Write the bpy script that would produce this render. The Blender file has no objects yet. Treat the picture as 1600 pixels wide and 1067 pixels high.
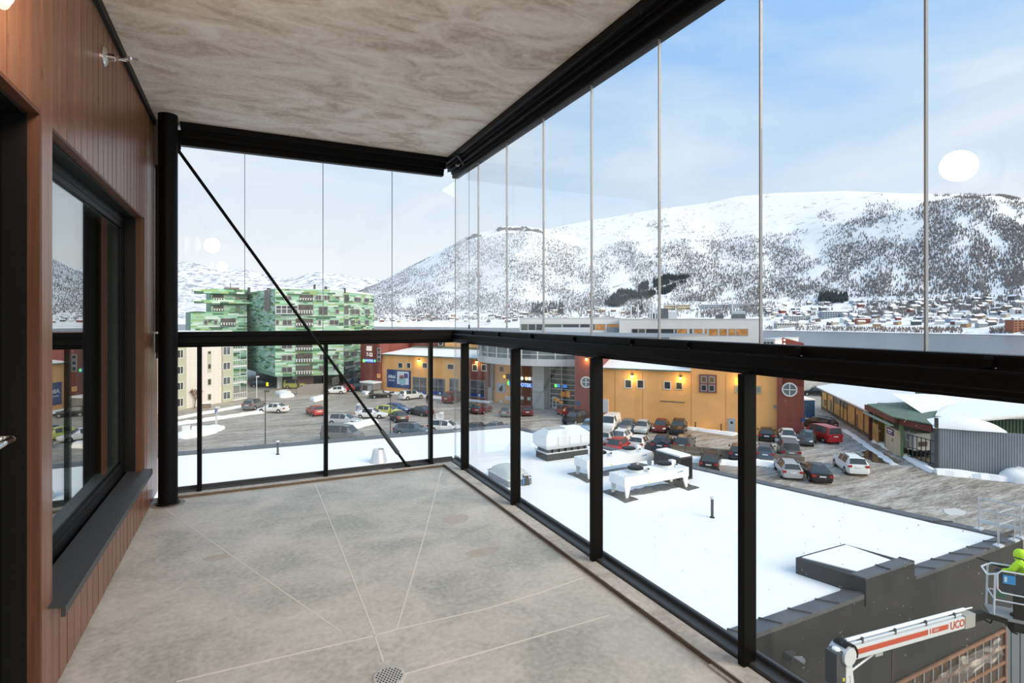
import bpy, math, random
import numpy as np
from mathutils import Vector, Matrix, noise

random.seed(7)
np.random.seed(7)
S = bpy.context.scene
C = S.collection

# ------------------------------------------------------------------ camera
F, HY, EYE = 863.0, 500.0, 1.3
YAW = math.radians(25.63)
cs, sn = math.cos(YAW), math.sin(YAW)
cam_d = bpy.data.cameras.new('camera')
cam_d.sensor_width = 36.0
cam_d.lens = F / 1600 * 36
cam_d.shift_y = (HY - 533.5) / 1600
cam_d.clip_start = 0.02
cam_d.clip_end = 30000
cam = bpy.data.objects.new('camera', cam_d)
C.objects.link(cam)
cam.location = (0, 0, EYE)
cam.rotation_euler = (math.pi / 2, 0, -YAW)
S.camera = cam

# ------------------------------------------------------------------ colour management, bounces
S.view_settings.view_transform = 'Standard'
S.view_settings.look = 'None'
S.view_settings.gamma = 1.0
S.view_settings.use_curve_mapping = False
S.view_settings.exposure = 0.10
S.cycles.max_bounces = 10
S.cycles.diffuse_bounces = 6
S.cycles.transparent_max_bounces = 24
S.cycles.sample_clamp_indirect = 6.0

# ------------------------------------------------------------------ sky: thin bright cloud over pale blue
W = bpy.data.worlds.new('sky')
S.world = W
W.use_nodes = True
nt = W.node_tree
nt.nodes.clear()
def N(t, **k):
    n = nt.nodes.new(t)
    for a, b in k.items():
        setattr(n, a, b)
    return n
wo = N('ShaderNodeOutputWorld'); bg = N('ShaderNodeBackground'); tc = N('ShaderNodeTexCoord')
sep = N('ShaderNodeSeparateXYZ'); nt.links.new(tc.outputs['Generated'], sep.inputs[0])
mp = N('ShaderNodeMapping'); mp.inputs['Scale'].default_value = (1.0, 1.0, 3.2)
nt.links.new(tc.outputs['Generated'], mp.inputs[0])
n1 = N('ShaderNodeTexNoise'); n1.inputs['Scale'].default_value = 2.1; n1.inputs['Detail'].default_value = 6; n1.inputs['Roughness'].default_value = 0.55; n1.inputs['Distortion'].default_value = 0.5
nt.links.new(mp.outputs[0], n1.inputs['Vector'])
el = N('ShaderNodeMapRange'); el.inputs['From Min'].default_value = 0.10; el.inputs['From Max'].default_value = 0.55
nt.links.new(sep.outputs['Z'], el.inputs['Value'])
cl = N('ShaderNodeMapRange'); cl.inputs['From Min'].default_value = 0.33; cl.inputs['From Max'].default_value = 0.66
cl.inputs['To Min'].default_value = 1.25; cl.inputs['To Max'].default_value = 0.25
nt.links.new(n1.outputs['Fac'], cl.inputs['Value'])
mu = N('ShaderNodeMath', operation='MULTIPLY'); nt.links.new(el.outputs[0], mu.inputs[0]); nt.links.new(cl.outputs[0], mu.inputs[1])
ra = N('ShaderNodeValToRGB')
ra.color_ramp.elements[0].color = (0.90, 0.94, 0.985, 1); ra.color_ramp.elements[0].position = 0.0
ra.color_ramp.elements[1].color = (0.36, 0.61, 0.99, 1); ra.color_ramp.elements[1].position = 0.85
e = ra.color_ramp.elements.new(0.38); e.color = (0.57, 0.76, 0.985, 1)
nt.links.new(mu.outputs[0], ra.inputs[0])
nt.links.new(ra.outputs[0], bg.inputs[0]); bg.inputs[1].default_value = 0.95
nt.links.new(bg.outputs[0], wo.inputs[0])

# the sun behind the cloud veil: very wide and soft
sun_d = bpy.data.lights.new('sun', 'SUN')
sun_d.energy = 3.5
sun_d.angle = math.radians(46)
sun_d.color = (1.0, 0.84, 0.63)
sun = bpy.data.objects.new('sun', sun_d)
C.objects.link(sun)
sun.rotation_euler = (math.radians(57), 0, math.radians(31))

# ------------------------------------------------------------------ plan helpers (viewpoint-measured plan -> world)
def cw(cx, d): return Vector((cx * cs + d * sn, -cx * sn + d * cs))
def A(px, d): return cw((px - 800) / F * d, d)
def G(px, py, z): return A(px, F * (EYE - z) / (py - HY))
def Z(py, d): return EYE - (py - HY) / F * d
def dep(p): return p[0] * sn + p[1] * cs
GZ = -13.2        # street level
RZ = -5.9         # snow surface of the flat roof
SEA = -18.7

# ------------------------------------------------------------------ materials
MATS = {}
def mat(name, col, rough=0.6, metal=0.0, spec=0.5, emit=None, es=1.0, var=0.0, vscale=(5, 5, 5), bump=0.0, bscale=40.0, col2=None, detail=5):
    if name in MATS: return MATS[name]
    m = bpy.data.materials.new(name); m.use_nodes = True
    t = m.node_tree; b = t.nodes['Principled BSDF']
    b.inputs['Base Color'].default_value = (*col, 1)
    b.inputs['Roughness'].default_value = rough
    b.inputs['Metallic'].default_value = metal
    b.inputs['Specular IOR Level'].default_value = spec
    if emit:
        b.inputs['Emission Color'].default_value = (*emit, 1); b.inputs['Emission Strength'].default_value = es
    if var or col2 or bump:
        c = t.nodes.new('ShaderNodeTexCoord'); mm = t.nodes.new('ShaderNodeMapping'); mm.inputs['Scale'].default_value = vscale
        t.links.new(c.outputs['Object'], mm.inputs[0])
        nz = t.nodes.new('ShaderNodeTexNoise'); nz.inputs['Scale'].default_value = 1.0; nz.inputs['Detail'].default_value = detail; nz.inputs['Roughness'].default_value = 0.62
        t.links.new(mm.outputs[0], nz.inputs['Vector'])
        r = t.nodes.new('ShaderNodeValToRGB')
        c2 = col2 or tuple(x * (1 - var) for x in col)
        c1 = col if col2 else tuple(min(1, x * (1 + var * .6)) for x in col)
        r.color_ramp.elements[0].position = 0.32; r.color_ramp.elements[1].position = 0.68
        r.color_ramp.elements[0].color = (*c2, 1); r.color_ramp.elements[1].color = (*c1, 1)
        t.links.new(nz.outputs['Fac'], r.inputs[0]); t.links.new(r.outputs[0], b.inputs['Base Color'])
        if bump:
            n2 = t.nodes.new('ShaderNodeTexNoise'); n2.inputs['Scale'].default_value = bscale; n2.inputs['Detail'].default_value = 4
            t.links.new(c.outputs['Object'], n2.inputs['Vector'])
            bp = t.nodes.new('ShaderNodeBump'); bp.inputs['Strength'].default_value = bump; bp.inputs['Distance'].default_value = 0.02
            t.links.new(n2.outputs['Fac'], bp.inputs['Height']); t.links.new(bp.outputs[0], b.inputs['Normal'])
    MATS[name] = m
    return m

def glass(name, tint, rough=0.0, f0=0.04):
    m = bpy.data.materials.new(name); m.use_nodes = True; t = m.node_tree; t.nodes.clear()
    o = t.nodes.new('ShaderNodeOutputMaterial'); mx = t.nodes.new('ShaderNodeMixShader')
    tr = t.nodes.new('ShaderNodeBsdfTransparent'); tr.inputs[0].default_value = (*tint, 1)
    gl = t.nodes.new('ShaderNodeBsdfGlossy'); gl.inputs['Roughness'].default_value = rough
    ge = t.nodes.new('ShaderNodeNewGeometry'); dt = t.nodes.new('ShaderNodeVectorMath'); dt.operation = 'DOT_PRODUCT'
    t.links.new(ge.outputs['Normal'], dt.inputs[0]); t.links.new(ge.outputs['Incoming'], dt.inputs[1])
    def M(op, a, b=None):
        n = t.nodes.new('ShaderNodeMath'); n.operation = op
        for i, x in enumerate((a, b)):
            if x is None: continue
            if isinstance(x, (int, float)): n.inputs[i].default_value = x
            else: t.links.new(x, n.inputs[i])
        return n.outputs[0]
    ab = M('ABSOLUTE', dt.outputs['Value']); om = M('SUBTRACT', 1.0, ab); p5 = M('POWER', om, 5.0)
    fr = M('ADD', M('MULTIPLY', p5, 1 - f0), f0)
    t.links.new(fr, mx.inputs[0]); t.links.new(tr.outputs[0], mx.inputs[1]); t.links.new(gl.outputs[0], mx.inputs[2])
    t.links.new(mx.outputs[0], o.inputs[0])
    return m

M_black = mat('black_metal', (0.004, 0.004, 0.0045), 0.45, spec=.14)
M_black2 = mat('black_satin', (0.006, 0.006, 0.0065), 0.5, spec=.3)
M_dgrey = mat('dark_grey_metal', (0.055, 0.057, 0.06), 0.42)
M_chrome = mat('chrome', (0.75, 0.75, 0.74), 0.15, metal=1.0)
M_seal = mat('grey_seal', (0.30, 0.33, 0.38), 0.35)
M_glass = glass('balcony_glass', (0.985, 0.992, 0.988), 0.0, 0.022)
M_glassl = glass('balcony_glass_lower', (0.965, 0.982, 0.974), 0.0, 0.03)
M_wglass = glass('window_glass', (0.93, 0.97, 0.95), 0.0, 0.30)
M_snow = mat('snow', (0.94, 0.93, 0.915), 0.75, spec=0.2, bump=0.25, bscale=6)
M_roofsnow = mat('roof_snow', (0.94, 0.93, 0.915), 0.8, spec=0.15, bump=0.3, bscale=3)
M_tar = mat('dark_wet_roof', (0.10, 0.09, 0.08), 0.5, var=0.35, vscale=(2, 2, 2))
M_white = mat('white_paint', (0.80, 0.81, 0.82), 0.4)
M_lgrey = mat('light_grey_metal', (0.62, 0.64, 0.66), 0.4)
M_galv = mat('galvanised_steel', (0.55, 0.57, 0.59), 0.35, metal=0.6)
M_cope = mat('grey_coping', (0.095, 0.097, 0.105), 0.45, var=0.15, vscale=(3, 3, 3))
M_felt = mat('dark_felt', (0.028, 0.029, 0.031), 0.6, var=0.3, vscale=(1.5, 1.5, 1.5))
M_dwin = mat('dark_window', (0.045, 0.05, 0.055), 0.12)
M_lwin = mat('lit_window', (0.30, 0.15, 0.05), 0.3, emit=(1.0, 0.45, 0.10), es=0.22, var=0.9, vscale=(.9, .9, .9))
M_wfr = mat('white_frame', (0.72, 0.72, 0.70), 0.5)
M_gfr = mat('grey_frame', (0.38, 0.37, 0.36), 0.5)
M_conc = mat('street_concrete', (0.34, 0.32, 0.30), 0.8, var=0.25, vscale=(.8, .8, .8))
M_brownc = mat('brown_concrete', (0.20, 0.16, 0.125), 0.85, var=0.3, vscale=(.8, .8, .8))
M_rubber = mat('black_rubber', (0.012, 0.012, 0.013), 0.7)
M_orange = mat('orange_cladding', (0.92, 0.47, 0.165), 0.7, var=0.10, vscale=(.25, .25, .6))
M_red = mat('dark_red_cladding', (0.23, 0.055, 0.04), 0.65, var=0.15, vscale=(2, 2, .2))
M_palew = mat('pale_grey_panel', (0.72, 0.71, 0.69), 0.6)
M_lampe = mat('lamp_glow', (1, .8, .3), 0.5, emit=(1.0, 0.62, 0.12), es=9.0)

# ------------------------------------------------------------------ mesh builder
class MB:
    def __init__(s, xf=None): s.v = []; s.f = []; s.m = []; s.xf = xf; s.mi = 0
    def add(s, vs, fs, mi=None):
        o = len(s.v)
        for p in vs:
            p = Vector(p)
            s.v.append(tuple(s.xf @ p) if s.xf else tuple(p))
        for f in fs: s.f.append(tuple(i + o for i in f)); s.m.append(s.mi if mi is None else mi)
        return s
    def box(s, x0, x1, y0, y1, z0, z1, mi=None):
        return s.add([(x0, y0, z0), (x1, y0, z0), (x1, y1, z0), (x0, y1, z0), (x0, y0, z1), (x1, y0, z1), (x1, y1, z1), (x0, y1, z1)],
                     [(0, 3, 2, 1), (4, 5, 6, 7), (0, 1, 5, 4), (1, 2, 6, 5), (2, 3, 7, 6), (3, 0, 4, 7)], mi)
    def bar(s, p, q, w, h, mi=None):
        p, q = Vector(p), Vector(q); d = (q - p).normalized()
        up = Vector((0, 0, 1)) if abs(d.z) < .95 else Vector((1, 0, 0))
        a = d.cross(up).normalized() * w / 2; b = a.cross(d).normalized() * h / 2
        vs = [p - a - b, p + a - b, p + a + b, p - a + b, q - a - b, q + a - b, q + a + b, q - a + b]
        return s.add(vs, [(0, 3, 2, 1), (4, 5, 6, 7), (0, 1, 5, 4), (1, 2, 6, 5), (2, 3, 7, 6), (3, 0, 4, 7)], mi)
    def cyl(s, p, q, r0, r1=None, n=12, cap=True, mi=None):
        p, q = Vector(p), Vector(q); d = (q - p).normalized(); r1 = r0 if r1 is None else r1
        up = Vector((0, 0, 1)) if abs(d.z) < .9 else Vector((1, 0, 0))
        a = d.cross(up).normalized(); b = a.cross(d)
        vs = []
        for k in range(n):
            t = 2 * math.pi * k / n; w = a * math.cos(t) + b * math.sin(t)
            vs += [p + w * r0, q + w * r1]
        fs = [(2 * k, 2 * ((k + 1) % n), 2 * ((k + 1) % n) + 1, 2 * k + 1) for k in range(n)]
        if cap: fs += [tuple(2 * k for k in range(n))[::-1], tuple(2 * k + 1 for k in range(n))]
        return s.add(vs, fs, mi)
    def tube(s, pts, r, n=8, mi=None):
        for a, b in zip(pts, pts[1:]): s.cyl(a, b, r, r, n, True, mi)
        return s
    def lathe(s, c, prof, n=20, axis=(0, 0, 1), mi=None):
        c = Vector(c); d = Vector(axis).normalized(); up = Vector((0, 0, 1)) if abs(d.z) < .9 else Vector((1, 0, 0))
        a = d.cross(up).normalized(); b = a.cross(d); vs = []
        for r, h in prof:
            for k in range(n):
                t = 2 * math.pi * k / n; vs.append(c + d * h + (a * math.cos(t) + b * math.sin(t)) * r)
        fs = []
        for i in range(len(prof) - 1):
            for k in range(n):
                k2 = (k + 1) % n; fs.append((i * n + k, i * n + k2, (i + 1) * n + k2, (i + 1) * n + k))
        fs.append(tuple(range(n))[::-1]); fs.append(tuple((len(prof) - 1) * n + k for k in range(n)))
        return s.add(vs, fs, mi)
    def prism(s, poly, z0, z1, mi=None, top=None):
        n = len(poly)
        vs = [(p[0], p[1], z0) for p in poly] + [(p[0], p[1], z1) for p in poly]
        s.add(vs, [tuple(range(n))[::-1]] + [(i, (i + 1) % n, n + (i + 1) % n, n + i) for i in range(n)], mi)
        return s.add([(p[0], p[1], z1) for p in poly], [tuple(range(n))], mi if top is None else top)
    def extr(s, prof, p, q, mi=None):
        """prof: list of (o, z) extruded from p to q (plan), o measured to the left of p->q"""
        p, q = Vector(p), Vector(q); d = (q - p).normalized(); l = Vector((-d.y, d.x)); n = len(prof)
        vs = [(p.x + l.x * o, p.y + l.y * o, z) for o, z in prof] + [(q.x + l.x * o, q.y + l.y * o, z) for o, z in prof]
        return s.add(vs, [tuple(range(n)), tuple(range(n, 2 * n))[::-1]] + [(i, n + i, n + (i + 1) % n, (i + 1) % n) for i in range(n)], mi)

def wm(o):
    m = Matrix.LocRotScale(o.location, o.rotation_euler, o.scale)
    return wm(o.parent) @ o.matrix_parent_inverse @ m if o.parent else m
def link(o, parent=None, local=False):
    C.objects.link(o)
    if parent:
        o.parent = parent
        if not local: o.matrix_parent_inverse = wm(parent).inverted()
    return o
def obj(name, mb, mats, parent=None, smooth=False, local=False, label=None, kind=None):
    me = bpy.data.meshes.new(name); me.from_pydata(mb.v, [], mb.f)
    if not isinstance(mats, (list, tuple)): mats = [mats]
    for m in mats: me.materials.append(m)
    if any(mb.m): me.polygons.foreach_set('material_index', mb.m)
    if smooth: me.polygons.foreach_set('use_smooth', [True] * len(me.polygons))
    me.update()
    o = bpy.data.objects.new(name, me); link(o, parent, local)
    if label: o['label'] = label
    if kind: o['kind'] = kind
    return o
def tag(o, label, cat, group=None, kind=None):
    o['label'] = label; o['category'] = cat
    if group: o['group'] = group
    if kind: o['kind'] = kind
    return o
def empty(name, loc, rz=0.0, label=None, cat=None, group=None, kind=None):
    o = bpy.data.objects.new(name, None); C.objects.link(o)
    o.empty_display_size = .2
    o.location = (loc[0], loc[1], loc[2]); o.rotation_euler = (0, 0, rz)
    if label: tag(o, label, cat, group)
    if kind: o['kind'] = kind
    return o
def twin(o, parent=None, name=None):
    c = o.copy()
    if parent: c.parent = parent
    C.objects.link(c)
    return c
def smooth_by_angle(o, deg=40):
    me = o.data
    me.polygons.foreach_set('use_smooth', [True] * len(me.polygons))
    try: me.set_sharp_from_angle(angle=math.radians(deg))
    except Exception: pass
def bevel(o, w, seg=2):
    m = o.modifiers.new('edge_softening', 'BEVEL'); m.width = w; m.segments = seg; m.limit_method = 'ANGLE'; m.angle_limit = math.radians(40)
def text(name, body, size, M, material, parent, extrude=0.004):
    cu = bpy.data.curves.new(name, 'FONT'); cu.body = body; cu.size = size; cu.align_x = 'CENTER'; cu.align_y = 'CENTER'; cu.extrude = extrude; cu.resolution_u = 2; cu.offset = size * .022
    t_ = bpy.data.objects.new(name, cu)
    me = bpy.data.meshes.new_from_object(t_); bpy.data.objects.remove(t_); bpy.data.curves.remove(cu)
    me.materials.clear(); me.materials.append(material)
    o = bpy.data.objects.new(name, me); C.objects.link(o); o.parent = parent
    o.matrix_parent_inverse = wm(parent).inverted()
    o.matrix_basis = M
    return o

class Fac:
    """a vertical facade plane through two plan points; u runs along it, n points to the viewer's side"""
    def __init__(s, p0, p1, flip=False):
        s.o = Vector(p0[:2]); s.p1 = Vector(p1[:2]); d = s.p1 - s.o; s.L = d.length; s.u = d.normalized()
        n = Vector((-s.u.y, s.u.x))
        if n.dot(-s.o) < 0: n = -n
        s.n = -n if flip else n
        s.M = Matrix(((s.u.x, s.n.x, 0, s.o.x), (s.u.y, s.n.y, 0, s.o.y), (0, 0, 1, 0), (0, 0, 0, 1)))
    def U(s, px):
        r = cw((px - 800) / F, 1.0); k = s.o.dot(s.n) / r.dot(s.n)
        return (r * k - s.o).dot(s.u)
    def P(s, u, n=0.0): return s.o + s.u * u + s.n * n
    def rect(s, a, b, y0, y1):
        u0, u1 = sorted((s.U(a), s.U(b))); d = dep(s.P((u0 + u1) / 2)); return u0, u1, Z(y1, d), Z(y0, d)
    def mb(s): return MB(s.M)
    def tm(s, u, n, z):
        """text matrix: upright on the wall, reading towards the viewer"""
        x = s.u if s.u.dot(Vector((cs, -sn))) > 0 else -s.u
        p = s.P(u, n)
        return Matrix(((x.x, 0, s.n.x, p.x), (x.y, 0, s.n.y, p.y), (0, 1, 0, z), (0, 0, 0, 1)))
def window_on(fac, r, parent, fr=None, pane=None, cols=1, rows=1, fw=0.10, dn=0.06, name='window'):
    u0, u1, z0, z1 = r; fr = fr or M_wfr; pane = pane or M_dwin
    m = fac.mb()
    m.box(u0, u1, 0, dn, z0, z0 + fw).box(u0, u1, 0, dn, z1 - fw, z1).box(u0, u0 + fw, 0, dn, z0 + fw, z1 - fw).box(u1 - fw, u1, 0, dn, z0 + fw, z1 - fw)
    for i in range(1, cols):
        x = u0 + (u1 - u0) * i / cols; m.box(x - fw * .4, x + fw * .4, 0, dn, z0 + fw, z1 - fw)
    for i in range(1, rows):
        x = z0 + (z1 - z0) * i / rows; m.box(u0 + fw, u1 - fw, 0, dn * .9, x - fw * .4, x + fw * .4)
    w = obj(name, m, fr, parent)
    obj('pane', fac.mb().box(u0 + fw * .5, u1 - fw * .5, 0, dn * .4, z0 + fw * .5, z1 - fw * .5), pane, w)
    return w
# ================================================================== BALCONY
GX, GY = 1.73, 4.80            # glass planes: right side and far end
CEIL = 2.75
YB = -2.2                      # the balcony runs on behind the viewpoint to here
WX = -0.61                     # face of the timber wall

def concrete(name, c1, c2, c3, scale, stretch, bump, dist=0.0, rough=0.8):
    m = bpy.data.materials.new(name); m.use_nodes = True; t = m.node_tree; b = t.nodes['Principled BSDF']
    c = t.nodes.new('ShaderNodeTexCoord'); mm = t.nodes.new('ShaderNodeMapping'); mm.inputs['Scale'].default_value = stretch; mm.inputs['Rotation'].default_value = (0, 0, .5)
    t.links.new(c.outputs['Object'], mm.inputs[0])
    nz = t.nodes.new('ShaderNodeTexNoise'); nz.inputs['Scale'].default_value = scale; nz.inputs['Detail'].default_value = 9; nz.inputs['Roughness'].default_value = .65; nz.inputs['Distortion'].default_value = dist
    t.links.new(mm.outputs[0], nz.inputs['Vector'])
    r = t.nodes.new('ShaderNodeValToRGB'); r.color_ramp.elements[0].position = .36; r.color_ramp.elements[1].position = .64
    r.color_ramp.elements[0].color = (*c1, 1); r.color_ramp.elements[1].color = (*c3, 1); e = r.color_ramp.elements.new(.5); e.color = (*c2, 1)
    t.links.new(nz.outputs['Fac'], r.inputs[0])
    n3 = t.nodes.new('ShaderNodeTexNoise'); n3.inputs['Scale'].default_value = 38; n3.inputs['Detail'].default_value = 8; n3.inputs['Roughness'].default_value = .55
    t.links.new(c.outputs['Object'], n3.inputs['Vector'])
    mx = t.nodes.new('ShaderNodeMix'); mx.data_type = 'RGBA'; mx.blend_type = 'OVERLAY'; mx.inputs[0].default_value = .5
    t.links.new(r.outputs[0], mx.inputs[6]); t.links.new(n3.outputs['Fac'], mx.inputs[7]); t.links.new(mx.outputs[2], b.inputs['Base Color'])
    b.inputs['Roughness'].default_value = rough; b.inputs['Specular IOR Level'].default_value = .25
    ad = t.nodes.new('ShaderNodeMath'); ad.operation = 'ADD'; t.links.new(nz.outputs['Fac'], ad.inputs[0])
    ml = t.nodes.new('ShaderNodeMath'); ml.operation = 'MULTIPLY'; ml.inputs[1].default_value = .35; t.links.new(n3.outputs['Fac'], ml.inputs[0]); t.links.new(ml.outputs[0], ad.inputs[1])
    bp = t.nodes.new('ShaderNodeBump'); bp.inputs['Strength'].default_value = bump; bp.inputs['Distance'].default_value = .02
    t.links.new(ad.outputs[0], bp.inputs['Height']); t.links.new(bp.outputs[0], b.inputs['Normal'])
    return m
M_floor = concrete('floor_concrete', (.50, .50, .465), (.63, .61, .565), (.735, .705, .655), 2.4, (1, 1.12, 1), .15, .45, .55)
M_ceil = concrete('ceiling_plaster', (.58, .50, .42), (.79, .71, .63), (.90, .85, .79), 2.4, (1.0, 2.1, 1), .9, 1.1, .9)
M_kerb = concrete('kerb_concrete', (.46, .435, .40), (.57, .54, .50), (.66, .63, .59), 6, (1, 1, 1), .3, .5)
M_joint = mat('floor_joint_line', (.84, .81, .76), .9)
M_patch = mat('floor_filler_patch', (.60, .545, .49), .85, var=.1, vscale=(20, 20, 20))

# --- floor slab, trowelled fall lines, kerb
floor = obj('floor', MB().prism([(WX - .1, YB), (1.668, YB), (1.668, 4.765), (WX - .1, 4.765)], -.26, 0.0), M_floor, kind='structure')
def fl(px, py): p = G(px, py, 0); return (p.x, p.y, 0.0)
for pts in ([(258.5, 795.6), (386, 885), (532.6, 987)], [(492, 755), (530, 849), (581.5, 980.5), (599, 1033.6)], [(690, 734), (662, 840), (620, 982.6)],
            [(275.5, 1065), (373, 1042), (585.7, 993), (620, 983), (760, 951), (840, 927), (910, 903)], [(632, 1053), (760, 1017), (840, 994), (952, 961)]):
    mb = MB()
    for a, b in zip(pts, pts[1:]):
        a, b = Vector(fl(*a)), Vector(fl(*b)); mb.bar(a, b, .007, .0016)
    obj('trowel_line', mb, M_joint, floor)
for (px, py, rx, ry) in ((342, 870, .075, .045), (713, 811, .085, .08), (755, 862, .10, .05)):
    p = G(px, py, 0); mb = MB()
    pts = [(p.x + rx * math.cos(t) * (1 + .12 * math.sin(3 * t)), p.y + ry * math.sin(t) * (1 + .1 * math.cos(2 * t))) for t in [k * math.pi / 14 for k in range(28)]]
    obj('filler_patch', mb.prism(pts, 0, .0007), M_patch, floor)
k1 = obj('trim_1', MB().box(1.577, 1.668, YB, 4.765, 0, .022), M_kerb, kind='structure')
k2 = obj('trim_2', MB().box(WX + .03, 1.577, 4.675, 4.765, 0, .022), M_kerb, kind='structure')
for o in (k1, k2): bevel(o, .004)
M_kface = mat('kerb_shade', (.17, .13, .10), .9, var=.3, vscale=(9, 9, 30))  # shade of the kerb's inner faces painted as brown strips, wet-dirt look
obj('kerb_shade_strip', MB().box(1.5755, 1.577, YB, 4.675, .001, .0195), M_kface, k1)
obj('kerb_shade_strip', MB().box(WX + .03, 1.5755, 4.6735, 4.675, .001, .0195), M_kface, k2)
obj('trim_3', MB().box(1.560, 1.577, YB, 1.55, 0, .008), M_kerb, kind='structure')
ceiling = obj('ceiling', MB().box(WX - .1, GX + .12, YB, GY + .25, CEIL, CEIL + .25), M_ceil, kind='structure')

# --- floor drain
dp = G(608, 1058, 0)
dr = empty('floor_drain', (dp.x, dp.y, 0), 0, 'round perforated steel drain cover set in the concrete floor', 'drain')
mb = MB(); mb.lathe((dp.x, dp.y, 0), [(.058, 0), (.058, .003), (.052, .0045), (.0, .0045)], 32); obj('cover', mb, mat('drain_steel', (.62, .61, .60), .45), dr)
mb = MB()
for i in range(-5, 6):
    for j in range(-5, 6):
        x = (i + .5 * (j % 2)) * .0125; y = j * .0108
        if x * x + y * y < .047 ** 2: mb.cyl((dp.x + x, dp.y + y, .0045), (dp.x + x, dp.y + y, .0049), .0036, n=8)
obj('drain_holes', mb, M_black2, dr, kind='stuff')

# --- left timber wall: separate boards round the door and window openings
def wood(name, base, sheen):
    m = bpy.data.materials.new(name); m.use_nodes = True; t = m.node_tree; b = t.nodes['Principled BSDF']
    c = t.nodes.new('ShaderNodeTexCoord'); mm = t.nodes.new('ShaderNodeMapping'); mm.inputs['Scale'].default_value = (38, 38, 1.6)
    t.links.new(c.outputs['Object'], mm.inputs[0])
    nz = t.nodes.new('ShaderNodeTexNoise'); nz.inputs['Scale'].default_value = 1.0; nz.inputs['Detail'].default_value = 7; nz.inputs['Roughness'].default_value = .7; nz.inputs['Distortion'].default_value = .4
    t.links.new(mm.outputs[0], nz.inputs['Vector'])
    r = t.nodes.new('ShaderNodeValToRGB'); r.color_ramp.elements[0].position = .25; r.color_ramp.elements[1].position = .75
    r.color_ramp.elements[0].color = (base[0] * .55, base[1] * .5, base[2] * .5, 1); r.color_ramp.elements[1].color = (base[0] * 1.3, base[1] * 1.35, base[2] * 1.4, 1)
    t.links.new(nz.outputs['Fac'], r.inputs[0]); t.links.new(r.outputs[0], b.inputs['Base Color'])
    vo = t.nodes.new('ShaderNodeTexVoronoi'); vo.inputs['Scale'].default_value = 1.0; m2 = t.nodes.new('ShaderNodeMapping'); m2.inputs['Scale'].default_value = (14, 14, 4.2)
    t.links.new(c.outputs['Object'], m2.inputs[0]); t.links.new(m2.outputs[0], vo.inputs['Vector'])
    kr = t.nodes.new('ShaderNodeMapRange'); kr.inputs['From Min'].default_value = .05; kr.inputs['From Max'].default_value = .13; kr.inputs['To Min'].default_value = .35
    t.links.new(vo.outputs['Distance'], kr.inputs['Value']); km = t.nodes.new('ShaderNodeMix'); km.data_type = 'RGBA'; km.blend_type = 'MULTIPLY'; km.inputs[0].default_value = 1
    t.links.new(r.outputs[0], km.inputs[6]); t.links.new(kr.outputs[0], km.inputs[7]); t.links.new(km.outputs[2], b.inputs['Base Color'])
    b.inputs['Roughness'].default_value = sheen; b.inputs['Specular IOR Level'].default_value = .55
    bp = t.nodes.new('ShaderNodeBump'); bp.inputs['Strength'].default_value = .35; bp.inputs['Distance'].default_value = .004
    t.links.new(nz.outputs['Fac'], bp.inputs['Height']); t.links.new(bp.outputs[0], b.inputs['Normal'])
    return m
WOODS = [wood('stained_board_%d' % i, c, .30) for i, c in enumerate(((.265, .115, .060), (.24, .103, .054), (.285, .127, .068), (.25, .115, .063)))]
M_edge = wood('stained_edge', (.135, .05, .022), .55)
wl = empty('wall_left', (WX - .03, 0, 0), kind='structure')
WT, WB = 1.972, .335                # window head and sill heights
DT = 1.985                          # door head
WY0, WY1 = 2.425, 4.245             # window opening
DY0, DY1 = 1.30, 2.31               # door opening
mb = MB()                           # backing behind the boards
mb.box(WX - .10, WX - .022, YB, DY0, 0, CEIL).box(WX - .10, WX - .022, DY0, DY1, DT + .02, CEIL).box(WX - .10, WX - .022, DY1 + .004, WY0, 0, CEIL)
mb.box(WX - .10, WX - .022, WY0, WY1, 0, WB - .02).box(WX - .10, WX - .022, WY0, WY1, WT + .02, CEIL).box(WX - .10, WX - .022, WY1, 4.94, 0, CEIL)
obj('backing', mb, M_black2, wl)
y = DY1 - .0965 * 46; k = 0
while y < 4.93:
    y0, y1 = y + .005, min(y + .0915, 4.935)
    if DY1 - .001 <= y0 < WY0 - .02: y1 = WY0 - .001
    elif WY0 - .02 <= y0 < WY0 + .02: y0 = WY0 + .004
    segs = [(0.004, CEIL - .003)]
    if y1 > DY0 and y0 < DY1 - .01: segs = [(DT, CEIL - .003)]
    elif y0 > WY0 - .03 and y0 < WY1: segs = [(.004, WB - .03), (WT, CEIL - .003)]
    if y0 < WY1 < y1 - .003: pass
    for z0, z1 in segs:
        xo = random.uniform(0, .0012)
        obj('board', MB().box(WX - .022 + 0, WX - xo, y0, y1, z0, z1), WOODS[k % 4], wl)
    k += 1; y += .0965
# board edges that line the openings
mb = MB().box(WX - .034, WX - .0015, DY1 - .012, DY1 + .001, 0, DT + .012).box(WX - .034, WX - .0015, DY0, DY1 - .012, DT - .012, DT - .0005)
obj('door_lining', mb, M_edge, wl)
mb = MB().box(WX - .034, WX + .0008, WY1 - .012, WY1 + .006, WB - .01, WT).box(WX - .034, WX - .001, WY0, WY1 - .012, WT - .012, WT - .0005)
obj('window_lining', mb, M_edge, wl)
obj('trim_4', MB().box(WX - .01, WX + .018, YB, 4.90, CEIL - .045, CEIL - .001), M_black, kind='structure')

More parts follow.
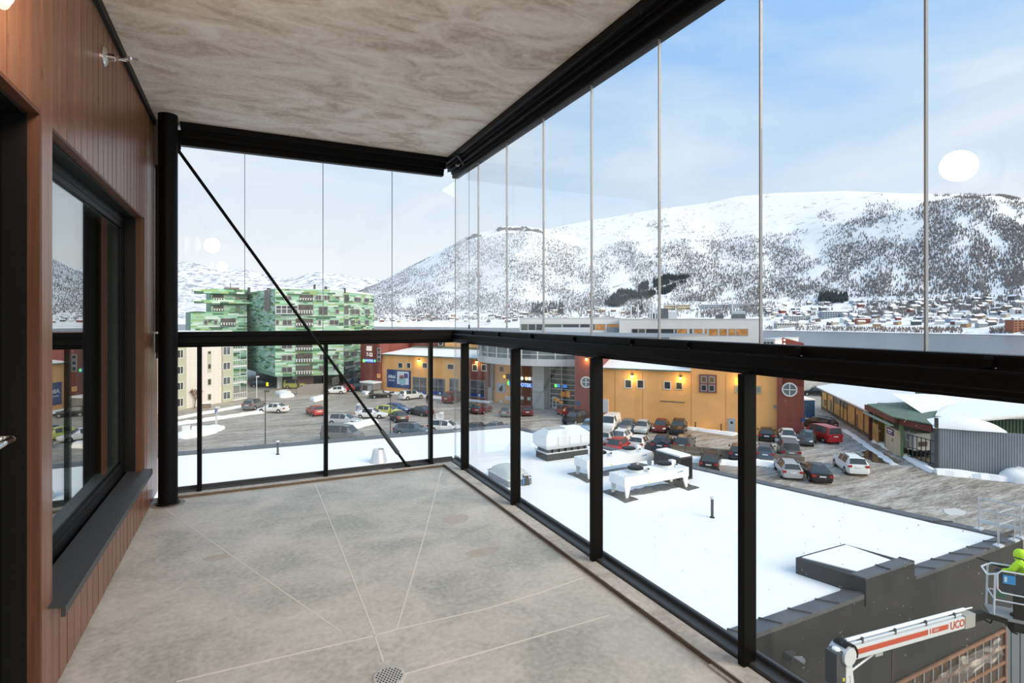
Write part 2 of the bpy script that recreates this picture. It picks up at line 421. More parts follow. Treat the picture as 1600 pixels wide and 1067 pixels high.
# --- window 1
w1 = empty('window_1', (WX - .12, 3.33, WB), kind='structure')
mb = MB()
mb.box(-.700, WX - .034, WY0 - .01, WY1 - .010, WT - .024, WT - .012).box(-.700, WX - .034, WY1 - .024, WY1 - .012, WB, WT - .024).box(-.700, WX - .034, WY0 + .004, WY0 + .014, WB, WT - .024)
obj('reveal', mb, M_black2, w1)
for nm, (x0, x1, b_) in {'outer_frame': (-.735, -.700, .055), 'sash': (-.722, -.704, .085)}.items():
    mb = MB(); ya, yb, za, zb = WY0 + .006, WY1 - .012, WB - .005, WT - .012
    mb.box(x0, x1, ya, yb, za, za + b_).box(x0, x1, ya, yb, zb - b_, zb).box(x0, x1, ya, ya + b_, za + b_, zb - b_).box(x0, x1, yb - b_, yb, za + b_, zb - b_)
    bevel(obj(nm, mb, M_black, w1), .003)
gy0, gy1, gz0, gz1 = WY0 + .085, WY1 - .09, WB + .075, WT - .09
obj('pane', MB().box(-.7205, -.7165, gy0, gy1, gz0, gz1), M_wglass, w1)
obj('pane', MB().box(-.7405, -.7365, gy0, gy1, gz0, gz1), M_wglass, w1)
mb = MB(); x0, x1 = -.7365, -.7205
mb.box(x0, x1, gy0, gy1, gz0, gz0 + .012).box(x0, x1, gy0, gy1, gz1 - .012, gz1).box(x0, x1, gy0, gy0 + .012, gz0, gz1).box(x0, x1, gy1 - .012, gy1, gz0, gz1)
obj('spacer_bar', mb, mat('spacer_grey', (.30, .32, .31), .4), w1)
sill = MB(); sill.extr([(0, WB + .004), (.125, WB - .018), (.125, WB - .048), (.119, WB - .048), (.119, WB - .024), (0, WB - .004)], (-.686, 4.31), (-.686, 2.375))
sill.box(-.575, -.5615, 2.372, 2.378, WB - .052, WB - .014).box(-.60, -.5615, 4.307, 4.312, WB - .048, WB - .014)
obj('sill', sill, M_dgrey, w1)
# room behind the glass: end left open for skylight, green mimics the coating's reflection
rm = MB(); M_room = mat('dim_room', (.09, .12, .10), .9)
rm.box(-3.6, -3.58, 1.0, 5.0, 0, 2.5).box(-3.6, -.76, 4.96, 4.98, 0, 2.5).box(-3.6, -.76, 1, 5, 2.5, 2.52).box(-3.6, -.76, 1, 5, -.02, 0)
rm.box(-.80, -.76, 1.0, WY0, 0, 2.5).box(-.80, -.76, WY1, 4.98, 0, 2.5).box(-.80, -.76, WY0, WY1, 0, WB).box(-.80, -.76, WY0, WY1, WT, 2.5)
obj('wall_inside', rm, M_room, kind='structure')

# --- door 1
d1 = empty('door_1', (-.72, 1.8, 0), kind='structure')
mb = MB().box(-.705, WX - .034, DY1 - .022, DY1 - .012, 0, DT - .012).box(-.705, WX - .034, DY0, DY1 - .022, DT - .022, DT - .012)
obj('reveal', mb, M_black2, d1)
mb = MB().box(-.79, -.705, DY1 - .075, DY1 - .013, 0, DT - .015).box(-.79, -.705, DY0, DY1 - .075, DT - .075, DT - .015).box(-.79, -.705, DY0, DY0 + .06, 0, DT - .075)
bevel(obj('door_frame', mb, M_black, d1), .003)
bevel(obj('door_leaf', MB().box(-.775, -.712, DY0 + .062, DY1 - .077, .01, DT - .078), M_black2, d1), .003)
hz = .935; hy = 2.205
mb = MB().box(-.712, -.700, hy - .022, hy + .018, hz - .13, hz + .16); bp_ = obj('lock_plate', mb, M_galv, d1); bevel(bp_, .006)
mb = MB(); pts = [Vector((-.70, hy - .002, hz))]
for t in range(0, 10):
    a = t / 9 * math.pi / 2; pts.append(Vector((-.672 + .022 * math.sin(a), hy - .002 - .022 * (1 - math.cos(a)), hz)))
pts.append(Vector((-.650, hy - .15, hz)))
mb.tube(pts, .0105, 12); h_ = obj('lever_handle', mb, M_chrome, d1, smooth=True)

# --- wall lamp (glass globe, lit), top left
def wall_lamp(y, z, label):
    l = empty('wall_lamp', (WX, y, z), 0, label, 'lamp')
    obj('housing', MB().lathe((WX, y, z), [(.120, 0), (.124, .010), (.124, .036), (.110, .046), (.090, .046)], 40, (1, 0, 0)), mat('lamp_housing', (.62, .60, .58), .4), l, smooth=False)
    obj('diffuser', MB().lathe((WX, y, z), [(.090, .040), (.088, .062), (.078, .080), (.058, .092), (.030, .098), (.002, .100)], 40, (1, 0, 0)), mat('diffuser_glow', (1, .9, .7), .4, emit=(1, .78, .50), es=1.4), l, smooth=True)
    ld = bpy.data.lights.new('lamp_light', 'POINT'); ld.energy = 12; ld.color = (1, .80, .58); ld.shadow_soft_size = .09
    lo = bpy.data.objects.new('lamp_light', ld); C.objects.link(lo); lo.parent = l; lo.matrix_parent_inverse = wm(l).inverted(); lo.location = (WX + .22, y, z)
wall_lamp(1.83, 2.225, 'lit round bulkhead lamp on the timber wall above the door')
wall_lamp(-1.20, 2.225, 'lit round bulkhead lamp on the timber wall farther back along the balcony')

# --- sidewall sprinkler
p = (WX, 3.185, 2.545)
sp = empty('sprinkler_head', p, 0, 'chrome sprinkler head sticking out of the timber wall', 'sprinkler')
mb = MB().lathe(p, [(.046, 0), (.046, .004), (.036, .012), (.020, .016), (.012, .016)], 28, (1, 0, 0)); obj('escutcheon', mb, M_chrome, sp, smooth=False)
mb = MB().cyl(p, (p[0] + .045, p[1], p[2]), .017, n=16).cyl((p[0] + .045, p[1], p[2]), (p[0] + .06, p[1], p[2]), .012, n=6); obj('body', mb, M_chrome, sp)
mb = MB(); x = p[0]
mb.tube([(x + .058, p[1] - .010, p[2]), (x + .085, p[1] - .016, p[2]), (x + .105, p[1] - .006, p[2])], .0035).tube([(x + .058, p[1] + .010, p[2]), (x + .085, p[1] + .016, p[2]), (x + .105, p[1] + .006, p[2])], .0035)
mb.cyl((x + .062, p[1], p[2]), (x + .100, p[1], p[2]), .003); obj('yoke', mb, M_chrome, sp)
obj('deflector', MB().box(x + .104, x + .108, p[1] - .018, p[1] + .018, p[2] - .016, p[2] + .012).box(x + .09, x + .135, p[1] - .016, p[1] + .016, p[2] + .012, p[2] + .015), M_chrome, sp)

# --- column
cx_, cy_ = -.504, 4.575
col = empty('round_column', (cx_, cy_, 0), 0, 'slender round black steel column beside the timber wall', 'column')
obj('shaft', MB().cyl((cx_, cy_, 0), (cx_, cy_, CEIL), .0605, n=40), M_black, col); smooth_by_angle(col.children[0])
obj('base_ring', MB().lathe((cx_, cy_, 0), [(.108, 0), (.105, .002), (.075, .0025), (.072, .001)], 40), mat('ring_grout', (.30, .27, .24), .9), col)
obj('foot_collar', MB().lathe((cx_, cy_, 0), [(.075, .0), (.073, .012), (.061, .014)], 32), M_black2, col)

# --- brace rod with turnbuckle
a = Vector((-.443, 4.61, 2.515)); b = Vector((1.27, 4.735, .012))
br = empty('brace_rod', b, 0, 'thin black diagonal brace rod from column top to floor edge', 'rod')
obj('rod', MB().cyl(a, b, .0115, n=12), M_black, br)
q0, q1 = a.lerp(b, .862), a.lerp(b, .945)
obj('turnbuckle', MB().cyl(q0, q1, .0185, n=14).cyl(q0 - (b - a).normalized() * .01, q0, .014, .0185, 12), M_dgrey, br)
obj('lug', MB().lathe((a.x - .012, a.y - .012, a.z + .02), [(.022, -.006), (.028, 0), (.028, .012), (.022, .018)], 16, (0, 1, 0)).box(-.47, -.43, 4.60, 4.612, a.z - .02, a.z + .06), M_black, br)
obj('floor_bracket', MB().box(1.12, 1.50, 4.72, 4.764, .0225, .028), M_black2, br)
obj('pin', MB().cyl((1.27, 4.715, .03), (1.27, 4.75, .03), .012), M_black, br)

# --- glazed railings (waist high): handrail, bottom rail, posts, panes
HR = [(-.032, 1.110), (-.032, 1.212), (.026, 1.212), (.030, 1.206), (.030, 1.178), (.047, 1.175), (.052, 1.168), (.052, 1.126), (.036, 1.122), (.036, 1.108), (.030, 1.104), (.030, 1.096), (-.020, 1.096)]
BR = [(.060, -.055), (.060, .028), (.054, .032), (.004, .032), (.004, .052), (-.012, .052), (-.012, -.055)]
TT = [(-.034, CEIL), (-.034, 2.606), (.018, 2.606), (.024, 2.612), (.024, 2.640), (.034, 2.640), (.034, 2.662), (.062, 2.662), (.062, 2.655), (.070, 2.655), (.070, 2.690), (.084, 2.690), (.084, 2.684), (.090, 2.684), (.090, 2.705), (.118, 2.705), (.122, 2.712), (.122, CEIL)]
def oz(prof): return [(o, z) for o, z in prof]
# right side: runs from (GX, YB) to (GX, GY); left of that direction is -X = inwards
def rail_side(p, q, axis):
    rl = empty('glass_railing', ((p[0] + q[0]) / 2, (p[1] + q[1]) / 2, -.055), 0,
               'black framed glass railing along the right side of the balcony' if axis == 'Y' else 'black framed glass railing across the far end of the balcony', 'railing')
    hr = obj('handrail', MB().extr(HR, p, q), M_black, rl); bevel(hr, .002)
    bevel(obj('bottom_rail', MB().extr(BR, p, q), M_dgrey, rl), .002)
    return rl
rr = rail_side((GX, YB), (GX, GY + .03), 'Y')
re_ = rail_side((GX - .035, GY), (WX + .03, GY), 'X')
ys = [1.461 - .9865 * 3, 1.461 - .9865 * 2, 1.461 - .9865, 1.461, 2.447, 3.432, 4.421]
for y0 in ys:
    bevel(obj('post', MB().box(1.647, 1.708, y0, y0 + .030, -.055, 1.10).box(1.708, 1.716, y0 + .004, y0 + .026, .05, 1.10), M_black, rr), .002)
xs = [-.336, .5675, 1.459]
for x0 in xs:
    bevel(obj('post', MB().box(x0, x0 + .030, 4.722, 4.780, -.055, 1.10).box(x0 + .004, x0 + .026, 4.78, 4.788, .05, 1.10), M_black, re_), .002)
ye = [YB] + [y + .015 for y in ys] + [GY - .004]
for a_, b_ in zip(ye, ye[1:]):
    obj('glass_pane', MB().box(GX - .010, GX - .002, a_ + .004, b_ - .004, .05, 1.098), M_glassl, rr)
xe = [WX + .035] + [x + .015 for x in xs] + [GX - .014]
for a_, b_ in zip(xe, xe[1:]):
    obj('glass_pane', MB().box(a_ + .004, b_ - .004, GY - .010, GY - .002, .05, 1.098), M_glassl, re_)
obj('corner_seal', MB().box(GX - .016, GX - .003, GY - .016, GY - .003, .05, 1.098), glass('clear_seal', (.80, .83, .84), .25, .12), re_)
for px in (737, 778, 829, 895, 984, 1073, 1247, 1544):
    a0 = (px - 800) / F; xx = GX - .036; yy = xx * (cs - a0 * sn) / (a0 * cs + sn)
    cmb = MB(); cmb.extr([(0, 1.180), (0, 1.208), (.006, 1.208), (.013, 1.200), (.013, 1.180)], (GX - .030, yy - .010), (GX - .030, yy + .010))
    obj('glazing_clip', cmb, M_black, rr)
    obj('clip_screw', MB().cyl((GX - .0435, yy - .02, 1.1785), (GX - .0435, yy - .02, 1.181), .0025, n=8), M_chrome, rr)
# --- frameless sliding panes above, in a ceiling track
def screen(p, q, axis):
    sc = empty('sliding_glass_screen', ((p[0] + q[0]) / 2, (p[1] + q[1]) / 2, 1.212), 0,
               'frameless sliding glass panes above the right side railing' if axis == 'Y' else 'frameless sliding glass panes above the far end railing', 'glazing')
    bevel(obj('ceiling_track', MB().extr(TT, p, q), M_black, sc), .0015)
    return sc
sr = screen((GX, YB), (GX, GY + .034), 'Y')
se = screen((GX - .123, GY), (WX + .17, GY), 'X')
obj('track_end', MB().extr([(-.034, 2.70), (-.034, 2.606), (.018, 2.606), (.024, 2.640), (.034, 2.662), (.07, 2.70)], (WX + .17, GY), (WX + .03, GY)), M_black, se)
yl = [GY - .004, 4.249, 3.693, 3.132, 2.58, 2.02, 1.458, .901, .345, -.21, -.77, -1.33, -1.89]
for a_, b_ in zip(yl, yl[1:]):
    obj('glass_pane', MB().box(GX - .005, GX + .005, b_ + .0035, a_ - .0035, 1.208, 2.608), M_glass, sr)
for y_ in yl[1:]:
    obj('edge_seal', MB().box(GX - .0065, GX + .0065, y_ - .0025, y_ + .0025, 1.208, 2.608), M_seal, sr)
xl = [WX + .045, -.016, .567, 1.141, GX - .010]
for a_, b_ in zip(xl, xl[1:]):
    obj('glass_pane', MB().box(a_ + .003, b_ - .003, GY - .005, GY + .005, 1.208, 2.608), M_glass, se)
for x_ in xl[1:-1]:
    obj('edge_seal', MB().box(x_ - .0022, x_ + .0022, GY - .0065, GY + .0065, 1.208, 2.608), M_seal, se)
obj('corner_seal', MB().box(GX - .010, GX - .003, GY - .010, GY - .003, 1.208, 2.608), M_seal, se)
# screws, corner hinge, folding latch
for y_ in (1.75, 2.02, 2.36, 2.40, 2.95, 3.0, 3.62, 3.66, 4.3):
    obj('track_screw', MB().cyl((GX - .105, y_, 2.7052), (GX - .105, y_, 2.7025), .0045, n=10), M_chrome, sr)
for x_ in (-.38, -.10, .32, .80, 1.30, 1.52):
    obj('track_screw', MB().cyl((x_, GY - .106, 2.7052), (x_, GY - .106, 2.7025), .0035, n=10), M_chrome, se)
obj('track_arm', MB().bar((GX - .122, 4.42, 2.698), (GX - .03, 4.50, 2.650), .022, .012), M_black2, sr)
obj('track_roller', MB().cyl((GX - .075, 4.60, 2.665), (GX - .045, 4.60, 2.665), .012, n=14).box(GX - .085, GX - .035, 4.56, 4.575, 2.660, 2.668), M_chrome, sr)
# pull cord by the corner
cd = empty('pull_cord', (1.70, 4.385, 1.24), 0, 'thin dark pull cord hanging by the glazed corner', 'cord')
obj('cord', MB().cyl((1.70, 4.385, 1.262), (1.70, 4.385, 2.656), .0016, n=6), M_black2, cd)
obj('toggle', MB().lathe((1.70, 4.385, 1.225), [(.003, 0), (.006, .006), (.006, .03), (.002, .038)], 10), M_black2, cd)
# end channel between wall and glazing, latch, concrete nib over it
ec = empty('wall_channel', (WX + .03, GY, 1.215), 0, 'black edge channel fixing the end glazing to the timber wall', 'channel')
obj('profile', MB().box(WX + .002, WX + .042, GY - .014, GY + .014, 1.214, 2.604), M_black, ec)
obj('latch', MB().box(WX + .004, WX + .03, GY - .034, GY - .015, 1.06, 1.20).box(WX + .010, WX + .02, GY - .036, GY - .022, 1.02, 1.06), M_black2, ec)
obj('trim_5', MB().box(WX + .003, WX + .07, GY - .09, GY + .10, 2.44, CEIL - .001), mat('brown_fascia', (.16, .12, .10), .8), kind='structure')
# melting snow specks stuck on the outside of the lower right panes
mb = MB()
for k in range(620):
    if k < 330: yy = random.uniform(-.9, 2.4); zz = random.uniform(.08, 1.07)
    elif k < 480:
        c0 = random.choice((.80, .95, 1.15, 1.28, 2.0, 2.05)); zz = random.uniform(.1, 1.05); yy = c0 + random.gauss(0, .006)
    else: yy = random.uniform(2.5, 4.7); zz = random.uniform(.1, 1.05)
    r = random.uniform(.0007, .0021); xx = GX - .0015
    vs = [(xx, yy + r * math.cos(t), zz + r * 1.2 * math.sin(t)) for t in (0, 1.26, 2.51, 3.77, 5.03)] + [(xx + r * .7, yy, zz)]
    mb.add(vs, [(i, (i + 1) % 5, 5) for i in range(5)])
obj('snow_specks', mb, M_snow, rr, kind='stuff')
# ================================================================== STREET LEVEL, SEA, MOUNTAINS
def slush(name):
    m = bpy.data.materials.new(name); m.use_nodes = True; t = m.node_tree; b = t.nodes['Principled BSDF']
    c = t.nodes.new('ShaderNodeTexCoord')
    def nz(scale, sx, rot, dist, det=6, rough=.6):
        mm = t.nodes.new('ShaderNodeMapping'); mm.inputs['Scale'].default_value = (sx, 1, 1); mm.inputs['Rotation'].default_value = (0, 0, rot)
        t.links.new(c.outputs['Object'], mm.inputs[0])
        n = t.nodes.new('ShaderNodeTexNoise'); n.inputs['Scale'].default_value = scale; n.inputs['Detail'].default_value = det; n.inputs['Roughness'].default_value = rough; n.inputs['Distortion'].default_value = dist
        t.links.new(mm.outputs[0], n.inputs['Vector']); return n.outputs['Fac']
    def ramp(fac, stops):
        r = t.nodes.new('ShaderNodeValToRGB')
        while len(r.color_ramp.elements) < len(stops): r.color_ramp.elements.new(.5)
        for e_, (p_, c_) in zip(r.color_ramp.elements, stops): e_.position = p_; e_.color = (*c_, 1)
        t.links.new(fac, r.inputs[0]); return r.outputs[0]
    tracks = nz(.62, .14, math.radians(-38), 2.6); fine = nz(2.6, .2, math.radians(-30), 3.0); big = nz(.035, 1, 0, .5, 3)
    base = ramp(fine, [(.36, (.17, .14, .11)), (.5, (.40, .35, .295)), (.66, (.78, .735, .68))])
    ice = ramp(tracks, [(.36, (.74, .70, .66)), (.50, (.42, .365, .31)), (.62, (.16, .13, .10))])
    m1 = t.nodes.new('ShaderNodeMix'); m1.data_type = 'RGBA'; m1.inputs[0].default_value = .5
    t.links.new(base, m1.inputs[6]); t.links.new(ice, m1.inputs[7])
    m2 = t.nodes.new('ShaderNodeMix'); m2.data_type = 'RGBA'; m2.blend_type = 'MULTIPLY'; m2.inputs[0].default_value = .55
    t.links.new(m1.outputs[2], m2.inputs[6]); t.links.new(ramp(big, [(.38, (.62, .58, .54)), (.62, (1, 1, 1))]), m2.inputs[7])
    t.links.new(m2.outputs[2], b.inputs['Base Color'])
    rr_ = t.nodes.new('ShaderNodeMapRange'); rr_.inputs['From Min'].default_value = .35; rr_.inputs['From Max'].default_value = .65; rr_.inputs['To Min'].default_value = .75; rr_.inputs['To Max'].default_value = .42
    t.links.new(tracks, rr_.inputs['Value']); t.links.new(rr_.outputs[0], b.inputs['Roughness']); b.inputs['Specular IOR Level'].default_value = .35
    bp = t.nodes.new('ShaderNodeBump'); bp.inputs['Strength'].default_value = .5; bp.inputs['Distance'].default_value = .15
    t.links.new(fine, bp.inputs['Height']); t.links.new(bp.outputs[0], b.inputs['Normal'])
    return m
M_slush = slush('slushy_ice')
# street level slab (ends at the quay)
poly = [cw(*p) for p in ((-330, 330), (-330, -60), (330, -60), (330, 130), (150, 215), (60, 260), (-60, 330))]
obj('ground', MB().prism(poly, GZ - 6.5, GZ), M_slush, kind='structure')
# sea
M_sea = mat('sea', (.15, .165, .175), .32, spec=.4, bump=.35, bscale=.35)
sea = obj('water', MB().prism([cw(*p) for p in ((-5200, 9000), (-5200, -900), (5200, -900), (5200, 9000))], SEA - 30, SEA), M_sea, kind='structure')

# ---------------------------------------------------------------- snow banks, puddles on the street
def blob_poly(pts, jit, step=.6):
    out = []
    n = len(pts)
    for i in range(n):
        a, b = pts[i], pts[(i + 1) % n]; L = (b - a).length; k = max(1, int(L / step))
        nn = Vector((-(b - a).y, (b - a).x)).normalized()
        for j in range(k): out.append(a.lerp(b, j / k) + nn * random.uniform(-jit, jit))
    return out
def bank(pxs, z, h, label, jit=.18, name='snow_bank', material=None, n=0):
    pts = [G(px, py, z) for px, py in pxs]
    pl = blob_poly(pts, jit); c = sum(pl, Vector((0, 0))) / len(pl)
    vs = []; fs = []; L = len(pl)
    rings = ((1.0, 0.0), (.97, .55), (.86, .9), (.55, 1.0)) if h > .05 else ((1.0, 0.0), (1.0, 1.0))
    for s_, hh in rings:
        for p in pl:
            q = c + (p - c) * s_; vs.append((q.x, q.y, z + h * hh * (1 + (random.uniform(-.15, .15) if hh > .5 and h > .05 else 0))))
    for r in range(len(rings) - 1):
        for i in range(L): fs.append((r * L + i, r * L + (i + 1) % L, (r + 1) * L + (i + 1) % L, (r + 1) * L + i))
    k0 = (len(rings) - 1) * L; vs.append((c.x, c.y, z + h)); fs += [(k0 + i, k0 + (i + 1) % L, len(vs) - 1) for i in range(L)]
    o = obj(name, MB().add(vs, fs), material or M_snow, smooth=h > .05)
    tag(o, label, 'snow bank' if name == 'snow_bank' else name.replace('_', ' '), kind='stuff')
    return o
def strip(p0, p1, w, z, h, label, jit=.15):
    a, b = G(*p0, z), G(*p1, z); n = Vector((-(b - a).y, (b - a).x)).normalized() * w / 2
    pl0 = blob_poly([a - n, b - n, b + n, a + n], jit); L = len(pl0)
    vs = [(p.x, p.y, z) for p in pl0]; c_ = [(p - a).dot((b - a).normalized()) for p in pl0]
    for p, t_ in zip(pl0, c_):
        m_ = a + (b - a).normalized() * t_; q = p.lerp(m_, .45); vs.append((q.x, q.y, z + h * random.uniform(.7, 1.1)))
    fs = [(i, (i + 1) % L, L + (i + 1) % L, L + i) for i in range(L)] + [tuple(range(L, 2 * L))]
    return tag(obj('snow_bank', MB().add(vs, fs), M_snow), label, 'snow bank', kind='stuff')
strip((598, 613), (702, 624), 1.5, GZ, .35, 'strip of ploughed snow along the foot of the orange shop wall')
strip((715, 624), (768, 629), 1.5, GZ, .3, 'strip of snow under the shop window with the blue band')
strip((946, 652), (1150, 680), 1.3, GZ, .3, 'strip of snow between the orange wall and the parked row')
strip((1188, 686), (1262, 694), 1.0, GZ, .25, 'snow strip at the foot of the dark red tower')
strip((1048, 716), (1165, 727), 1.6, GZ, .35, 'snow ridge in front of the brown concrete barriers')
strip((1180, 724), (1258, 733), 1.7, GZ, .4, 'snow ridge beside the silver estate car')
strip((272, 655), (392, 633), 1.0, GZ, .3, 'snow strip along the cream apartment block')
strip((272, 664), (440, 640), 1.4, GZ, .35, 'kerbside snow strip before the cream apartment block')
bank([(272, 683), (300, 672), (345, 666), (352, 670), (330, 679), (290, 686)], GZ, .5, 'low snow mound around the electricity boxes at the far left')
bank([(515, 672), (540, 665), (572, 660), (588, 657), (592, 661), (560, 669), (525, 676)], GZ, .5, 'snow mound behind the silver estate car')
bank([(430, 613), (450, 611), (458, 620), (440, 622)], GZ, .5, 'snow heap by the grey ramp wall', .3)
bank([(484, 626), (507, 619.5), (512, 622), (494, 628)], GZ, .6, 'snow heap at the right end of the grey ramp wall', .3)
bank([(566, 613), (578, 610), (582, 616), (570, 617)], GZ, .4, 'small snow heap at the foot of the dark red sign wall', .2)
strip((1368, 690), (1462, 739), .9, GZ, .3, 'snow ridge along the open loading bays')
strip((1462, 739), (1588, 752), 1.2, GZ, .45, 'snow ridge in front of the grey corrugated fence')
bank([(1560, 748), (1600, 735), (1640, 742), (1640, 760), (1590, 756)], GZ, .9, 'heaped snow at the right end of the grey corrugated fence', .3)
strip((1320, 640 + 32), (1400, 728), .8, GZ, .15, 'thin snow line along the lane by the ochre shed')
M_puddle = mat('puddle_water', (.11, .085, .06), .06, spec=.6, var=.5, vscale=(.7, .7, .7))
for q in ([(1346, 706), (1362, 703), (1392, 712), (1408, 722), (1395, 726), (1365, 722), (1350, 716)], ):
    bank(q, GZ, .012, 'brown meltwater puddle in front of the loading bays', .2, 'puddle', M_puddle)
bank([(1470, 800), (1490, 795), (1512, 800), (1508, 806), (1485, 805)], GZ, .03, 'trampled pale snow patch beside the roof corner', .3, 'snow_patch', mat('dirty_snow', (.62, .60, .57), .8))

# ---------------------------------------------------------------- mountains
def lerp_t(tab, x):
    if x <= tab[0][0]: return tab[0][1]
    for (a, b), (c, d) in zip(tab, tab[1:]):
        if x <= c: return b + (d - b) * (x - a) / (c - a)
    return tab[-1][1]
SHORE = [(200, 2600), (430, 2100), (560, 1650), (800, 1350), (1000, 1150), (1200, 1015), (1400, 820), (1600, 690), (1900, 600), (2400, 560)]
SKY = [(200, 497), (430, 486), (520, 470), (575, 449), (600, 438), (640, 416), (680, 396), (711, 379), (730, 368), (745, 364), (775, 358), (785, 353), (815, 353), (838, 356), (855, 358), (880, 352), (920, 344), (960, 337), (1000, 330), (1040, 324), (1094, 317), (1120, 313), (1150, 306), (1210, 300), (1260, 299), (1320, 297), (1400, 301), (1450, 303), (1510, 303), (1560, 304), (1600, 310), (1700, 330), (1900, 360), (2400, 420)]
TREE = [(200, 520), (430, 500), (540, 462), (600, 440), (640, 420), (680, 401), (711, 386), (740, 375), (790, 366), (830, 364), (850, 372), (900, 386), (1000, 378), (1060, 374), (1120, 376), (1180, 366), (1250, 360), (1330, 345), (1400, 332), (1450, 322), (1500, 309), (1560, 311), (1600, 318), (1900, 370), (2400, 425)]
TOWN = [(200, 500), (560, 494), (700, 490), (800, 486), (1000, 480), (1200, 474), (1400, 472), (1500, 466), (1600, 455), (1900, 450), (2400, 450)]
def fb(x, y, s, o=4): return noise.fractal(Vector((x * s, y * s, 3.1)), 1.0, 2.0, o)
def terr(px, t):
    """profile of the near mountain: t 0 = shore, .22 = upper edge of the town, 1 = crest, >1 = the far side"""
    d0 = lerp_t(SHORE, px); ps = HY + F * (EYE - SEA - .6) / d0
    dt = d0 * 1.38; dc = d0 * 2.7
    sk = lerp_t(SKY, px); tw = lerp_t(TOWN, px); tl = min(max(lerp_t(TREE, px), sk + 3), tw - 5)
    if t <= .22:
        k = t / .22; d = d0 + (dt - d0) * k; py = ps + (tw - ps) * k ** .9
    elif t <= .75:
        k = (t - .22) / .53; d = dt + (d0 * 2.1 - dt) * k; py = tw + (tl - tw) * k
    elif t <= 1:
        k = (t - .75) / .25; d = d0 * 2.1 + (dc - d0 * 2.1) * k; py = tl + (sk - tl) * k
    else:
        k = t - 1; d = dc * (1 + k * .8); py = sk
    z = Z(py, d)
    if t > 1: z = z * (1 - .75 * min(1, (t - 1) / .5)) + -20 * min(1, (t - 1) / .5)
    amp = 0 if t < .1 else min(1, (t - .1) * 3) * (1 if t < .7 else max(.25, 1 - (t - .7) * 4))
    z += amp * d * .0045 * fb(px * 1.0, t * 300, .017) * (1.0 if t < .93 else .6)
    return d, z
NP, NT = 240, 84
vs = []; fs = []
pxs = [180 + (2400 - 180) * i / (NP - 1) for i in range(NP)]
ts = [1.5 * (j / (NT - 1)) for j in range(NT)]
for px in pxs:
    for t in ts:
        d, z = terr(px, t); p = A(px, d); vs.append((p.x, p.y, z))
for i in range(NP - 1):
    for j in range(NT - 1): fs.append((i * NT + j, i * NT + j + 1, (i + 1) * NT + j + 1, (i + 1) * NT + j))
def mountain_mat(name, snow, rock, sc, lo, hi, stretch=(1, 1, .35)):
    m = bpy.data.materials.new(name); m.use_nodes = True; t = m.node_tree; b = t.nodes['Principled BSDF']; b.inputs['Roughness'].default_value = .9; b.inputs['Specular IOR Level'].default_value = .1
    c = t.nodes.new('ShaderNodeTexCoord'); mm = t.nodes.new('ShaderNodeMapping'); mm.inputs['Scale'].default_value = stretch
    t.links.new(c.outputs['Object'], mm.inputs[0])
    n = t.nodes.new('ShaderNodeTexNoise'); n.inputs['Scale'].default_value = sc; n.inputs['Detail'].default_value = 10; n.inputs['Roughness'].default_value = .72; n.inputs['Distortion'].default_value = .6
    t.links.new(mm.outputs[0], n.inputs['Vector'])
    r = t.nodes.new('ShaderNodeValToRGB'); r.color_ramp.elements[0].position = lo; r.color_ramp.elements[1].position = hi
    r.color_ramp.elements[0].color = (*rock, 1); r.color_ramp.elements[1].color = (*snow, 1)
    t.links.new(n.outputs['Fac'], r.inputs[0]); t.links.new(r.outputs[0], b.inputs['Base Color'])
    return m
mtn = obj('mountain', MB().add(vs, fs), mountain_mat('mountain_snow', (.95, .935, .91), (.36, .355, .35), .022, .33, .44), smooth=True, kind='structure')
# far range across the sound
SKYF = [(60, 420), (180, 400), (250, 402), (275, 407), (304, 410), (340, 413), (382, 421), (410, 428), (439, 430), (470, 429), (495, 426), (551, 428), (580, 433), (640, 440), (760, 450), (900, 470)]
vs = []; fs = []; NP2, NT2 = 110, 30
for i in range(NP2):
    px = 60 + 840 * i / (NP2 - 1)
    for j in range(NT2):
        t = 1.4 * j / (NT2 - 1); d = 3300 + 3400 * t; sk = lerp_t(SKYF, px); ps = HY + F * 19.4 / 3300
        k = min(t, 1); z = Z(ps + (sk - ps) * k ** 1.15, d)
        if t > 1: z *= 1 - (t - 1) * 2
        z += (d * .006 * fb(px * 1.6, t * 260, .012) if .06 < t < 1.05 else 0)
        p = A(px, d); vs.append((p.x, p.y, z))
for i in range(NP2 - 1):
    for j in range(NT2 - 1): fs.append((i * NT2 + j, i * NT2 + j + 1, (i + 1) * NT2 + j + 1, (i + 1) * NT2 + j))
obj('mountain_range', MB().add(vs, fs), mountain_mat('far_mountain_snow', (.93, .93, .94), (.34, .36, .40), .014, .43, .53, (1, 1, .5)), smooth=True, kind='structure')

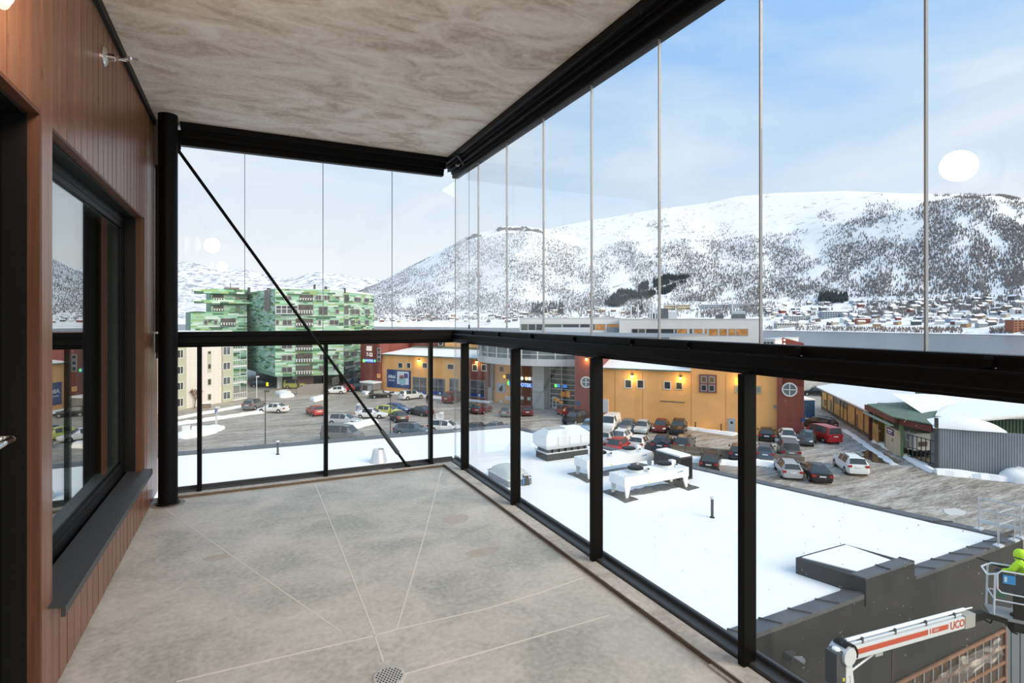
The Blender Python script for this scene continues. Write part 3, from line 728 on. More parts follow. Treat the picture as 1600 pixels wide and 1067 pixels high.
# birch woods and spruce stands on the slope: tens of thousands of small trees
def woods(name, label, spots, hmin, hmax, rad, material):
    n = len(spots); P = np.array(spots, dtype=np.float64)      # x, y, z
    h = np.random.uniform(hmin, hmax, n); r = h * rad * np.random.uniform(.8, 1.25, n); th = np.random.uniform(0, 6.28, n)
    V = np.zeros((n, 4, 3))
    for k in range(3):
        V[:, k, 0] = P[:, 0] + r * np.cos(th + k * 2.094); V[:, k, 1] = P[:, 1] + r * np.sin(th + k * 2.094); V[:, k, 2] = P[:, 2] - .5 + h * .12
    V[:, 3, 0] = P[:, 0]; V[:, 3, 1] = P[:, 1]; V[:, 3, 2] = P[:, 2] + h
    idx = np.arange(n)[:, None] * 4
    T = np.concatenate([idx + np.array([[0, 1, 3]]), idx + np.array([[1, 2, 3]]), idx + np.array([[2, 0, 3]])], 1).reshape(-1)
    me = bpy.data.meshes.new(name); me.vertices.add(n * 4); me.vertices.foreach_set('co', V.reshape(-1))
    me.loops.add(len(T)); me.loops.foreach_set('vertex_index', T.astype(np.int32)); me.polygons.add(n * 3)
    me.polygons.foreach_set('loop_start', np.arange(0, n * 9, 3, dtype=np.int32)); me.update(calc_edges=True); me.validate()
    me.materials.append(material); o = bpy.data.objects.new(name, me); C.objects.link(o)
    return tag(o, label, 'trees', kind='stuff')
birch, spruce, shoret = [], [], []
rnd = random.Random(11)
while len(birch) < 56000:
    px = rnd.uniform(430, 1800); t = rnd.uniform(.10, .97)
    d, z = terr(px, t); py = HY + F * (EYE - z) / d
    tl = lerp_t(TREE, px); q = (py - tl) / 14
    g = fb(px, t * 420, .02, 5) + .55 * noise.noise(Vector((px * .035, t * 2.5, 7.7)))
    dens = .62 + 1.15 * g
    if px < 730: dens += .25
    if q < 0: dens = .22 + 1.0 * (g - .25) if q > -2.2 else -.02 + .6 * (g - .35)
    if t < .22: dens *= .6
    if .225 < t < .30 and px < 1120: dens += .35
    if .22 <= t < .25 and px > 1050: dens *= .25
    if 1180 < px and t > .60 and fb(px, t * 420, .008, 3) > .12 and px < 1420: dens *= .35
    band = 470 - (px - 955) * (40 / 120); off = py - band
    if 945 < px < 1078 and abs(off - 2 * noise.noise(Vector((px * .05, 0, 0)))) < 11 * min(1, (1085 - px) / 40) and t > .2 and len(spruce) < 0:
        p = A(px, d); spruce.append((p.x, p.y, z)); continue
    if rnd.random() < dens:
        p = A(px, d); birch.append((p.x, p.y, z))
for (a, b, y0, y1, n_) in ((945, 1078, 424, 480, 1500), (1278, 1325, 462, 474, 260), (830, 880, 475, 492, 160), (985, 1005, 478, 492, 60)):
    c_ = 0; tries = 0
    while c_ < n_ and tries < 40000:
        tries += 1; px = rnd.uniform(a, b); t = rnd.uniform(.1, .6); d, z = terr(px, t); py = HY + F * (EYE - z) / d
        if not y0 < py < y1: continue
        if a == 945:
            off = py - (473 - (px - 950) * .30)
            if abs(off) > (11 + 11 * noise.noise(Vector((px * .035, 1, 0)))) * min(1, (px - 938) / 30, (1090 - px) / 45) or noise.noise(Vector((px * .09, py * .12, 3))) < -.18: continue
            if abs(off - 1 - 3 * noise.noise(Vector((px * .04, 5, 0)))) < 2 and px > 1000: continue
        p = A(px, d); spruce.append((p.x, p.y, z)); c_ += 1
for _ in range(2200):
    px = rnd.uniform(1195, 1800); t = rnd.uniform(.004, .03)
    if noise.noise(Vector((px * .02, 2, 2))) < -.1: continue
    d, z = terr(px, t); p = A(px, d); shoret.append((p.x, p.y, z))
woods('birch_forest', 'bare birch forest covering the snowy mountainside', birch, 5, 9.5, .17, mat('birch_twigs', (.20, .19, .19), .95, spec=.1))
woods('spruce_forest', 'dark green spruce stand on the lower mountainside', spruce, 10, 17, .20, mat('spruce_green', (.06, .07, .072), .95, spec=.1))
woods('shore_scrub', 'bare scrub along the far shoreline', shoret, 2, 5, .2, mat('scrub_twigs', (.22, .18, .16), .95, spec=.1))
# dark crags under the left summit
mb = MB()
for k in range(26):
    px = rnd.uniform(778, 842) if k < 20 else rnd.uniform(735, 750); t = rnd.uniform(.84, .95); d, z = terr(px, t); p = A(px, d); r = rnd.uniform(14, 34)
    vs_ = [(p.x + r * 1.6 * math.cos(q) * rnd.uniform(.7, 1.2), p.y + r * math.sin(q) * rnd.uniform(.7, 1.2), z - 10) for q in [i * 1.047 for i in range(6)]] + [(p.x + r * .5 * math.cos(q), p.y + r * .5 * math.sin(q), z + rnd.uniform(5, 13)) for q in [i * 1.047 for i in range(6)]]
    mb.add(vs_, [(i, (i + 1) % 6, 6 + (i + 1) % 6, 6 + i) for i in range(6)] + [(6, 7, 8, 9, 10, 11)])
obj('crags', mb, mat('crag_rock', (.17, .17, .18), .95), mtn, kind='stuff')

# ---------------------------------------------------------------- houses on the far shore
M_hroof = mat('house_roof_snow', (.88, .89, .91), .9)
HC = {'white': (.70, .70, .68), 'dark red': (.22, .07, .055), 'ochre': (.42, .28, .15), 'grey': (.33, .35, .38), 'brown': (.17, .13, .11), 'pale yellow': (.55, .49, .38), 'dark grey': (.10, .11, .12)}
hm = {}
def house_mesh(cn, L, Wd, H, R):
    me = MB(); e = .5
    me.box(-L / 2, L / 2, -Wd / 2, Wd / 2, -3, H, 0)
    me.add([(-L / 2, -Wd / 2, H), (-L / 2, Wd / 2, H), (-L / 2, 0, H + R), (L / 2, -Wd / 2, H), (L / 2, Wd / 2, H), (L / 2, 0, H + R)], [(0, 1, 2), (3, 5, 4)], 0)
    for s_ in (-1, 1):
        a = [(-L / 2 - e, s_ * (Wd / 2 + e), H - e * .6), (L / 2 + e, s_ * (Wd / 2 + e), H - e * .6), (L / 2 + e, 0, H + R + .1), (-L / 2 - e, 0, H + R + .1)]
        me.add(a + [(x, y_, z_ + .45) for x, y_, z_ in a], [(0, 3, 2, 1), (4, 5, 6, 7), (0, 1, 5, 4), (2, 3, 7, 6), (1, 2, 6, 5), (3, 0, 4, 7)], 1)
    for k in range(int(L // 2.6)):
        x = -L / 2 + 1.4 + k * 2.6
        for s_ in (-1, 1):
            for z_ in ((1.2, 2.4), (3.9, 5.0)) if H > 5 else ((1.2, 2.4),):
                me.box(x, x + 1.1, s_ * Wd / 2 - .04, s_ * Wd / 2 + .04, z_[0], z_[1], 2)
    return me
hcount = {}
rnd = random.Random(5)
spots = []
tries = 0
while len(spots) < 290 and tries < 9000:
    tries += 1
    px = rnd.uniform(1195, 1640) if rnd.random() < .66 else rnd.uniform(585, 1010)
    t = rnd.uniform(.035, .21) if px > 1100 else rnd.uniform(.06, .22)
    d, z = terr(px, t); py = HY + F * (EYE - z) / d
    if any(abs(px - q[0]) < 6.5 and abs(py - q[1]) < 2.0 for q in spots): continue
    spots.append((px, py, d, z))
for px, py, d, z in spots:
    cn = rnd.choices(list(HC), (26, 14, 7, 18, 15, 7, 13))[0]; v = rnd.randrange(2); key = (cn, v)
    if key not in hm:
        o = obj('house', house_mesh(cn, (10.5, 14)[v], (8, 9)[v], (4.6, 5.6)[v], (2.6, 2.4)[v]), [mat('house_' + cn.replace(' ', '_'), HC[cn], .8), M_hroof, M_dwin]); hm[key] = o
    else: o = twin(hm[key])
    p = A(px, d); o.location = (p.x, p.y, z + .4); o.rotation_euler = (0, 0, -YAW + rnd.choice((0, 0, .4, -.4, 1.57)) + rnd.uniform(-.15, .15))
    k_ = rnd.uniform(.68, .95) * (1.15 if px < 1000 else 1); o.scale = (k_, k_, k_)
    zone = 'below the dark crags' if px < 800 else 'behind the long office' if px < 1100 else 'near the grey boathouses' if px < 1275 else 'around the slate blue flats' if px < 1345 else 'above the long red building' if px < 1445 else 'right of the tallest glass joint' if px < 1530 else 'at the right edge'
    hgt = 'low by the shore' if t < .09 else 'halfway upslope' if t < .15 else 'high under the woods'
    sz = 'small ' if v == 0 else 'longer '
    tag(o, '%s%s house %s %s' % (sz, cn, hgt, zone), 'house', '%s%s houses %s %s' % (sz, cn, hgt, zone))
# larger blocks of flats across the sound
def far_block(px0, px1, y0, y1, t, col, label, nf):
    d, _ = terr((px0 + px1) / 2, t); a, b = A(px0, d), A(px1, d); f = Fac(a, b); z0, z1 = Z(y1, d), Z(y0, d)
    e_ = empty('apartment_block', (f.P(f.L / 2).x, f.P(f.L / 2).y, z0), 0, label, 'building')
    obj('wall', f.mb().box(0, f.L, -13, 0, z0 - 8, z1), mat('far_block_' + label.split()[0].lower() + str(px0), col, .8), e_)
    obj('roof', f.mb().box(-.4, f.L + .4, -13.4, .4, z1, z1 + .8), M_hroof, e_)
    fh = (z1 - z0) / nf; nw = max(3, int(f.L / 4.5))
    for r_ in range(nf):
        mb = f.mb()
        for c_ in range(nw):
            u = (c_ + .25) * f.L / nw; mb.box(u, u + f.L / nw * .5, -.1, .12, z0 + fh * (r_ + .3), z0 + fh * (r_ + .8))
        obj('window_row', mb, M_dwin, e_)
far_block(1283, 1323, 472, 480, .215, (.55, .57, .60), 'grey flats with white balconies below the woods across the sound', 3)
far_block(1332, 1364, 470, 480, .22, (.34, .39, .46), 'blue grey flats across the sound, left of two in line', 3)
far_block(1365, 1397, 469.5, 480, .22, (.34, .39, .46), 'blue grey flats across the sound, right of two in line', 3)
far_block(1098, 1140, 476, 484, .19, (.36, .42, .49), 'blue grey terrace across the sound behind the white office roof, left one', 3)
far_block(1142, 1186, 475, 483, .19, (.38, .43, .49), 'blue grey terrace across the sound behind the white office roof, right one', 3)
far_block(1285, 1328, 487, 499, .10, (.24, .29, .35), 'large slate blue flats in the middle of the town across the sound', 4)
far_block(1343, 1374, 498, 504, .06, (.34, .07, .05), 'long dark red waterside building across the sound', 2)
far_block(1229, 1270, 494, 503, .07, (.30, .33, .37), 'grey waterside flats across the sound, left of the slate blue flats', 3)
far_block(1449, 1476, 499, 507, .07, (.25, .30, .38), 'blue flats with white balconies just right of the tallest glass joint', 3)
far_block(1486, 1520, 498, 507, .07, (.27, .32, .40), 'blue flats across the sound, second group right of the tallest glass joint', 3)
far_block(1584, 1604, 500, 520, .015, (.38, .14, .08), 'red brown and blue tower on the far quay at the right edge', 5)
far_block(1039, 1055, 477, 485, .18, (.58, .50, .36), 'pale yellow villa across the sound above the white office roof, left of two', 2)
far_block(1060, 1077, 476, 484, .18, (.58, .50, .36), 'pale yellow villa across the sound above the white office roof, right of two', 2)
far_block(1214, 1292, 505, 509, .035, (.36, .37, .38), 'row of grey boathouses along the far shore', 1)
# ================================================================== FLAT SNOW ROOF BELOW THE BALCONY
CZ = -5.85
NA, NB_ = cw(5.588, 12.59), cw(16.80, 18.16)        # near wall line (outer edge of coping)
nf = Fac(NA, NB_)
Wl = nf.P(-24, 0)                                     # the wall runs on out of sight to the left
CR = cw(-.3, 37.8)                                    # far corner
FL_ = cw(-30, 24.85)
rb = empty('flat_roof_building', (nf.P(4, -8).x, nf.P(4, -8).y, GZ), 0, 'low dark building with a wide flat snow covered roof below the balcony', 'building')
outer = [Wl, NB_, CR, FL_, cw(-34, 8)]
obj('body', MB().prism(outer, GZ, CZ - .10), M_felt, rb)
def inset(poly, w):
    c = sum(poly, Vector((0, 0))) / len(poly); out = []
    n = len(poly)
    for i in range(n):
        a, b, d = poly[i - 1], poly[i], poly[(i + 1) % n]
        e1, e2 = (b - a).normalized(), (d - b).normalized(); n1, n2 = Vector((-e1.y, e1.x)), Vector((-e2.y, e2.x))
        if n1.dot(c - b) < 0: n1 = -n1
        if n2.dot(c - b) < 0: n2 = -n2
        bi = (n1 + n2); bi = bi / (bi.length ** 2) * 2 if bi.length > 0 else n1
        out.append(b + bi * w)
    return out
inn = inset(outer, .42)
far_ = Vector((-(FL_ - CR).y, (FL_ - CR).x)).normalized()
if far_.dot(NA - CR) < 0: far_ = -far_
inn[2] = inn[2] + far_ * .45; inn[3] = inn[3] + far_ * .45
# snow surface with a ragged edge lapping on to the coping
sp_ = []
for i in range(len(inn)):
    a, b = inn[i], inn[(i + 1) % len(inn)]; k = max(2, int((b - a).length / .35)); nn = Vector((-(b - a).y, (b - a).x)).normalized()
    ph = random.uniform(0, 9)
    for j in range(k): sp_.append(a.lerp(b, j / k) + nn * (.10 * noise.noise(Vector((j * .23 + ph, i * 3.1, 0))) + .05 * noise.noise(Vector((j * .9, i, 4)))))
obj('roof_snow', MB().prism(sp_, CZ - .18, RZ), M_roofsnow, rb)
# coping: folded sheet lengths with standing seams
def coping(a, b, ia, ib, L, dz0=0.0, t0=0.0, t1=1.0):
    n = max(1, round((b - a).length * (t1 - t0) / L))
    for k in range(n):
        s0, s1 = t0 + (t1 - t0) * k / n, t0 + (t1 - t0) * (k + 1) / n
        p = [a.lerp(b, s0), a.lerp(b, s1), ia.lerp(ib, s1), ia.lerp(ib, s0)]
        lift = random.uniform(0, .012) + dz0
        mb = MB(); mb.prism(p, CZ - .11 + dz0, CZ + lift, 0)
        e = (b - a).normalized() * .035
        mb.prism([p[1] - e, p[1], p[2], p[2] - e], CZ + lift, CZ + lift + .035, 0)
        obj('coping', mb, M_cope, rb)
io = [i for i in inn]
tl_ = 24 + nf.L
coping(outer[0], outer[1], io[0], io[1], 1.05, 0, 0.45, (nf.U(1353) + 24) / tl_)
coping(outer[0], outer[1], io[0], io[1], 1.05, 0, (nf.U(1429) + 24) / tl_ + .002, 1.0)
coping(outer[1], outer[2], io[1], io[2], 1.9)
coping(outer[2], outer[3], io[2], io[3], 2.0)
# raised kerbed block at the near edge
b0, b1 = G(1353, 930, CZ), G(1429, 903, CZ); bv = cw(-1.13, 1.35) * 1.0
blk = [b0, b1, b1 + bv, b0 + bv]
obj('raised_block', MB().prism(blk, CZ - .3, CZ + .40), M_felt, rb)
bi = inset(blk, .10); obj('block_snow', MB().prism([bi[0] + (b0 - bi[0]) * -2.2, bi[1] + (b1 - bi[1]) * -2.2, bi[2], bi[3]], CZ + .3, CZ + .43), M_roofsnow, rb)
ca, cb = b0, b1; nn_ = bv.normalized() * .36
for k in range(2):
    p = [ca.lerp(cb, k / 2), ca.lerp(cb, (k + 1) / 2)]; e = (cb - ca).normalized() * .03
    mb = MB().prism([p[0], p[1], p[1] + nn_, p[0] + nn_], CZ + .36, CZ + .445 + .01 * k); mb.prism([p[1] - e, p[1], p[1] + nn_, p[1] + nn_ - e], CZ + .44, CZ + .48)
    obj('coping', mb, M_cope, rb)
# the wall below: sheet seams, timber lattice under repair, panel at the right
mb = nf.mb()
uA = nf.U(1394); mb.box(uA - .02, uA + .02, 0, .015, GZ, -7.6)
obj('wall_seam', mb, mat('rust_brown', (.10, .06, .04), .7), rb)
def lz(px, py):
    u = nf.U(px); return u, Z(py, dep(nf.P(u)))
u0, z0_ = lz(1395, 1067); u1, z1_ = lz(1568, 981)
zt = -7.35
zt = z1_
lat = MB(nf.M); lat.box(u0 - 2.0, u1, .005, .02, zt - 3.6, zt); obj('sheathing', lat, mat('brown_sheathing', (.085, .06, .045), .8, var=.3, vscale=(2, 2, 2)), rb)
M_batten = mat('brown_batten', (.26, .14, .085), .75, var=.25, vscale=(3, 3, 3))
for k in range(7):
    zz = zt - .04 - k * .50; obj('batten', nf.mb().box(u0 - 2.0, u1, .03, .075, zz - .045, zz + .045), M_batten, rb)
obj('batten', nf.mb().box(u1 - .06, u1 + .03, .03, .085, zt - 3.6, zt + .04), M_batten, rb)
k = u1 - .46
while k > u0 - 2.0:
    obj('metal_stud', nf.mb().box(k - .02, k + .02, .02, .06, zt - 3.6, zt), M_galv, rb); k -= .46
# grey sheet panels to the right of the lattice
mb = nf.mb()
for k in range(12):
    mb.box(u1 + .10 + k * .30, u1 + .38 + k * .30, 0, .05 if k % 2 else .03, GZ, zt + .55)
obj('grey_panel', mb, mat('blue_grey_sheet', (.13, .145, .165), .5, var=.2, vscale=(1, 1, .4)), rb)
# roof drain pipe box on the wall below the balcony
p0, p1 = G(1211, 1008, -6.5), G(1240, 1026, -6.6)
mb = MB().bar((p0.x, p0.y, -6.5), (p1.x, p1.y, -6.62), .28, .14); obj('duct_box', mb, M_dgrey, rb)
mb = MB(); q = G(1233, 1025, -6.6)
for k in range(5): mb.bar((p1.x, p1.y, -6.60), (p1.x + .25 * math.cos(.3 * k - 1.4), p1.y + .25 * math.sin(.3 * k - 1.4), -6.64), .02, .02)
obj('duct_grille', mb, M_galv, rb)
# torn plastic sheet hanging over the lattice
sh = MB(); nu, nv = 30, 14; ua, ub = lz(1432, 1067)[0], lz(1552, 1000)[0]
for j in range(nv):
    for i in range(nu):
        s_, t_ = i / (nu - 1), j / (nv - 1); u = ua + (ub - ua) * s_ + .1 * t_ * noise.noise(Vector((s_ * 6, t_ * 4, 2)))
        top = zt - .30 + .26 * s_ - .05 * math.sin(s_ * 9); drop = (.75 + .35 * math.sin(s_ * 5 + 1.0) + .2 * noise.noise(Vector((s_ * 9, 0, 9)))) * (1 if s_ < .93 else .8)
        sh.v.append(tuple(nf.M @ Vector((u, .16 + .10 * t_ + .11 * noise.noise(Vector((s_ * 11, t_ * 5, 5))), top - drop * t_ ))))
for j in range(nv - 1):
    for i in range(nu - 1): sh.f.append((j * nu + i, j * nu + i + 1, (j + 1) * nu + i + 1, (j + 1) * nu + i)); sh.m.append(0)
M_film = glass('plastic_film', (.80, .80, .77), .45, .13)
ps = obj('plastic_sheet', sh, M_film, smooth=True); tag(ps, 'torn translucent plastic sheet hanging over the timber lattice', 'plastic sheet')

# ================================================================== ORANGE SHOPPING CENTRE
mall = empty('shopping_centre', (*A(900, 100), GZ), 0, 'orange and dark red shopping centre behind the car park', 'building')
M_eave = mat('green_eave', (.16, .19, .12), .7)
M_lampm = M_black2
def wlamp(fac, px, py, n=.0):
    u = fac.U(px); z = Z(py, dep(fac.P(u)))
    l = obj('wall_light', fac.mb().box(u - .16, u + .16, n, n + .16, z + .16, z + .34), M_lampm, mall)
    obj('glow', fac.mb().box(u - .15, u + .15, n + .02, n + .28, z - .12, z + .16), M_lampe, l)
    ld = bpy.data.lights.new('wall_light_lamp', 'POINT'); ld.energy = 75; ld.color = (1, .62, .12); ld.shadow_soft_size = .15
    lo = bpy.data.objects.new('wall_light_lamp', ld); C.objects.link(lo); p = fac.P(u, n + .55); lo.location = (p.x, p.y, z - .25); lo.parent = mall; lo.matrix_parent_inverse = wm(mall).inverted()
# left orange facade and its sign tower
fl_ = Fac(G(597, 611.5, GZ), G(766, 628, GZ))
zE = Z(558, dep(fl_.P(fl_.U(672))))
uT0, uT1, uO1 = fl_.U(568), fl_.U(597), fl_.U(720)
uD1 = fl_.U(763)
zTop = -1.9
obj('sign_tower', fl_.mb().box(uT0, uT1, -12, .8, GZ, zTop + 1.2), M_red, mall)
obj('orange_wall', fl_.mb().box(uT1, uO1, -9, 0, GZ, zE), M_orange, mall)
obj('red_wall', fl_.mb().box(uO1, uD1, -9, .15, GZ, zE), M_red, mall)
obj('orange_wall', fl_.mb().box(uD1, fl_.U(812), -9, -.6, GZ, zE - .3), M_orange, mall)
obj('eave', fl_.mb().box(uT1, uD1, -9, .45, zE, zE + .25), M_eave, mall)
mb = fl_.mb(); zR = zE + 1.25
mb.add([(uT1, .45, zE + .25), (uD1 + 2, .45, zE + .25), (uD1 + 2, -7.5, zR), (uT1 + 1.2, -7.5, zR), (uT1, -7.5, zE), (uD1 + 2, -7.5, zE)], [(0, 1, 2, 3), (0, 3, 4), (1, 5, 2), (3, 2, 5, 4)])
obj('roof_snow', mb, M_snow, mall)
obj('gutter', fl_.mb().box(uT1 + 1.2, uD1 + 2, -7.9, -7.4, zR, zR + .35), M_eave, mall)
uB = fl_.U(655)
obj('upper_wall', fl_.mb().box(uT1, uB, -16, -7.9, GZ, -1.8), M_red, mall)
obj('upper_wall', fl_.mb().box(uB, uD1 + 8, -16, -7.8, GZ, -1.8), M_orange, mall)
obj('upper_roof', fl_.mb().box(uT0 - 1, uD1 + 30, -34, -7.6, -1.8, -1.45), mat('grey_roof_sheet', (.24, .25, .26), .6), mall)
fup = Fac(fl_.P(0, -7.8), fl_.P(fl_.L, -7.8))
window_on(fup, fup.rect(685, 692, 532, 540), mall, fw=.12)
for a_, b_ in ((622, 629.5), (635.5, 642), (660, 668)): window_on(fl_, fl_.rect(a_, b_, 566.5, 575.5), mall, cols=1)
window_on(fl_, fl_.rect(699, 709.5, 568.5, 577.5), mall)
fr15 = Fac(fl_.P(0, .15), fl_.P(fl_.L, .15))
for a_, b_ in ((738, 746.5), (752, 760.5)): window_on(fr15, fr15.rect(a_, b_, 569, 580), mall, fw=.14)
wlamp(fl_, 655, 564); wlamp(fr15, 745.5, 566)
# shop windows with blue lower band
M_blue = mat('blue_film', (.02, .065, .25), .4); M_shopgl = mat('shop_glass', (.13, .13, .13), .12, var=.5, vscale=(.5, .5, 1.2))
for fac, a_, b_, y0, y1 in ((fl_, 645, 667, 589, 618), (fl_, 674, 696, 591, 618), (fl_, 702, 717, 591, 622), (fr15, 734.5, 758, 594, 621)):
    r = fac.rect(a_, b_, y0, y1); w = window_on(fac, r, mall, M_gfr, M_shopgl, 2, 2, .12, .08, 'shop_window')
    obj('blue_band', fac.mb().box(r[0] + .1, r[1] - .1, .035, .05, r[2] + .1, r[2] + (r[3] - r[2]) * .24), M_blue, w)
    obj('band_emblem', fac.mb().box((r[0] + r[1]) / 2 + .25, (r[0] + r[1]) / 2 + .65, .05, .06, r[2] + .25, r[2] + (r[3] - r[2]) * .2), M_white, w)
# billboard
r = fl_.rect(605, 642, 578, 606); bbd = obj('billboard', fl_.mb().box(r[0], r[1], 0, .12, r[2], r[3]), mat('billboard_blue', (.030, .06, .19), .5), mall)
um, h_ = (r[0] + r[1]) / 2, r[3] - r[2]; Lb = r[1] - r[0]
right = 1 if fl_.U(642) > fl_.U(605) else -1; ul = (r[0] if right > 0 else r[1])
text('lettering', 'Alltid', h_ * .26, fl_.tm(ul + right * Lb * .215, .125, r[2] + h_ * .60), M_white, bbd)
text('lettering', 'lave priser', h_ * .115, fl_.tm(ul + right * Lb * .215, .125, r[2] + h_ * .40), M_white, bbd)
pc = obj('poster', fl_.mb().box(ul + right * Lb * .45, ul + right * Lb * .93, .12, .16, r[2] + h_ * .22, r[2] + h_ * .93), mat('poster_white', (.70, .74, .80), .5), bbd)
mb = fl_.mb(); mb.box(ul + right * Lb * .74, ul + right * Lb * .90, .16, .175, r[2] + h_ * .58, r[2] + h_ * .84); obj('poster_print', mb, mat('poster_navy', (.05, .05, .2), .5), pc)
mb = fl_.mb(); mb.box(ul + right * Lb * .55, ul + right * Lb * .72, .16, .172, r[2] + h_ * .52, r[2] + h_ * .72); obj('poster_print', mb, mat('poster_red', (.6, .12, .10), .5), pc)
mb = fl_.mb(); mb.lathe((ul + right * Lb * .67, .16, r[2] + h_ * .43), [(Lb * .15, 0), (Lb * .15, .012)], 20, (0, 1, 0)); obj('poster_print', mb, mat('poster_teal', (.28, .5, .55), .5), pc)
# sign tower lettering
ft = Fac(fl_.P(0, .8), fl_.P(fl_.L, .8))
def on(fac, px, py): u = fac.U(px); return u, Z(py, dep(fac.P(u)))
u, z = on(ft, 577.5, 554); text('lettering', '7-22', 1.0, ft.tm(u, .03, z), mat('sign_white', (.9, .85, .8), .5, emit=(1, .92, .85), es=.6), mall)
u, z = on(ft, 577, 545.5); obj('sign_panel', ft.mb().box(u - .75, u + .75, 0, .08, z - .35, z + .65), mat('sign_cream', (.85, .74, .68), .5, emit=(1, .85, .78), es=.35), mall)
r = ft.rect(568.3, 587, 561, 566); sgn = obj('pharmacy_sign', ft.mb().box(r[0], r[1], 0, .12, r[2], r[3]), mat('sign_blue', (.02, .12, .55), .4, emit=(.02, .14, .7), es=.6), mall)
M_sgw = mat('sign_letter_blue_white', (.6, .75, 1), .4, emit=(.55, .72, 1), es=.9); M_sgg = mat('sign_green', (.2, .9, .15), .4, emit=(.15, .9, .1), es=1.2)
text('lettering', 'APOTEK', .62, ft.tm((r[0] + r[1]) / 2, .125, (r[2] + r[3]) / 2), M_sgw, sgn)
u, z = on(ft, 569.3, 563.5); obj('green_disc', ft.mb().lathe((u, .12, z), [(.34, 0), (.34, .06)], 16, (0, 1, 0)), M_sgg, sgn)
u, z = on(ft, 586.6, 563.7); obj('green_disc', ft.mb().lathe((u, .12, z), [(.24, 0), (.24, .06)], 14, (0, 1, 0)), M_sgg, sgn)
for y0, y1 in ((543.5, 550), (551, 557.5), (558, 565)): window_on(ft, ft.rect(589.5, 595, y0, y1), mall, M_gfr, fw=.16)
window_on(ft, ft.rect(589.5, 594.5, 584, 590), mall, M_orange, M_lwin, fw=.2)
# entrance porch at the tower foot
r = ft.rect(576.5, 596, 597, 611); pr = obj('porch', ft.mb().box(r[0], r[1], 0, 2.2, GZ, r[3]), mat('porch_grey', (.26, .25, .24), .6), mall)
obj('porch_snow', ft.mb().box(r[0] - .1, r[1] + .1, 0, 2.4, r[3], r[3] + .28), M_snow, mall)
um = (r[0] + r[1]) / 2; obj('porch_door', ft.mb().box(um - 1.1, um + .1, 2.2, 2.26, GZ, r[3] - .5), mat('porch_brown', (.10, .06, .045), .6), pr)
obj('porch_panel', ft.mb().box(um + .3, um + 1.2, 2.2, 2.24, GZ + .4, r[3] - .4), M_gfr, pr)

# recessed entrance: bowed glass storey on a white band, pillar, glass wall
fe = Fac(G(795, 632, GZ), G(905, 645, GZ))
de = lambda px: dep(fe.P(fe.U(px)))
uP0, uP1 = fe.U(752), fe.U(905)
ulo, uhi = min(uP0, uP1), max(uP0, uP1)
arc = []
for k in range(17):
    s_ = k / 16; u = ulo + (uhi - ulo) * s_; n_ = 1.0 + 4.2 * math.sin(math.pi * s_) ** .8; arc.append(fe.P(u, n_))
back = [fe.P(uhi, -6), fe.P(ulo, -6)]
zB0, zB1, zG1 = Z(569.5, dep(fe.P((ulo + uhi) / 2, 4))), Z(559.0, dep(fe.P((ulo + uhi) / 2, 4))), -2.2
obj('canopy_band', MB().prism(arc + back, zB0, zB1), M_palew, mall)
arc2 = [p - fe.n * .25 for p in arc]
obj('bow_glazing', MB().prism(arc2 + back, zB1, zG1), mat('bow_glass', (.20, .24, .24), .10, var=.4, vscale=(.4, .4, .6)), mall)
mb = MB()
for k in range(0, 17, 2): mb.bar((arc[k].x, arc[k].y, zB1), (arc[k].x, arc[k].y, zG1), .14, .14)
for zz in (zB1 + .7, zB1 + 2.0, zB1 + 3.2):
    for k in range(16): mb.bar((arc[k].x, arc[k].y, zz), (arc[k + 1].x, arc[k + 1].y, zz), .10, .10)
obj('bow_mullions', mb, M_wfr, mall)
obj('bow_roof', MB().prism(arc + back, zG1, zG1 + .4), M_palew, mall)
obj('entrance_wall', fe.mb().box(fe.U(795), fe.U(834), -1.5, -.6, GZ, zB0), mat('brick_brown', (.22, .085, .045), .8, var=.2, vscale=(2, 2, 3)), mall)
obj('pillar', fe.mb().box(fe.U(834), fe.U(852), -1.5, .4, GZ, zB0), mat('pillar_pale', (.52, .52, .48), .6), mall)
obj('notice_board', fe.mb().box(fe.U(834.5), fe.U(851.5), .4, .46, Z(610, de(843)), Z(594, de(843))), mat('notice_grey', (.62, .63, .62), .5), mall)
mb = fe.mb(); r = fe.rect(835.5, 848, 595, 608)
for k in range(5): mb.box(r[0], r[1] - (k % 2) * .5, .46, .468, r[3] - .2 - k * .42, r[3] - .12 - k * .42)
obj('notice_lines', mb, M_gfr, mall)
r = fe.rect(852, 900, 569, 640)
M_atr = mat('atrium_glass', (.16, .145, .125), .12, var=.8, vscale=(.7, .7, .9), col2=(.04, .045, .045))
obj('glass_wall', fe.mb().box(r[0], r[1], -1.5, -1.2, GZ, zB0), M_atr, mall)
mb = fe.mb()
for k in range(10): z = GZ + (zB0 - GZ) * k / 9; mb.box(r[0], r[1], -1.2, -1.1, z - .045, z + .045)
for px in (853, 872, 893, 899): mb.box(fe.U(px) - .06, fe.U(px) + .06, -1.2, -1.1, GZ, zB0)
obj('glass_wall_mullions', mb, M_wfr, mall)
window_on(Fac(fe.P(0, -1.15), fe.P(fe.L, -1.15)), fe.rect(857, 864, 621, 639), mall, M_wfr, M_dwin, fw=.2, name='entrance_door')
window_on(Fac(fe.P(0, -1.15), fe.P(fe.L, -1.15)), fe.rect(894, 900, 621, 637), mall, M_wfr, M_dwin, fw=.2, name='entrance_door')
f11 = Fac(fe.P(0, -1.05), fe.P(fe.L, -1.05))
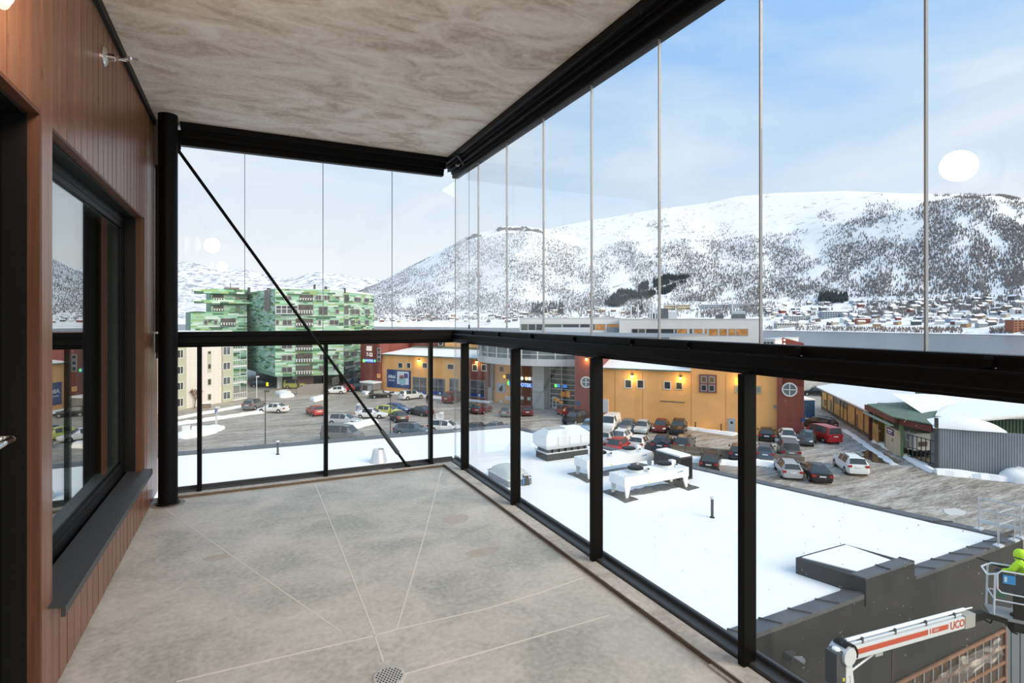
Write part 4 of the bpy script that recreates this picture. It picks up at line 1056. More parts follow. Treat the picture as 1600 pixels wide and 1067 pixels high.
for a_, b_, y0, y1 in ((866, 874, 623, 629), (876, 883, 613, 621), (884, 891, 612, 622), (874, 880, 628, 632)):
    obj('lit_shop_display', f11.mb().box(*sorted((f11.U(a_), f11.U(b_))), 0, .03, Z(y1, de(a_)), Z(y0, de(a_))), M_lwin, mall)
u, z = on(f11, 868.5, 602.5); obj('green_disc', f11.mb().lathe((u, 0, z), [(.28, 0), (.28, .05)], 14, (0, 1, 0)), M_sgg, mall)
obj('small_blue_sign', f11.mb().box(*sorted((f11.U(870.5), f11.U(875))), 0, .06, z - .22, z + .22), mat('sign_blue2', (.05, .22, .7), .4, emit=(.05, .25, .8), es=.7), mall)
obj('small_blue_sign', f11.mb().box(*sorted((f11.U(880), f11.U(886))), 0, .06, z - .22, z + .22), MATS['sign_blue2'], mall)
# signs on the recessed wall: white letters, pharmacy sign
f06 = Fac(fe.P(0, -.58), fe.P(fe.L, -.58))
r = f06.rect(796, 834, 590, 598); obj('sign_panel', f06.mb().box(r[0], r[1], 0, .06, r[2], r[3]), mat('sign_dark', (.035, .02, .03), .5), mall)
M_sgwh = mat('sign_letter_white', (.95, .93, .88), .4, emit=(1, .97, .9), es=.8)
for px, mm_ in ((816, M_sgwh), (823, mat('sign_letter_warm', (1, .8, .5), .4, emit=(1, .75, .4), es=1.0)), (828, M_sgwh)):
    u, z = on(f06, px, 591 + (px - 816) * .05 + 0); obj('sign_disc', f06.mb().lathe((u, .06, z), [(.32, 0), (.32, .06)], 16, (0, 1, 0)), mm_, mall)
u, z = on(f06, 833, 592); obj('sign_stroke', f06.mb().box(u - .12, u + .05, .06, .12, z - .35, z + .35), M_sgwh, mall)
fo = Fac(fl_.P(0, -.58), fl_.P(fl_.L, -.58))
u, z = on(fo, 788, 588.3); obj('yellow_mark', fo.mb().box(u - .22, u + .22, 0, .08, z + .06, z + .2).box(u - .22, u + .22, 0, .08, z - .2, z - .06), mat('sign_yellow', (1, .8, .1), .4, emit=(1, .8, .1), es=.9), mall)
r = fo.rect(791, 800, 584, 592); sg2 = obj('sign_panel', fo.mb().box(r[0], r[1], 0, .06, r[2], r[3]), MATS['sign_dark'], mall)
r = f06.rect(796, 833, 598, 604); sgn = obj('pharmacy_sign', f06.mb().box(r[0], r[1], 0, .12, r[2], r[3]), MATS['sign_blue'], mall)
text('lettering', 'APOTEK', .85, f06.tm(f06.U(819), .125, (r[2] + r[3]) / 2), M_sgw, sgn)
u, z = on(fo, 796, 598.5); obj('green_disc', fo.mb().lathe((u, 0, z), [(.42, 0), (.42, .06)], 16, (0, 1, 0)), M_sgg, mall)
r = fo.rect(776, 790, 598, 613); pst = obj('poster', fo.mb().box(r[0], r[1], 0, .06, r[2], r[3]), mat('poster_pale', (.45, .50, .55), .5), mall)
mb = fo.mb(); um = (r[0] + r[1]) / 2; mb.lathe((um, .06, r[2] + .55), [(.42, 0), (.42, .01)], 10, (0, 1, 0)); mb.lathe((um + .2, .06, r[2] + 1.0), [(.22, 0), (.22, .01)], 10, (0, 1, 0)); obj('poster_figure', mb, M_black2, pst)
window_on(fo, fo.rect(780, 787, 572.5, 580.5), mall, M_gfr)
obj('downpipe', fo.mb().box(fo.U(771) - .25, fo.U(771) + .25, 0, .5, GZ + 2.2, zE - .3), mat('pier_grey', (.24, .23, .21), .7), mall)
obj('grey_base', fo.mb().box(fo.U(763), fo.U(772), 0, .7, GZ, GZ + 2.6), mat('base_grey', (.33, .31, .28), .8), mall)
for a_, b_, y0, y1 in ((781, 786, 626, 634), (790, 798, 619, 626)): obj('notice', fo.mb().box(*sorted((fo.U(a_), fo.U(b_))), 0.05, .1, Z(y1, 96), Z(y0, 96)), M_palew, mall)
for a_, b_ in ((813.5, 819), (824.5, 829.5)): obj('notice', f06.mb().box(*sorted((f06.U(a_), f06.U(b_))), 0.05, .1, Z(625.5, de(820)), Z(620.5, de(820))), M_palew, mall)

# right orange facade with its two dark red towers
fr_ = Fac(G(1015, 664.5, GZ), G(1256, 683.5, GZ))
uT = sorted((fr_.U(900), fr_.U(941))); uM = sorted((fr_.U(941), fr_.U(1214))); uQ = sorted((fr_.U(1214), fr_.U(1256))); u80 = fr_.U(1079.5)
zE2 = Z(578.5, dep(fr_.P(fr_.U(1000))))
lo_, hi_ = (min(uM[0], u80), max(uM[0], u80)) if fr_.U(941) == uM[0] else (u80, uM[1])
obj('red_tower', fr_.mb().box(uT[0], uT[1], -6, .5, GZ, -2.0), M_red, mall)
obj('orange_wall', fr_.mb().box(min(fr_.U(941), u80), max(fr_.U(941), u80), -12, 0, GZ, zE2), M_orange, mall)
obj('orange_wall', fr_.mb().box(min(u80, fr_.U(1214)), max(u80, fr_.U(1214)), -12, 0, GZ, Z(560, dep(fr_.P(fr_.U(1160))))), M_orange, mall)
obj('eave', fr_.mb().box(min(fr_.U(941), u80), max(fr_.U(941), u80), -10, .4, zE2, zE2 + .22), M_eave, mall)
mb = fr_.mb(); a_, b_ = sorted((fr_.U(941), u80)); mb.add([(a_, .4, zE2 + .22), (b_, .4, zE2 + .22), (b_, -8, zE2 + 1.9), (a_, -8, zE2 + 1.9), (a_, -8, zE2), (b_, -8, zE2)], [(0, 1, 2, 3), (0, 3, 4), (1, 5, 2), (3, 2, 5, 4)])
obj('roof_snow', mb, M_snow, mall)
obj('upper_roof', fr_.mb().box(uM[0] + 2, uM[1] - 2, -32, -12, GZ, zE2 - .3), M_snow, mall)
obj('roof_edge', fr_.mb().box(min(u80, fr_.U(1214)), max(u80, fr_.U(1214)), -12, .25, Z(560, dep(fr_.P(fr_.U(1160)))), Z(560, dep(fr_.P(fr_.U(1160)))) + .3), M_eave, mall)
# far red tower with slanted top
zt0, zt1 = Z(527, dep(fr_.P(fr_.U(1222)))), Z(536, dep(fr_.P(fr_.U(1252))))
ua_, ub_ = fr_.U(1222), fr_.U(1256); mb = fr_.mb()
mb.box(*uQ, -4.5, .45, GZ, Z(575, dep(fr_.P(fr_.U(1235)))))
obj('red_tower', mb, M_red, mall)
mb = fr_.mb(); mb.add([(ua_, .45, zt0 - 6), (ub_, .45, zt0 - 6), (ub_, .45, zt1), (ua_, .45, zt0), (ua_, -.2, zt0 - 6), (ub_, -.2, zt0 - 6), (ub_, -.2, zt1), (ua_, -.2, zt0)],
       [(0, 1, 2, 3), (4, 7, 6, 5), (0, 3, 7, 4), (1, 5, 6, 2), (3, 2, 6, 7), (0, 4, 5, 1)])
obj('slanted_gable', mb, mat('bright_red_cladding', (.36, .07, .04), .6), mall)
for py in (531, 537): u, z = on(fr_, 1225.5, py); obj('gable_light', fr_.mb().lathe((u, .45, z), [(.13, 0), (.13, .05)], 10, (0, 1, 0)), M_sgwh, mall)
def round_window(fac, px, py, rr, n, name='round_window'):
    u, z = on(fac, px, py); mb = fac.mb()
    ring = [(rr, 0), (rr, .10), (rr - .16, .10), (rr - .16, .0)]
    mb.lathe((u, n, z), ring, 28, (0, 1, 0)); mb.box(u - .05, u + .05, n, n + .1, z - rr, z + rr).box(u - rr, u + rr, n, n + .1, z - .05, z + .05)
    w = obj(name, mb, M_wfr, mall); obj('pane', fac.mb().lathe((u, n, z), [(rr - .1, 0), (rr - .1, .05)], 28, (0, 1, 0)), mat('round_pane', (.16, .18, .19), .08), w)
d_ = dep(fr_.P(fr_.U(1233))); round_window(fr_, 1233.5, 608, 11 / F * d_, .45)
d_ = dep(fr_.P(fr_.U(918))); round_window(fr_, 917.5, 596.5, 9 / F * d_, .5)
for a_, b_, y0, y1, f_ in ((976, 987.5, 592.5, 606.5, M_wfr), (995, 1006.5, 593, 607, M_wfr), (1037, 1048.5, 595.5, 608.5, M_wfr), (1055.5, 1067, 596.5, 609, mat('cream_frame', (.62, .52, .36), .5))):
    window_on(fr_, fr_.rect(a_, b_, y0, y1), mall, f_, fw=.12)
window_on(fr_, fr_.rect(1148, 1190, 602, 614.5), mall, mat('sand_frame', (.45, .37, .22), .6), mat('pale_pane', (.28, .28, .27), .2), 2, 1, .18)
r = fr_.rect(1092.5, 1120, 585, 613.5); fp = obj('window_panel', fr_.mb().box(r[0], r[1], 0, .12, r[2], r[3]), mat('mauve_brown', (.24, .10, .075), .6), mall)
for i in range(2):
    for j in range(2):
        a_ = r[0] + (r[1] - r[0]) * (.10 + .45 * i); b_ = a_ + (r[1] - r[0]) * .34; c_ = r[2] + (r[3] - r[2]) * (.08 + .46 * j)
        f12 = Fac(fr_.P(0, .12), fr_.P(fr_.L, .12)); window_on(f12, (a_, b_, c_, c_ + (r[3] - r[2]) * .36), fp, M_gfr, M_dwin if j == 0 else mat('half_lit_pane', (.10, .08, .05), .15, emit=(1, .6, .2), es=.06), fw=.1)
for px, py in ((988, 588), (1063.5, 591), (1155.5, 592)): wlamp(fr_, px, py)
f5 = Fac(fr_.P(0, .5), fr_.P(fr_.L, .5)); wlamp(f5, 917, 561.5)
r = fr_.rect(1137.5, 1149, 653.5, 676); dr_ = obj('service_door', fr_.mb().box(r[0], r[1], 0, .08, GZ, r[3]), mat('door_grey', (.42, .45, .48), .5), mall)
obj('door_window', fr_.mb().box(r[0] + .3, r[0] + .6, .08, .09, r[3] - .7, r[3] - .4), M_dwin, dr_)
r = fr_.rect(943, 951, 623.5, 644); obj('meter_cabinet', fr_.mb().box(r[0], r[1], 0, .3, r[2], r[3]), M_lgrey, mall)
r = fr_.rect(1208, 1213.5, 633, 637); obj('vent_cover', fr_.mb().box(r[0], r[1], 0, .15, r[2], r[3]), mat('vent_grey', (.3, .31, .32), .5), mall)
for px in (1087, 1127): u = fr_.U(px); obj('bollard_pipe', fr_.mb().cyl((u, .25, GZ), (u, .25, GZ + 1.0), .07, n=8), M_dgrey, mall)
mb = fr_.mb(); u0, u1 = sorted((fr_.U(1031), fr_.U(1070))); z = Z(627.5, dep(fr_.P(fr_.U(1050)))); mb.box(u0, u1, 0, .05, z - .06, z + .06); obj('cable_tray', mb, M_brownc, mall)
for px in (961, 1004, 1080, 1134): u = fr_.U(px); obj('wall_joint', fr_.mb().box(u - .03, u + .03, -.01, .012, GZ, zE2 - .1), mat('orange_joint', (.5, .21, .06), .7), mall)
r = fr_.rect(1252, 1257.5, 651.5, 659); obj('blue_plate', fr_.mb().box(r[0], r[1], .45, .52, r[2], r[3]), mat('plate_blue', (.03, .08, .2), .4), mall)
u, z = on(f5, 903, 630); obj('blue_plate', f5.mb().box(u - .32, u + .32, 0, .06, z - .3, z + .3), MATS['plate_blue'], mall)

# ================================================================== OFFICES BEHIND THE SHOPPING CENTRE
def office(px0, px1, d0, d1, ytop, ybot, label):
    f = Fac(A(px0, d0), A(px1, d1)); dm = (d0 + d1) / 2; zt = Z(ytop, dm)
    e_ = empty('office_building', (f.P(f.L / 2, -8).x, f.P(f.L / 2, -8).y, GZ), 0, label, 'building')
    obj('wall', f.mb().box(0, f.L, -16, 0, GZ, zt), mat('office_pale', (.74, .73, .71), .6, var=.05, vscale=(.6, .6, 3)), e_)
    obj('roof_edge', f.mb().box(-.1, f.L + .1, -16.1, .12, zt - .08, zt + .12), M_lgrey, e_)
    return f, e_, zt
fa, oa, zta = office(812, 967, 152, 146, 497, 560, 'long pale office with a ribbon window behind the shopping centre, left one')
fb_, ob, ztb = office(967.5, 1192, 142, 132, 498.5, 560, 'pale office with orange lit ribbon windows behind the shopping centre')
def ribbon(f, e_, y0, y1, cells):
    for a_, b_, mt in cells: window_on(f, f.rect(a_, b_, y0, y1), e_, M_gfr, mt, 1, 1, .12, .08)
tcol = mat('tinted_pane', (.10, .12, .10), .12)
ribbon(fa, oa, 506, 516, [(814, 825, tcol), (825.5, 837, M_dwin), (837.5, 848, M_dwin), (850, 878, tcol), (879, 905, M_dwin), (906, 922, M_dwin), (924, 930, tcol), (930, 946, M_lwin), (948, 967, M_lwin)])
ribbon(fb_, ob, 513.5, 524.5, [(987, 997, M_dwin), (997.5, 1008, tcol), (1009, 1029, M_dwin), (1031, 1053, M_dwin), (1054, 1058, tcol), (1058, 1074, M_lwin), (1077, 1082, tcol), (1084, 1098, M_lwin), (1101, 1105, M_lwin), (1107, 1122, M_lwin), (1124, 1136, M_lwin), (1138, 1149, M_lwin), (1150, 1169, M_lwin)])
r = fa.rect(850, 923, 509, 517); obj('skylight', fa.mb().box(r[0], r[1], .2, 3.0, r[2] - .5, r[3] - .4), mat('skylight_pale', (.55, .57, .60), .25), oa)
r = fa.rect(949, 967, 511, 519); obj('roof_tank', fa.mb().box(r[0], r[1], 1.0, 3.0, r[2], r[3]), mat('tank_slate', (.16, .19, .22), .5), oa)
r = fa.rect(812, 967, 519, 524); obj('lower_roof_snow', fa.mb().box(r[0], r[1], .1, 9, r[2] - 2, r[2]), M_snow, oa)
def rooftop(f, e_, a_, b_, y0, zt, mt, name, n0=-9, n1=-6):
    g = Fac(f.P(0, (n0 + n1) / 2), f.P(f.L, (n0 + n1) / 2)); u0, u1 = sorted((g.U(a_), g.U(b_))); z = Z(y0, dep(g.P(u0)))
    return obj(name, g.mb().box(u0, u1, -(n1 - n0) / 2, (n1 - n0) / 2, zt, z), mt, e_)
M_slate = mat('plant_slate', (.12, .13, .14), .6)
rooftop(fb_, ob, 1014, 1034, 490, ztb, M_dgrey, 'plant_room'); rooftop(fb_, ob, 1033, 1044, 482, ztb, M_slate, 'plant_room'); rooftop(fb_, ob, 1044.5, 1058, 487, ztb, M_lgrey, 'plant_room')
for px, y0 in ((1015.5, 475), (1019, 474), (1024, 474), (1028, 479), (997, 475), (986, 476)):
    g = Fac(fb_.P(0, -6), fb_.P(fb_.L, -6)); u = g.U(px); obj('flue', g.mb().cyl((u, 0, ztb), (u, 0, Z(y0, dep(g.P(u)))), .22, n=10), M_lgrey, ob)
rooftop(fb_, ob, 1143, 1164, 491, ztb, M_slate, 'plant_room')
g = Fac(fb_.P(0, -7), fb_.P(fb_.L, -7)); u0, u1 = g.U(1143), g.U(1164); z = Z(490.5, dep(g.P(u0))); obj('cooling_drum', g.mb().cyl((u0, 0, z), (u1, 0, z), .75, n=16), mat('drum_grey', (.40, .43, .45), .4), ob)
u = g.U(1144.5); obj('flue', g.mb().cyl((u, 0, ztb), (u, 0, Z(469, dep(g.P(u)))), .18, n=8), M_lgrey, ob)
rooftop(fb_, ob, 1118, 1130, 492, ztb, M_slate, 'plant_room', -12, -9)
for px in (941, 944, 946): u = fa.U(px); mb = fa.mb().cyl((u, -5, zta), (u - .8, -5, zta + 1.8), .06, n=6); obj('aerial', mb, M_dgrey, oa)
fc_, oc, ztc = office(1190, 1211, 124, 122, 530, 560, 'small pale rooftop pavilion right of the offices, above the railing')
ribbon(fc_, oc, 533.5, 541, [(1193, 1198, M_dwin), (1198.5, 1203, M_dwin), (1203.5, 1209, M_dwin)])
# long pale building and far snowy yard beyond the lane at the right
ff, of, ztf = office(1252, 1300, 150, 150, 586, 610, 'low pale warehouse across the yard beyond the dark red tower')
obj('base_line', ff.mb().box(0, ff.L, 0, .1, GZ, GZ + 1.2), M_conc, of)
# ================================================================== GREEN PANELLED FLATS
grn = empty('apartment_block', (*A(485, 122), GZ), 0, 'tall apartment block clad in mixed green panels with recessed balconies', 'building')
M_gp = [mat('panel_mint', (.36, .62, .45), .55), mat('panel_pale', (.62, .75, .67), .55), mat('panel_lime', (.33, .48, .20), .55), mat('panel_dark', (.07, .16, .09), .55), mat('panel_green', (.20, .46, .26), .55)]
M_gb = mat('block_core', (.25, .42, .30), .7); M_taupe = mat('taupe_render', (.21, .19, .17), .7); M_rail = mat('white_rail', (.70, .74, .74), .5)
ztop = Z(452, 115)
pl = [A(430, 113), A(537, 117), A(538, 120), A(584, 136), A(584, 152), A(430, 150), A(388, 146), A(386, 130)]
zg = GZ + 2.9
obj('core', MB().prism(pl, zg, ztop - .3), M_gb, grn)
obj('garage_core', MB().prism([A(432, 128), A(540, 132), A(584, 144), A(600, 152), A(430, 150), A(400, 146)], GZ, zg), mat('garage_brown', (.13, .075, .055), .8), grn)
wing = [A(386, 127), A(330, 123), A(322, 132), A(380, 140)]
obj('core', MB().prism(wing, GZ, Z(451, 124)), M_gb, grn)
pod = [A(386, 121.5), A(298, 117.5), A(290, 130), A(386, 128)]
obj('core', MB().prism(pod, GZ, Z(487, 119)), M_gb, grn)
def clad(fac, z0, z1, n=.0, wts=(34, 25, 11, 14, 16), skip=()):
    mb = fac.mb(); h = .33; z = z1 - h; rnd_ = random.Random(int(fac.L * 100))
    while z >= z0 - .01:
        u = -rnd_.uniform(0, 1.5)
        while u < fac.L:
            L = rnd_.choice((.9, 1.5, 2.1, 2.8)); a_, b_ = max(0, u), min(fac.L, u + L)
            zz = z + h / 2; um = (a_ + b_) / 2
            if b_ - a_ > .15 and not any(s[0] < um < s[1] and s[2] < zz < s[3] for s in skip):
                k = rnd_.choices(range(5), wts)[0]; mb.box(a_, b_ - .02, n, n + .06 + .03 * (k == 3), z + .01, z + h - .01, k)
            u += L
        z -= h
    obj('cladding', mb, M_gp, grn, kind='stuff')
gm = Fac(A(430, 113), A(537, 117)); gr_ = Fac(A(537.5, 119.5), A(584, 136)); gs = Fac(A(386, 130), A(430, 113)); gw = Fac(A(330, 123), A(386, 127)); gp_ = Fac(A(298, 117.5), A(386, 121.5)); gw2 = Fac(A(330, 123), A(322, 132))
clad(gm, zg, ztop); clad(gr_, zg + .2, ztop - .5); clad(gs, zg + .6, ztop); clad(gw, Z(487, 122), Z(451, 124)); clad(gp_, GZ, Z(487, 119))
obj('roof', MB().prism(pl, ztop - .3, ztop + .05), M_snow, grn)
def gwin(fac, a_, b_, y0, y1, kind='w'):
    r = fac.rect(a_, b_, y0, y1)
    if kind == 'b':        # balcony: proud dark panel painted as the recess's shade, slatted white rail
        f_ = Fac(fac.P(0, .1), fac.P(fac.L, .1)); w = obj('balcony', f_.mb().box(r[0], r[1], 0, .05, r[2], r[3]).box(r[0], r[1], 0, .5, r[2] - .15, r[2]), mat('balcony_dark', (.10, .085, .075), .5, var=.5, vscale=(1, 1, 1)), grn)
        mb = f_.mb(); u = r[0] + .1; z = r[2] + (r[3] - r[2]) * .38
        mb.box(r[0], r[1], .44, .5, z - .06, z)
        while u < r[1]: mb.box(u, u + .22, .45, .48, r[2], z); u += .5
        obj('balcony_rail', mb, M_rail, w)
        return
    f_ = Fac(fac.P(0, .1), fac.P(fac.L, .1)); window_on(f_, r, grn, M_taupe if kind == 't' else M_gfr, mat('green_block_pane', (.10, .10, .10), .15, var=.5, vscale=(.6, .6, .6)) if kind != 'g' else M_gfr, 2 if b_ - a_ > 8 else 1, 1, .14)
X = lambda v: 430 + v * .10625
Y = lambda v: 440 + v * .10625
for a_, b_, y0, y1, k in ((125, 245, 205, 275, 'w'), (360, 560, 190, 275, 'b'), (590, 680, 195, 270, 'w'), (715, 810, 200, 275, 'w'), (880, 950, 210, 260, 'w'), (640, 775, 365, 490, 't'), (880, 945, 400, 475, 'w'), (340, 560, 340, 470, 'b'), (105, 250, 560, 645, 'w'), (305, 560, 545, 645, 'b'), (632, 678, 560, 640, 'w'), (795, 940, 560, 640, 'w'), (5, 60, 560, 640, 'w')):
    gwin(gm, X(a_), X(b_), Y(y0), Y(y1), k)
for a_, b_, y0, y1, k in ((1005, 1075, 190, 310, 't'), (1155, 1250, 230, 305, 'w'), (1300, 1375, 240, 310, 'w'), (1005, 1070, 355, 480, 't'), (1100, 1235, 400, 485, 'w'), (1310, 1385, 400, 480, 'w'), (1005, 1070, 545, 640, 't'), (1100, 1165, 560, 635, 'w'), (1205, 1248, 565, 635, 'w'), (1310, 1375, 560, 635, 'w')):
    gwin(gr_, X(a_), X(b_), Y(y0), Y(y1), k)
x4 = lambda v: 430 + v * .15
y4 = lambda v: 530 + v * .15
for a_, b_, y0, y1, k in ((65, 180, 165, 225, 'w'), (215, 390, 150, 235, 'b'), (460, 520, 155, 215, 'w'), (65, 180, 285, 350, 'w'), (215, 390, 270, 360, 'b'), (455, 520, 275, 330, 't'), (215, 390, 48, 110, 'b'), (65, 180, 48, 100, 'w')): gwin(gm, x4(a_), x4(b_), y4(y0), y4(y1), k)
for a_, b_, y0, y1, k in ((590, 660, 160, 205, 't'), (700, 760, 120, 180, 'w'), (780, 850, 120, 180, 'w'), (600, 660, 260, 310, 't'), (705, 810, 230, 300, 'b'), (820, 885, 230, 280, 'w'), (705, 830, 350, 440, 'b'), (840, 885, 350, 410, 'w'), (590, 655, 395, 470, 't')): gwin(gr_, x4(a_), x4(b_), y4(y0), y4(y1), k)
X3 = lambda v: 270 + v * .10625
for a_, b_, y0, y1, k in ((585, 745, 190, 275, 'b'), (595, 745, 345, 430, 'b')): gwin(gw, X3(a_), X3(b_), 440 + y0 * .10625, 440 + y1 * .10625, k)
for a_, b_, y0, y1, k in ((455, 520, 560, 635, 'w'), (600, 665, 560, 635, 'w'), (705, 925, 540, 640, 'b')): gwin(gp_, X3(a_), X3(b_), 440 + y0 * .10625, 440 + y1 * .10625, k)
# terraces of the left wing stepping out
f_ = Fac(gw.P(0, .1), gw.P(gw.L, .1))
for y0, y1 in ((453, 459), (469, 474)):
    z0, z1 = Z(y1, 124), Z(y0, 124); mb = f_.mb(); u = -3.2
    while u < 8:
        mb.box(u, u + 1.6, -2, 1.6, z0, (z0 + z1) / 2, random.randrange(5)); mb.box(u - .5, u + 1.1, -2, 1.6, (z0 + z1) / 2, z1, random.randrange(5)); u += 1.62
    obj('terrace_front', mb, M_gp, grn, kind='stuff')
# taupe strips, glazed terrace, roof vents
for fac, a_, b_, y0, y1 in ((gw, 369, 373.5, 450, 486), (gw, 350, 373, 449, 451.5), (gs, 417, 423, 453, 486)):
    r = fac.rect(a_, b_, y0, y1); obj('taupe_strip', fac.mb().box(r[0], r[1], .05, .5, r[2], r[3]), M_taupe, grn)
r = gm.rect(432, 466, 477, 490); mb = gm.mb(); mb.box(r[0], r[1], .1, 1.2, r[3] - .15, r[3]).box(r[0], r[1], .1, 1.2, r[2] - .1, r[2] + .05)
for k in range(5): u = r[0] + (r[1] - r[0]) * k / 4; mb.box(u - .06, u + .06, 1.08, 1.2, r[2], r[3])
mb.box(r[0], r[1], 1.1, 1.16, r[2] + .9, r[2] + 1.0); obj('glazed_terrace', mb, M_rail, grn)
obj('terrace_glass', gm.mb().box(r[0], r[1], .1, .16, r[2], r[3]), mat('terrace_glass', (.16, .17, .17), .12), grn)
for px, y0, y1, w in ((491.5, 444.5, 452, .25), (538.5, 450, 456, .25), (509, 447.5, 452, .3), (360, 442, 450, .08), (389, 449, 453, .3), (420, 450, 454, .4)):
    d = 119 if px > 400 else 125; p = A(px, d); obj('roof_vent', MB().cyl((p.x, p.y, ztop - .6), (p.x, p.y, Z(y0, d)), w, n=8), M_dgrey, grn)
# piers of the open garage
for px in (437, 461): p = A(px, 117.5); obj('garage_pier', MB().box(p.x - .5, p.x + .5, p.y - .5, p.y + .5, GZ, zg), M_palew, grn)
r = gm.rect(463, 489, 594, 605); obj('brown_infill', gm.mb().box(r[0], r[1], -2.5, -2.2, GZ, zg), MATS['garage_brown'], grn)
p = A(417.5, 112.8); obj('warning_disc', MB().box(p.x - .22, p.x + .22, p.y - .4, p.y - .2, Z(602.5, 113), Z(597, 113)), mat('warning_yellow', (.75, .8, .02), .5, emit=(.8, .85, 0), es=.3), grn)
# grey ramp wall before the garage
ra_, rb_ = G(464, 617, GZ), G(507, 614, GZ); rf = Fac(ra_, rb_)
rmp = obj('ramp_wall', rf.mb().add([(0, 0, GZ), (rf.L, 0, GZ), (rf.L, 0, GZ + 1.9), (rf.L * .35, 0, GZ + 1.9), (rf.L * .12, 0, GZ + 1.45), (0, 0, GZ + 1.2), (0, -.4, GZ), (rf.L, -.4, GZ), (rf.L, -.4, GZ + 1.9), (rf.L * .35, -.4, GZ + 1.9), (rf.L * .12, -.4, GZ + 1.45), (0, -.4, GZ + 1.2)],
    [(0, 1, 2, 3, 4, 5), (6, 11, 10, 9, 8, 7), (0, 6, 7, 1), (1, 7, 8, 2), (2, 8, 9, 3), (3, 9, 10, 4), (4, 10, 11, 5), (5, 11, 6, 0)]), mat('ramp_grey', (.23, .21, .195), .7))
tag(rmp, 'grey concrete ramp wall in front of the green flats', 'wall')

# ================================================================== CREAM FLATS AT THE LEFT
crm = empty('apartment_block', (*A(320, 100), GZ), 0, 'cream tiled four storey flats with green window bays at the left', 'building')
cf = Fac(G(276, 641, GZ), G(362, 626, GZ)); zc = Z(521, 92)
U = cf.U
M_cream = mat('cream_tile', (.76, .71, .67), .7); M_bay = mat('sage_panel', (.48, .49, .37), .7)
obj('wall', cf.mb().box(U(230), U(347), -14, 0, GZ, zc), M_cream, crm)
obj('bay', cf.mb().box(U(262), U(289), -.2, .35, GZ, zc), M_bay, crm); obj('bay', cf.mb().box(U(346), U(362), -14, .35, GZ, zc), M_bay, crm)
obj('roof_snow', cf.mb().box(U(230), U(362), -14, .2, zc, zc + .3), M_snow, crm)
mb = cf.mb()
for k in range(1, 26): z = GZ + k * .5; mb.box(U(289), U(346), 0, .006, z - .015, z)
for k in range(0, 40): u = U(289) + k * .95; mb.box(u, u + .02, 0, .006, GZ, zc) if u < U(346) else None
obj('tile_joints', mb, mat('tile_joint', (.52, .46, .43), .8), crm, kind='stuff')
cb_ = Fac(cf.P(0, .35), cf.P(cf.L, .35))
for y0, y1 in ((546, 560), (572, 585), (597, 610), (622, 636)): window_on(cb_, cb_.rect(272, 286.5, y0, y1), crm, M_wfr, M_dwin, 3, 1, .12)
for y0, y1 in ((541, 555), (565.5, 578), (588.5, 601), (611.5, 624)): window_on(cb_, cb_.rect(348, 360, y0, y1), crm, M_wfr, mat('bay_pane', (.13, .15, .17), .12, var=.6, vscale=(.5, .5, .5)), 2, 1, .12)
for y0, y1 in ((548, 554), (568, 577), (591.5, 602), (615, 625.5)): window_on(cf, cf.rect(324, 330, y0, y1), crm, M_bay, M_dwin, 1, 1, .12)
for y0, y1 in ((554, 568), (577, 582)): r = cf.rect(324, 330, y0, y1); obj('sage_infill', cf.mb().box(r[0], r[1], 0, .05, r[2], r[3]), M_bay, crm)
# glazed balcony tower at the right corner
bt = Fac(cf.P(U(362) + .05, .3), cf.P(U(384), .3)); r = bt.rect(362.5, 383.5, 545, 624)
for k in range(5):
    z = GZ + .2 + k * 3.0
    if z + 2.4 > zc: break
    bl = obj('balcony', bt.mb().box(0, bt.L, -3.4, 0, z - .22, z), M_wfr, crm)
    mb = bt.mb(); mb.box(0, bt.L, -.08, 0, z + 1.0, z + 1.1)
    for i in range(7): u = bt.L * i / 6; mb.box(u - .04, u + .04, -.06, -.02, z, z + (2.8 if i in (0, 3, 6) else 1.0))
    obj('balcony_frame', mb, M_wfr, bl); obj('balcony_glass', bt.mb().box(.05, bt.L - .05, -3.3, -3.2, z, z + 2.75), mat('balcony_back', (.20, .25, .23), .25), bl)

# ================================================================== OCHRE SHED, LOADING BAYS, GREY FENCE (right)
shed = empty('ochre_shed', (*A(1340, 80), GZ), 0, 'long low ochre shed with a snow covered roof along the lane', 'shed')
P0, P1 = G(1284.4, 638.5, GZ), G(1364, 687.5, GZ); sf = Fac(P0, P1); zs = GZ + 3.35
M_ochre = mat('ochre_panel', (.50, .30, .085), .75, var=.28, vscale=(.7, .7, .9)); M_post = mat('shed_post', (.10, .085, .05), .7)
obj('wall', sf.mb().box(0, sf.L, -14, -.04, GZ, zs), M_ochre, shed)
obj('plinth', sf.mb().box(0, sf.L, -.04, .12, GZ, GZ + .45), mat('mossy_plinth', (.10, .085, .06), .9, var=.5, vscale=(1, 1, 2)), shed)
pxs_ = [1284.6, 1293, 1303, 1313.5, 1318.5, 1324.5, 1337, 1350.5, 1364]
for a_, b_ in zip(pxs_, pxs_[1:]):
    u0, u1 = sf.U(a_), sf.U(b_); obj('wall_panel', sf.mb().box(u0 + .1, u1 - .1, -.04, .03, GZ + .4, zs - .05), M_ochre, shed); obj('wall_post', sf.mb().box(u0 - .10, u0 + .10, -.04, .12, GZ, zs), M_post, shed)
s3 = Fac(sf.P(0, .03), sf.P(sf.L, .03))
window_on(s3, s3.rect(1288, 1291, 624.5, 633.5), shed, M_post, M_dwin, fw=.12); window_on(s3, (s3.U(1304.5), s3.U(1312.5), zs - 1.15, zs - .2), shed, M_post, mat('grimy_pane', (.16, .17, .17), .2), 3, 1, .1); window_on(s3, (s3.U(1318.8), s3.U(1324), zs - 1.3, zs - .25), shed, M_post, M_dwin, 2, 1, .1)
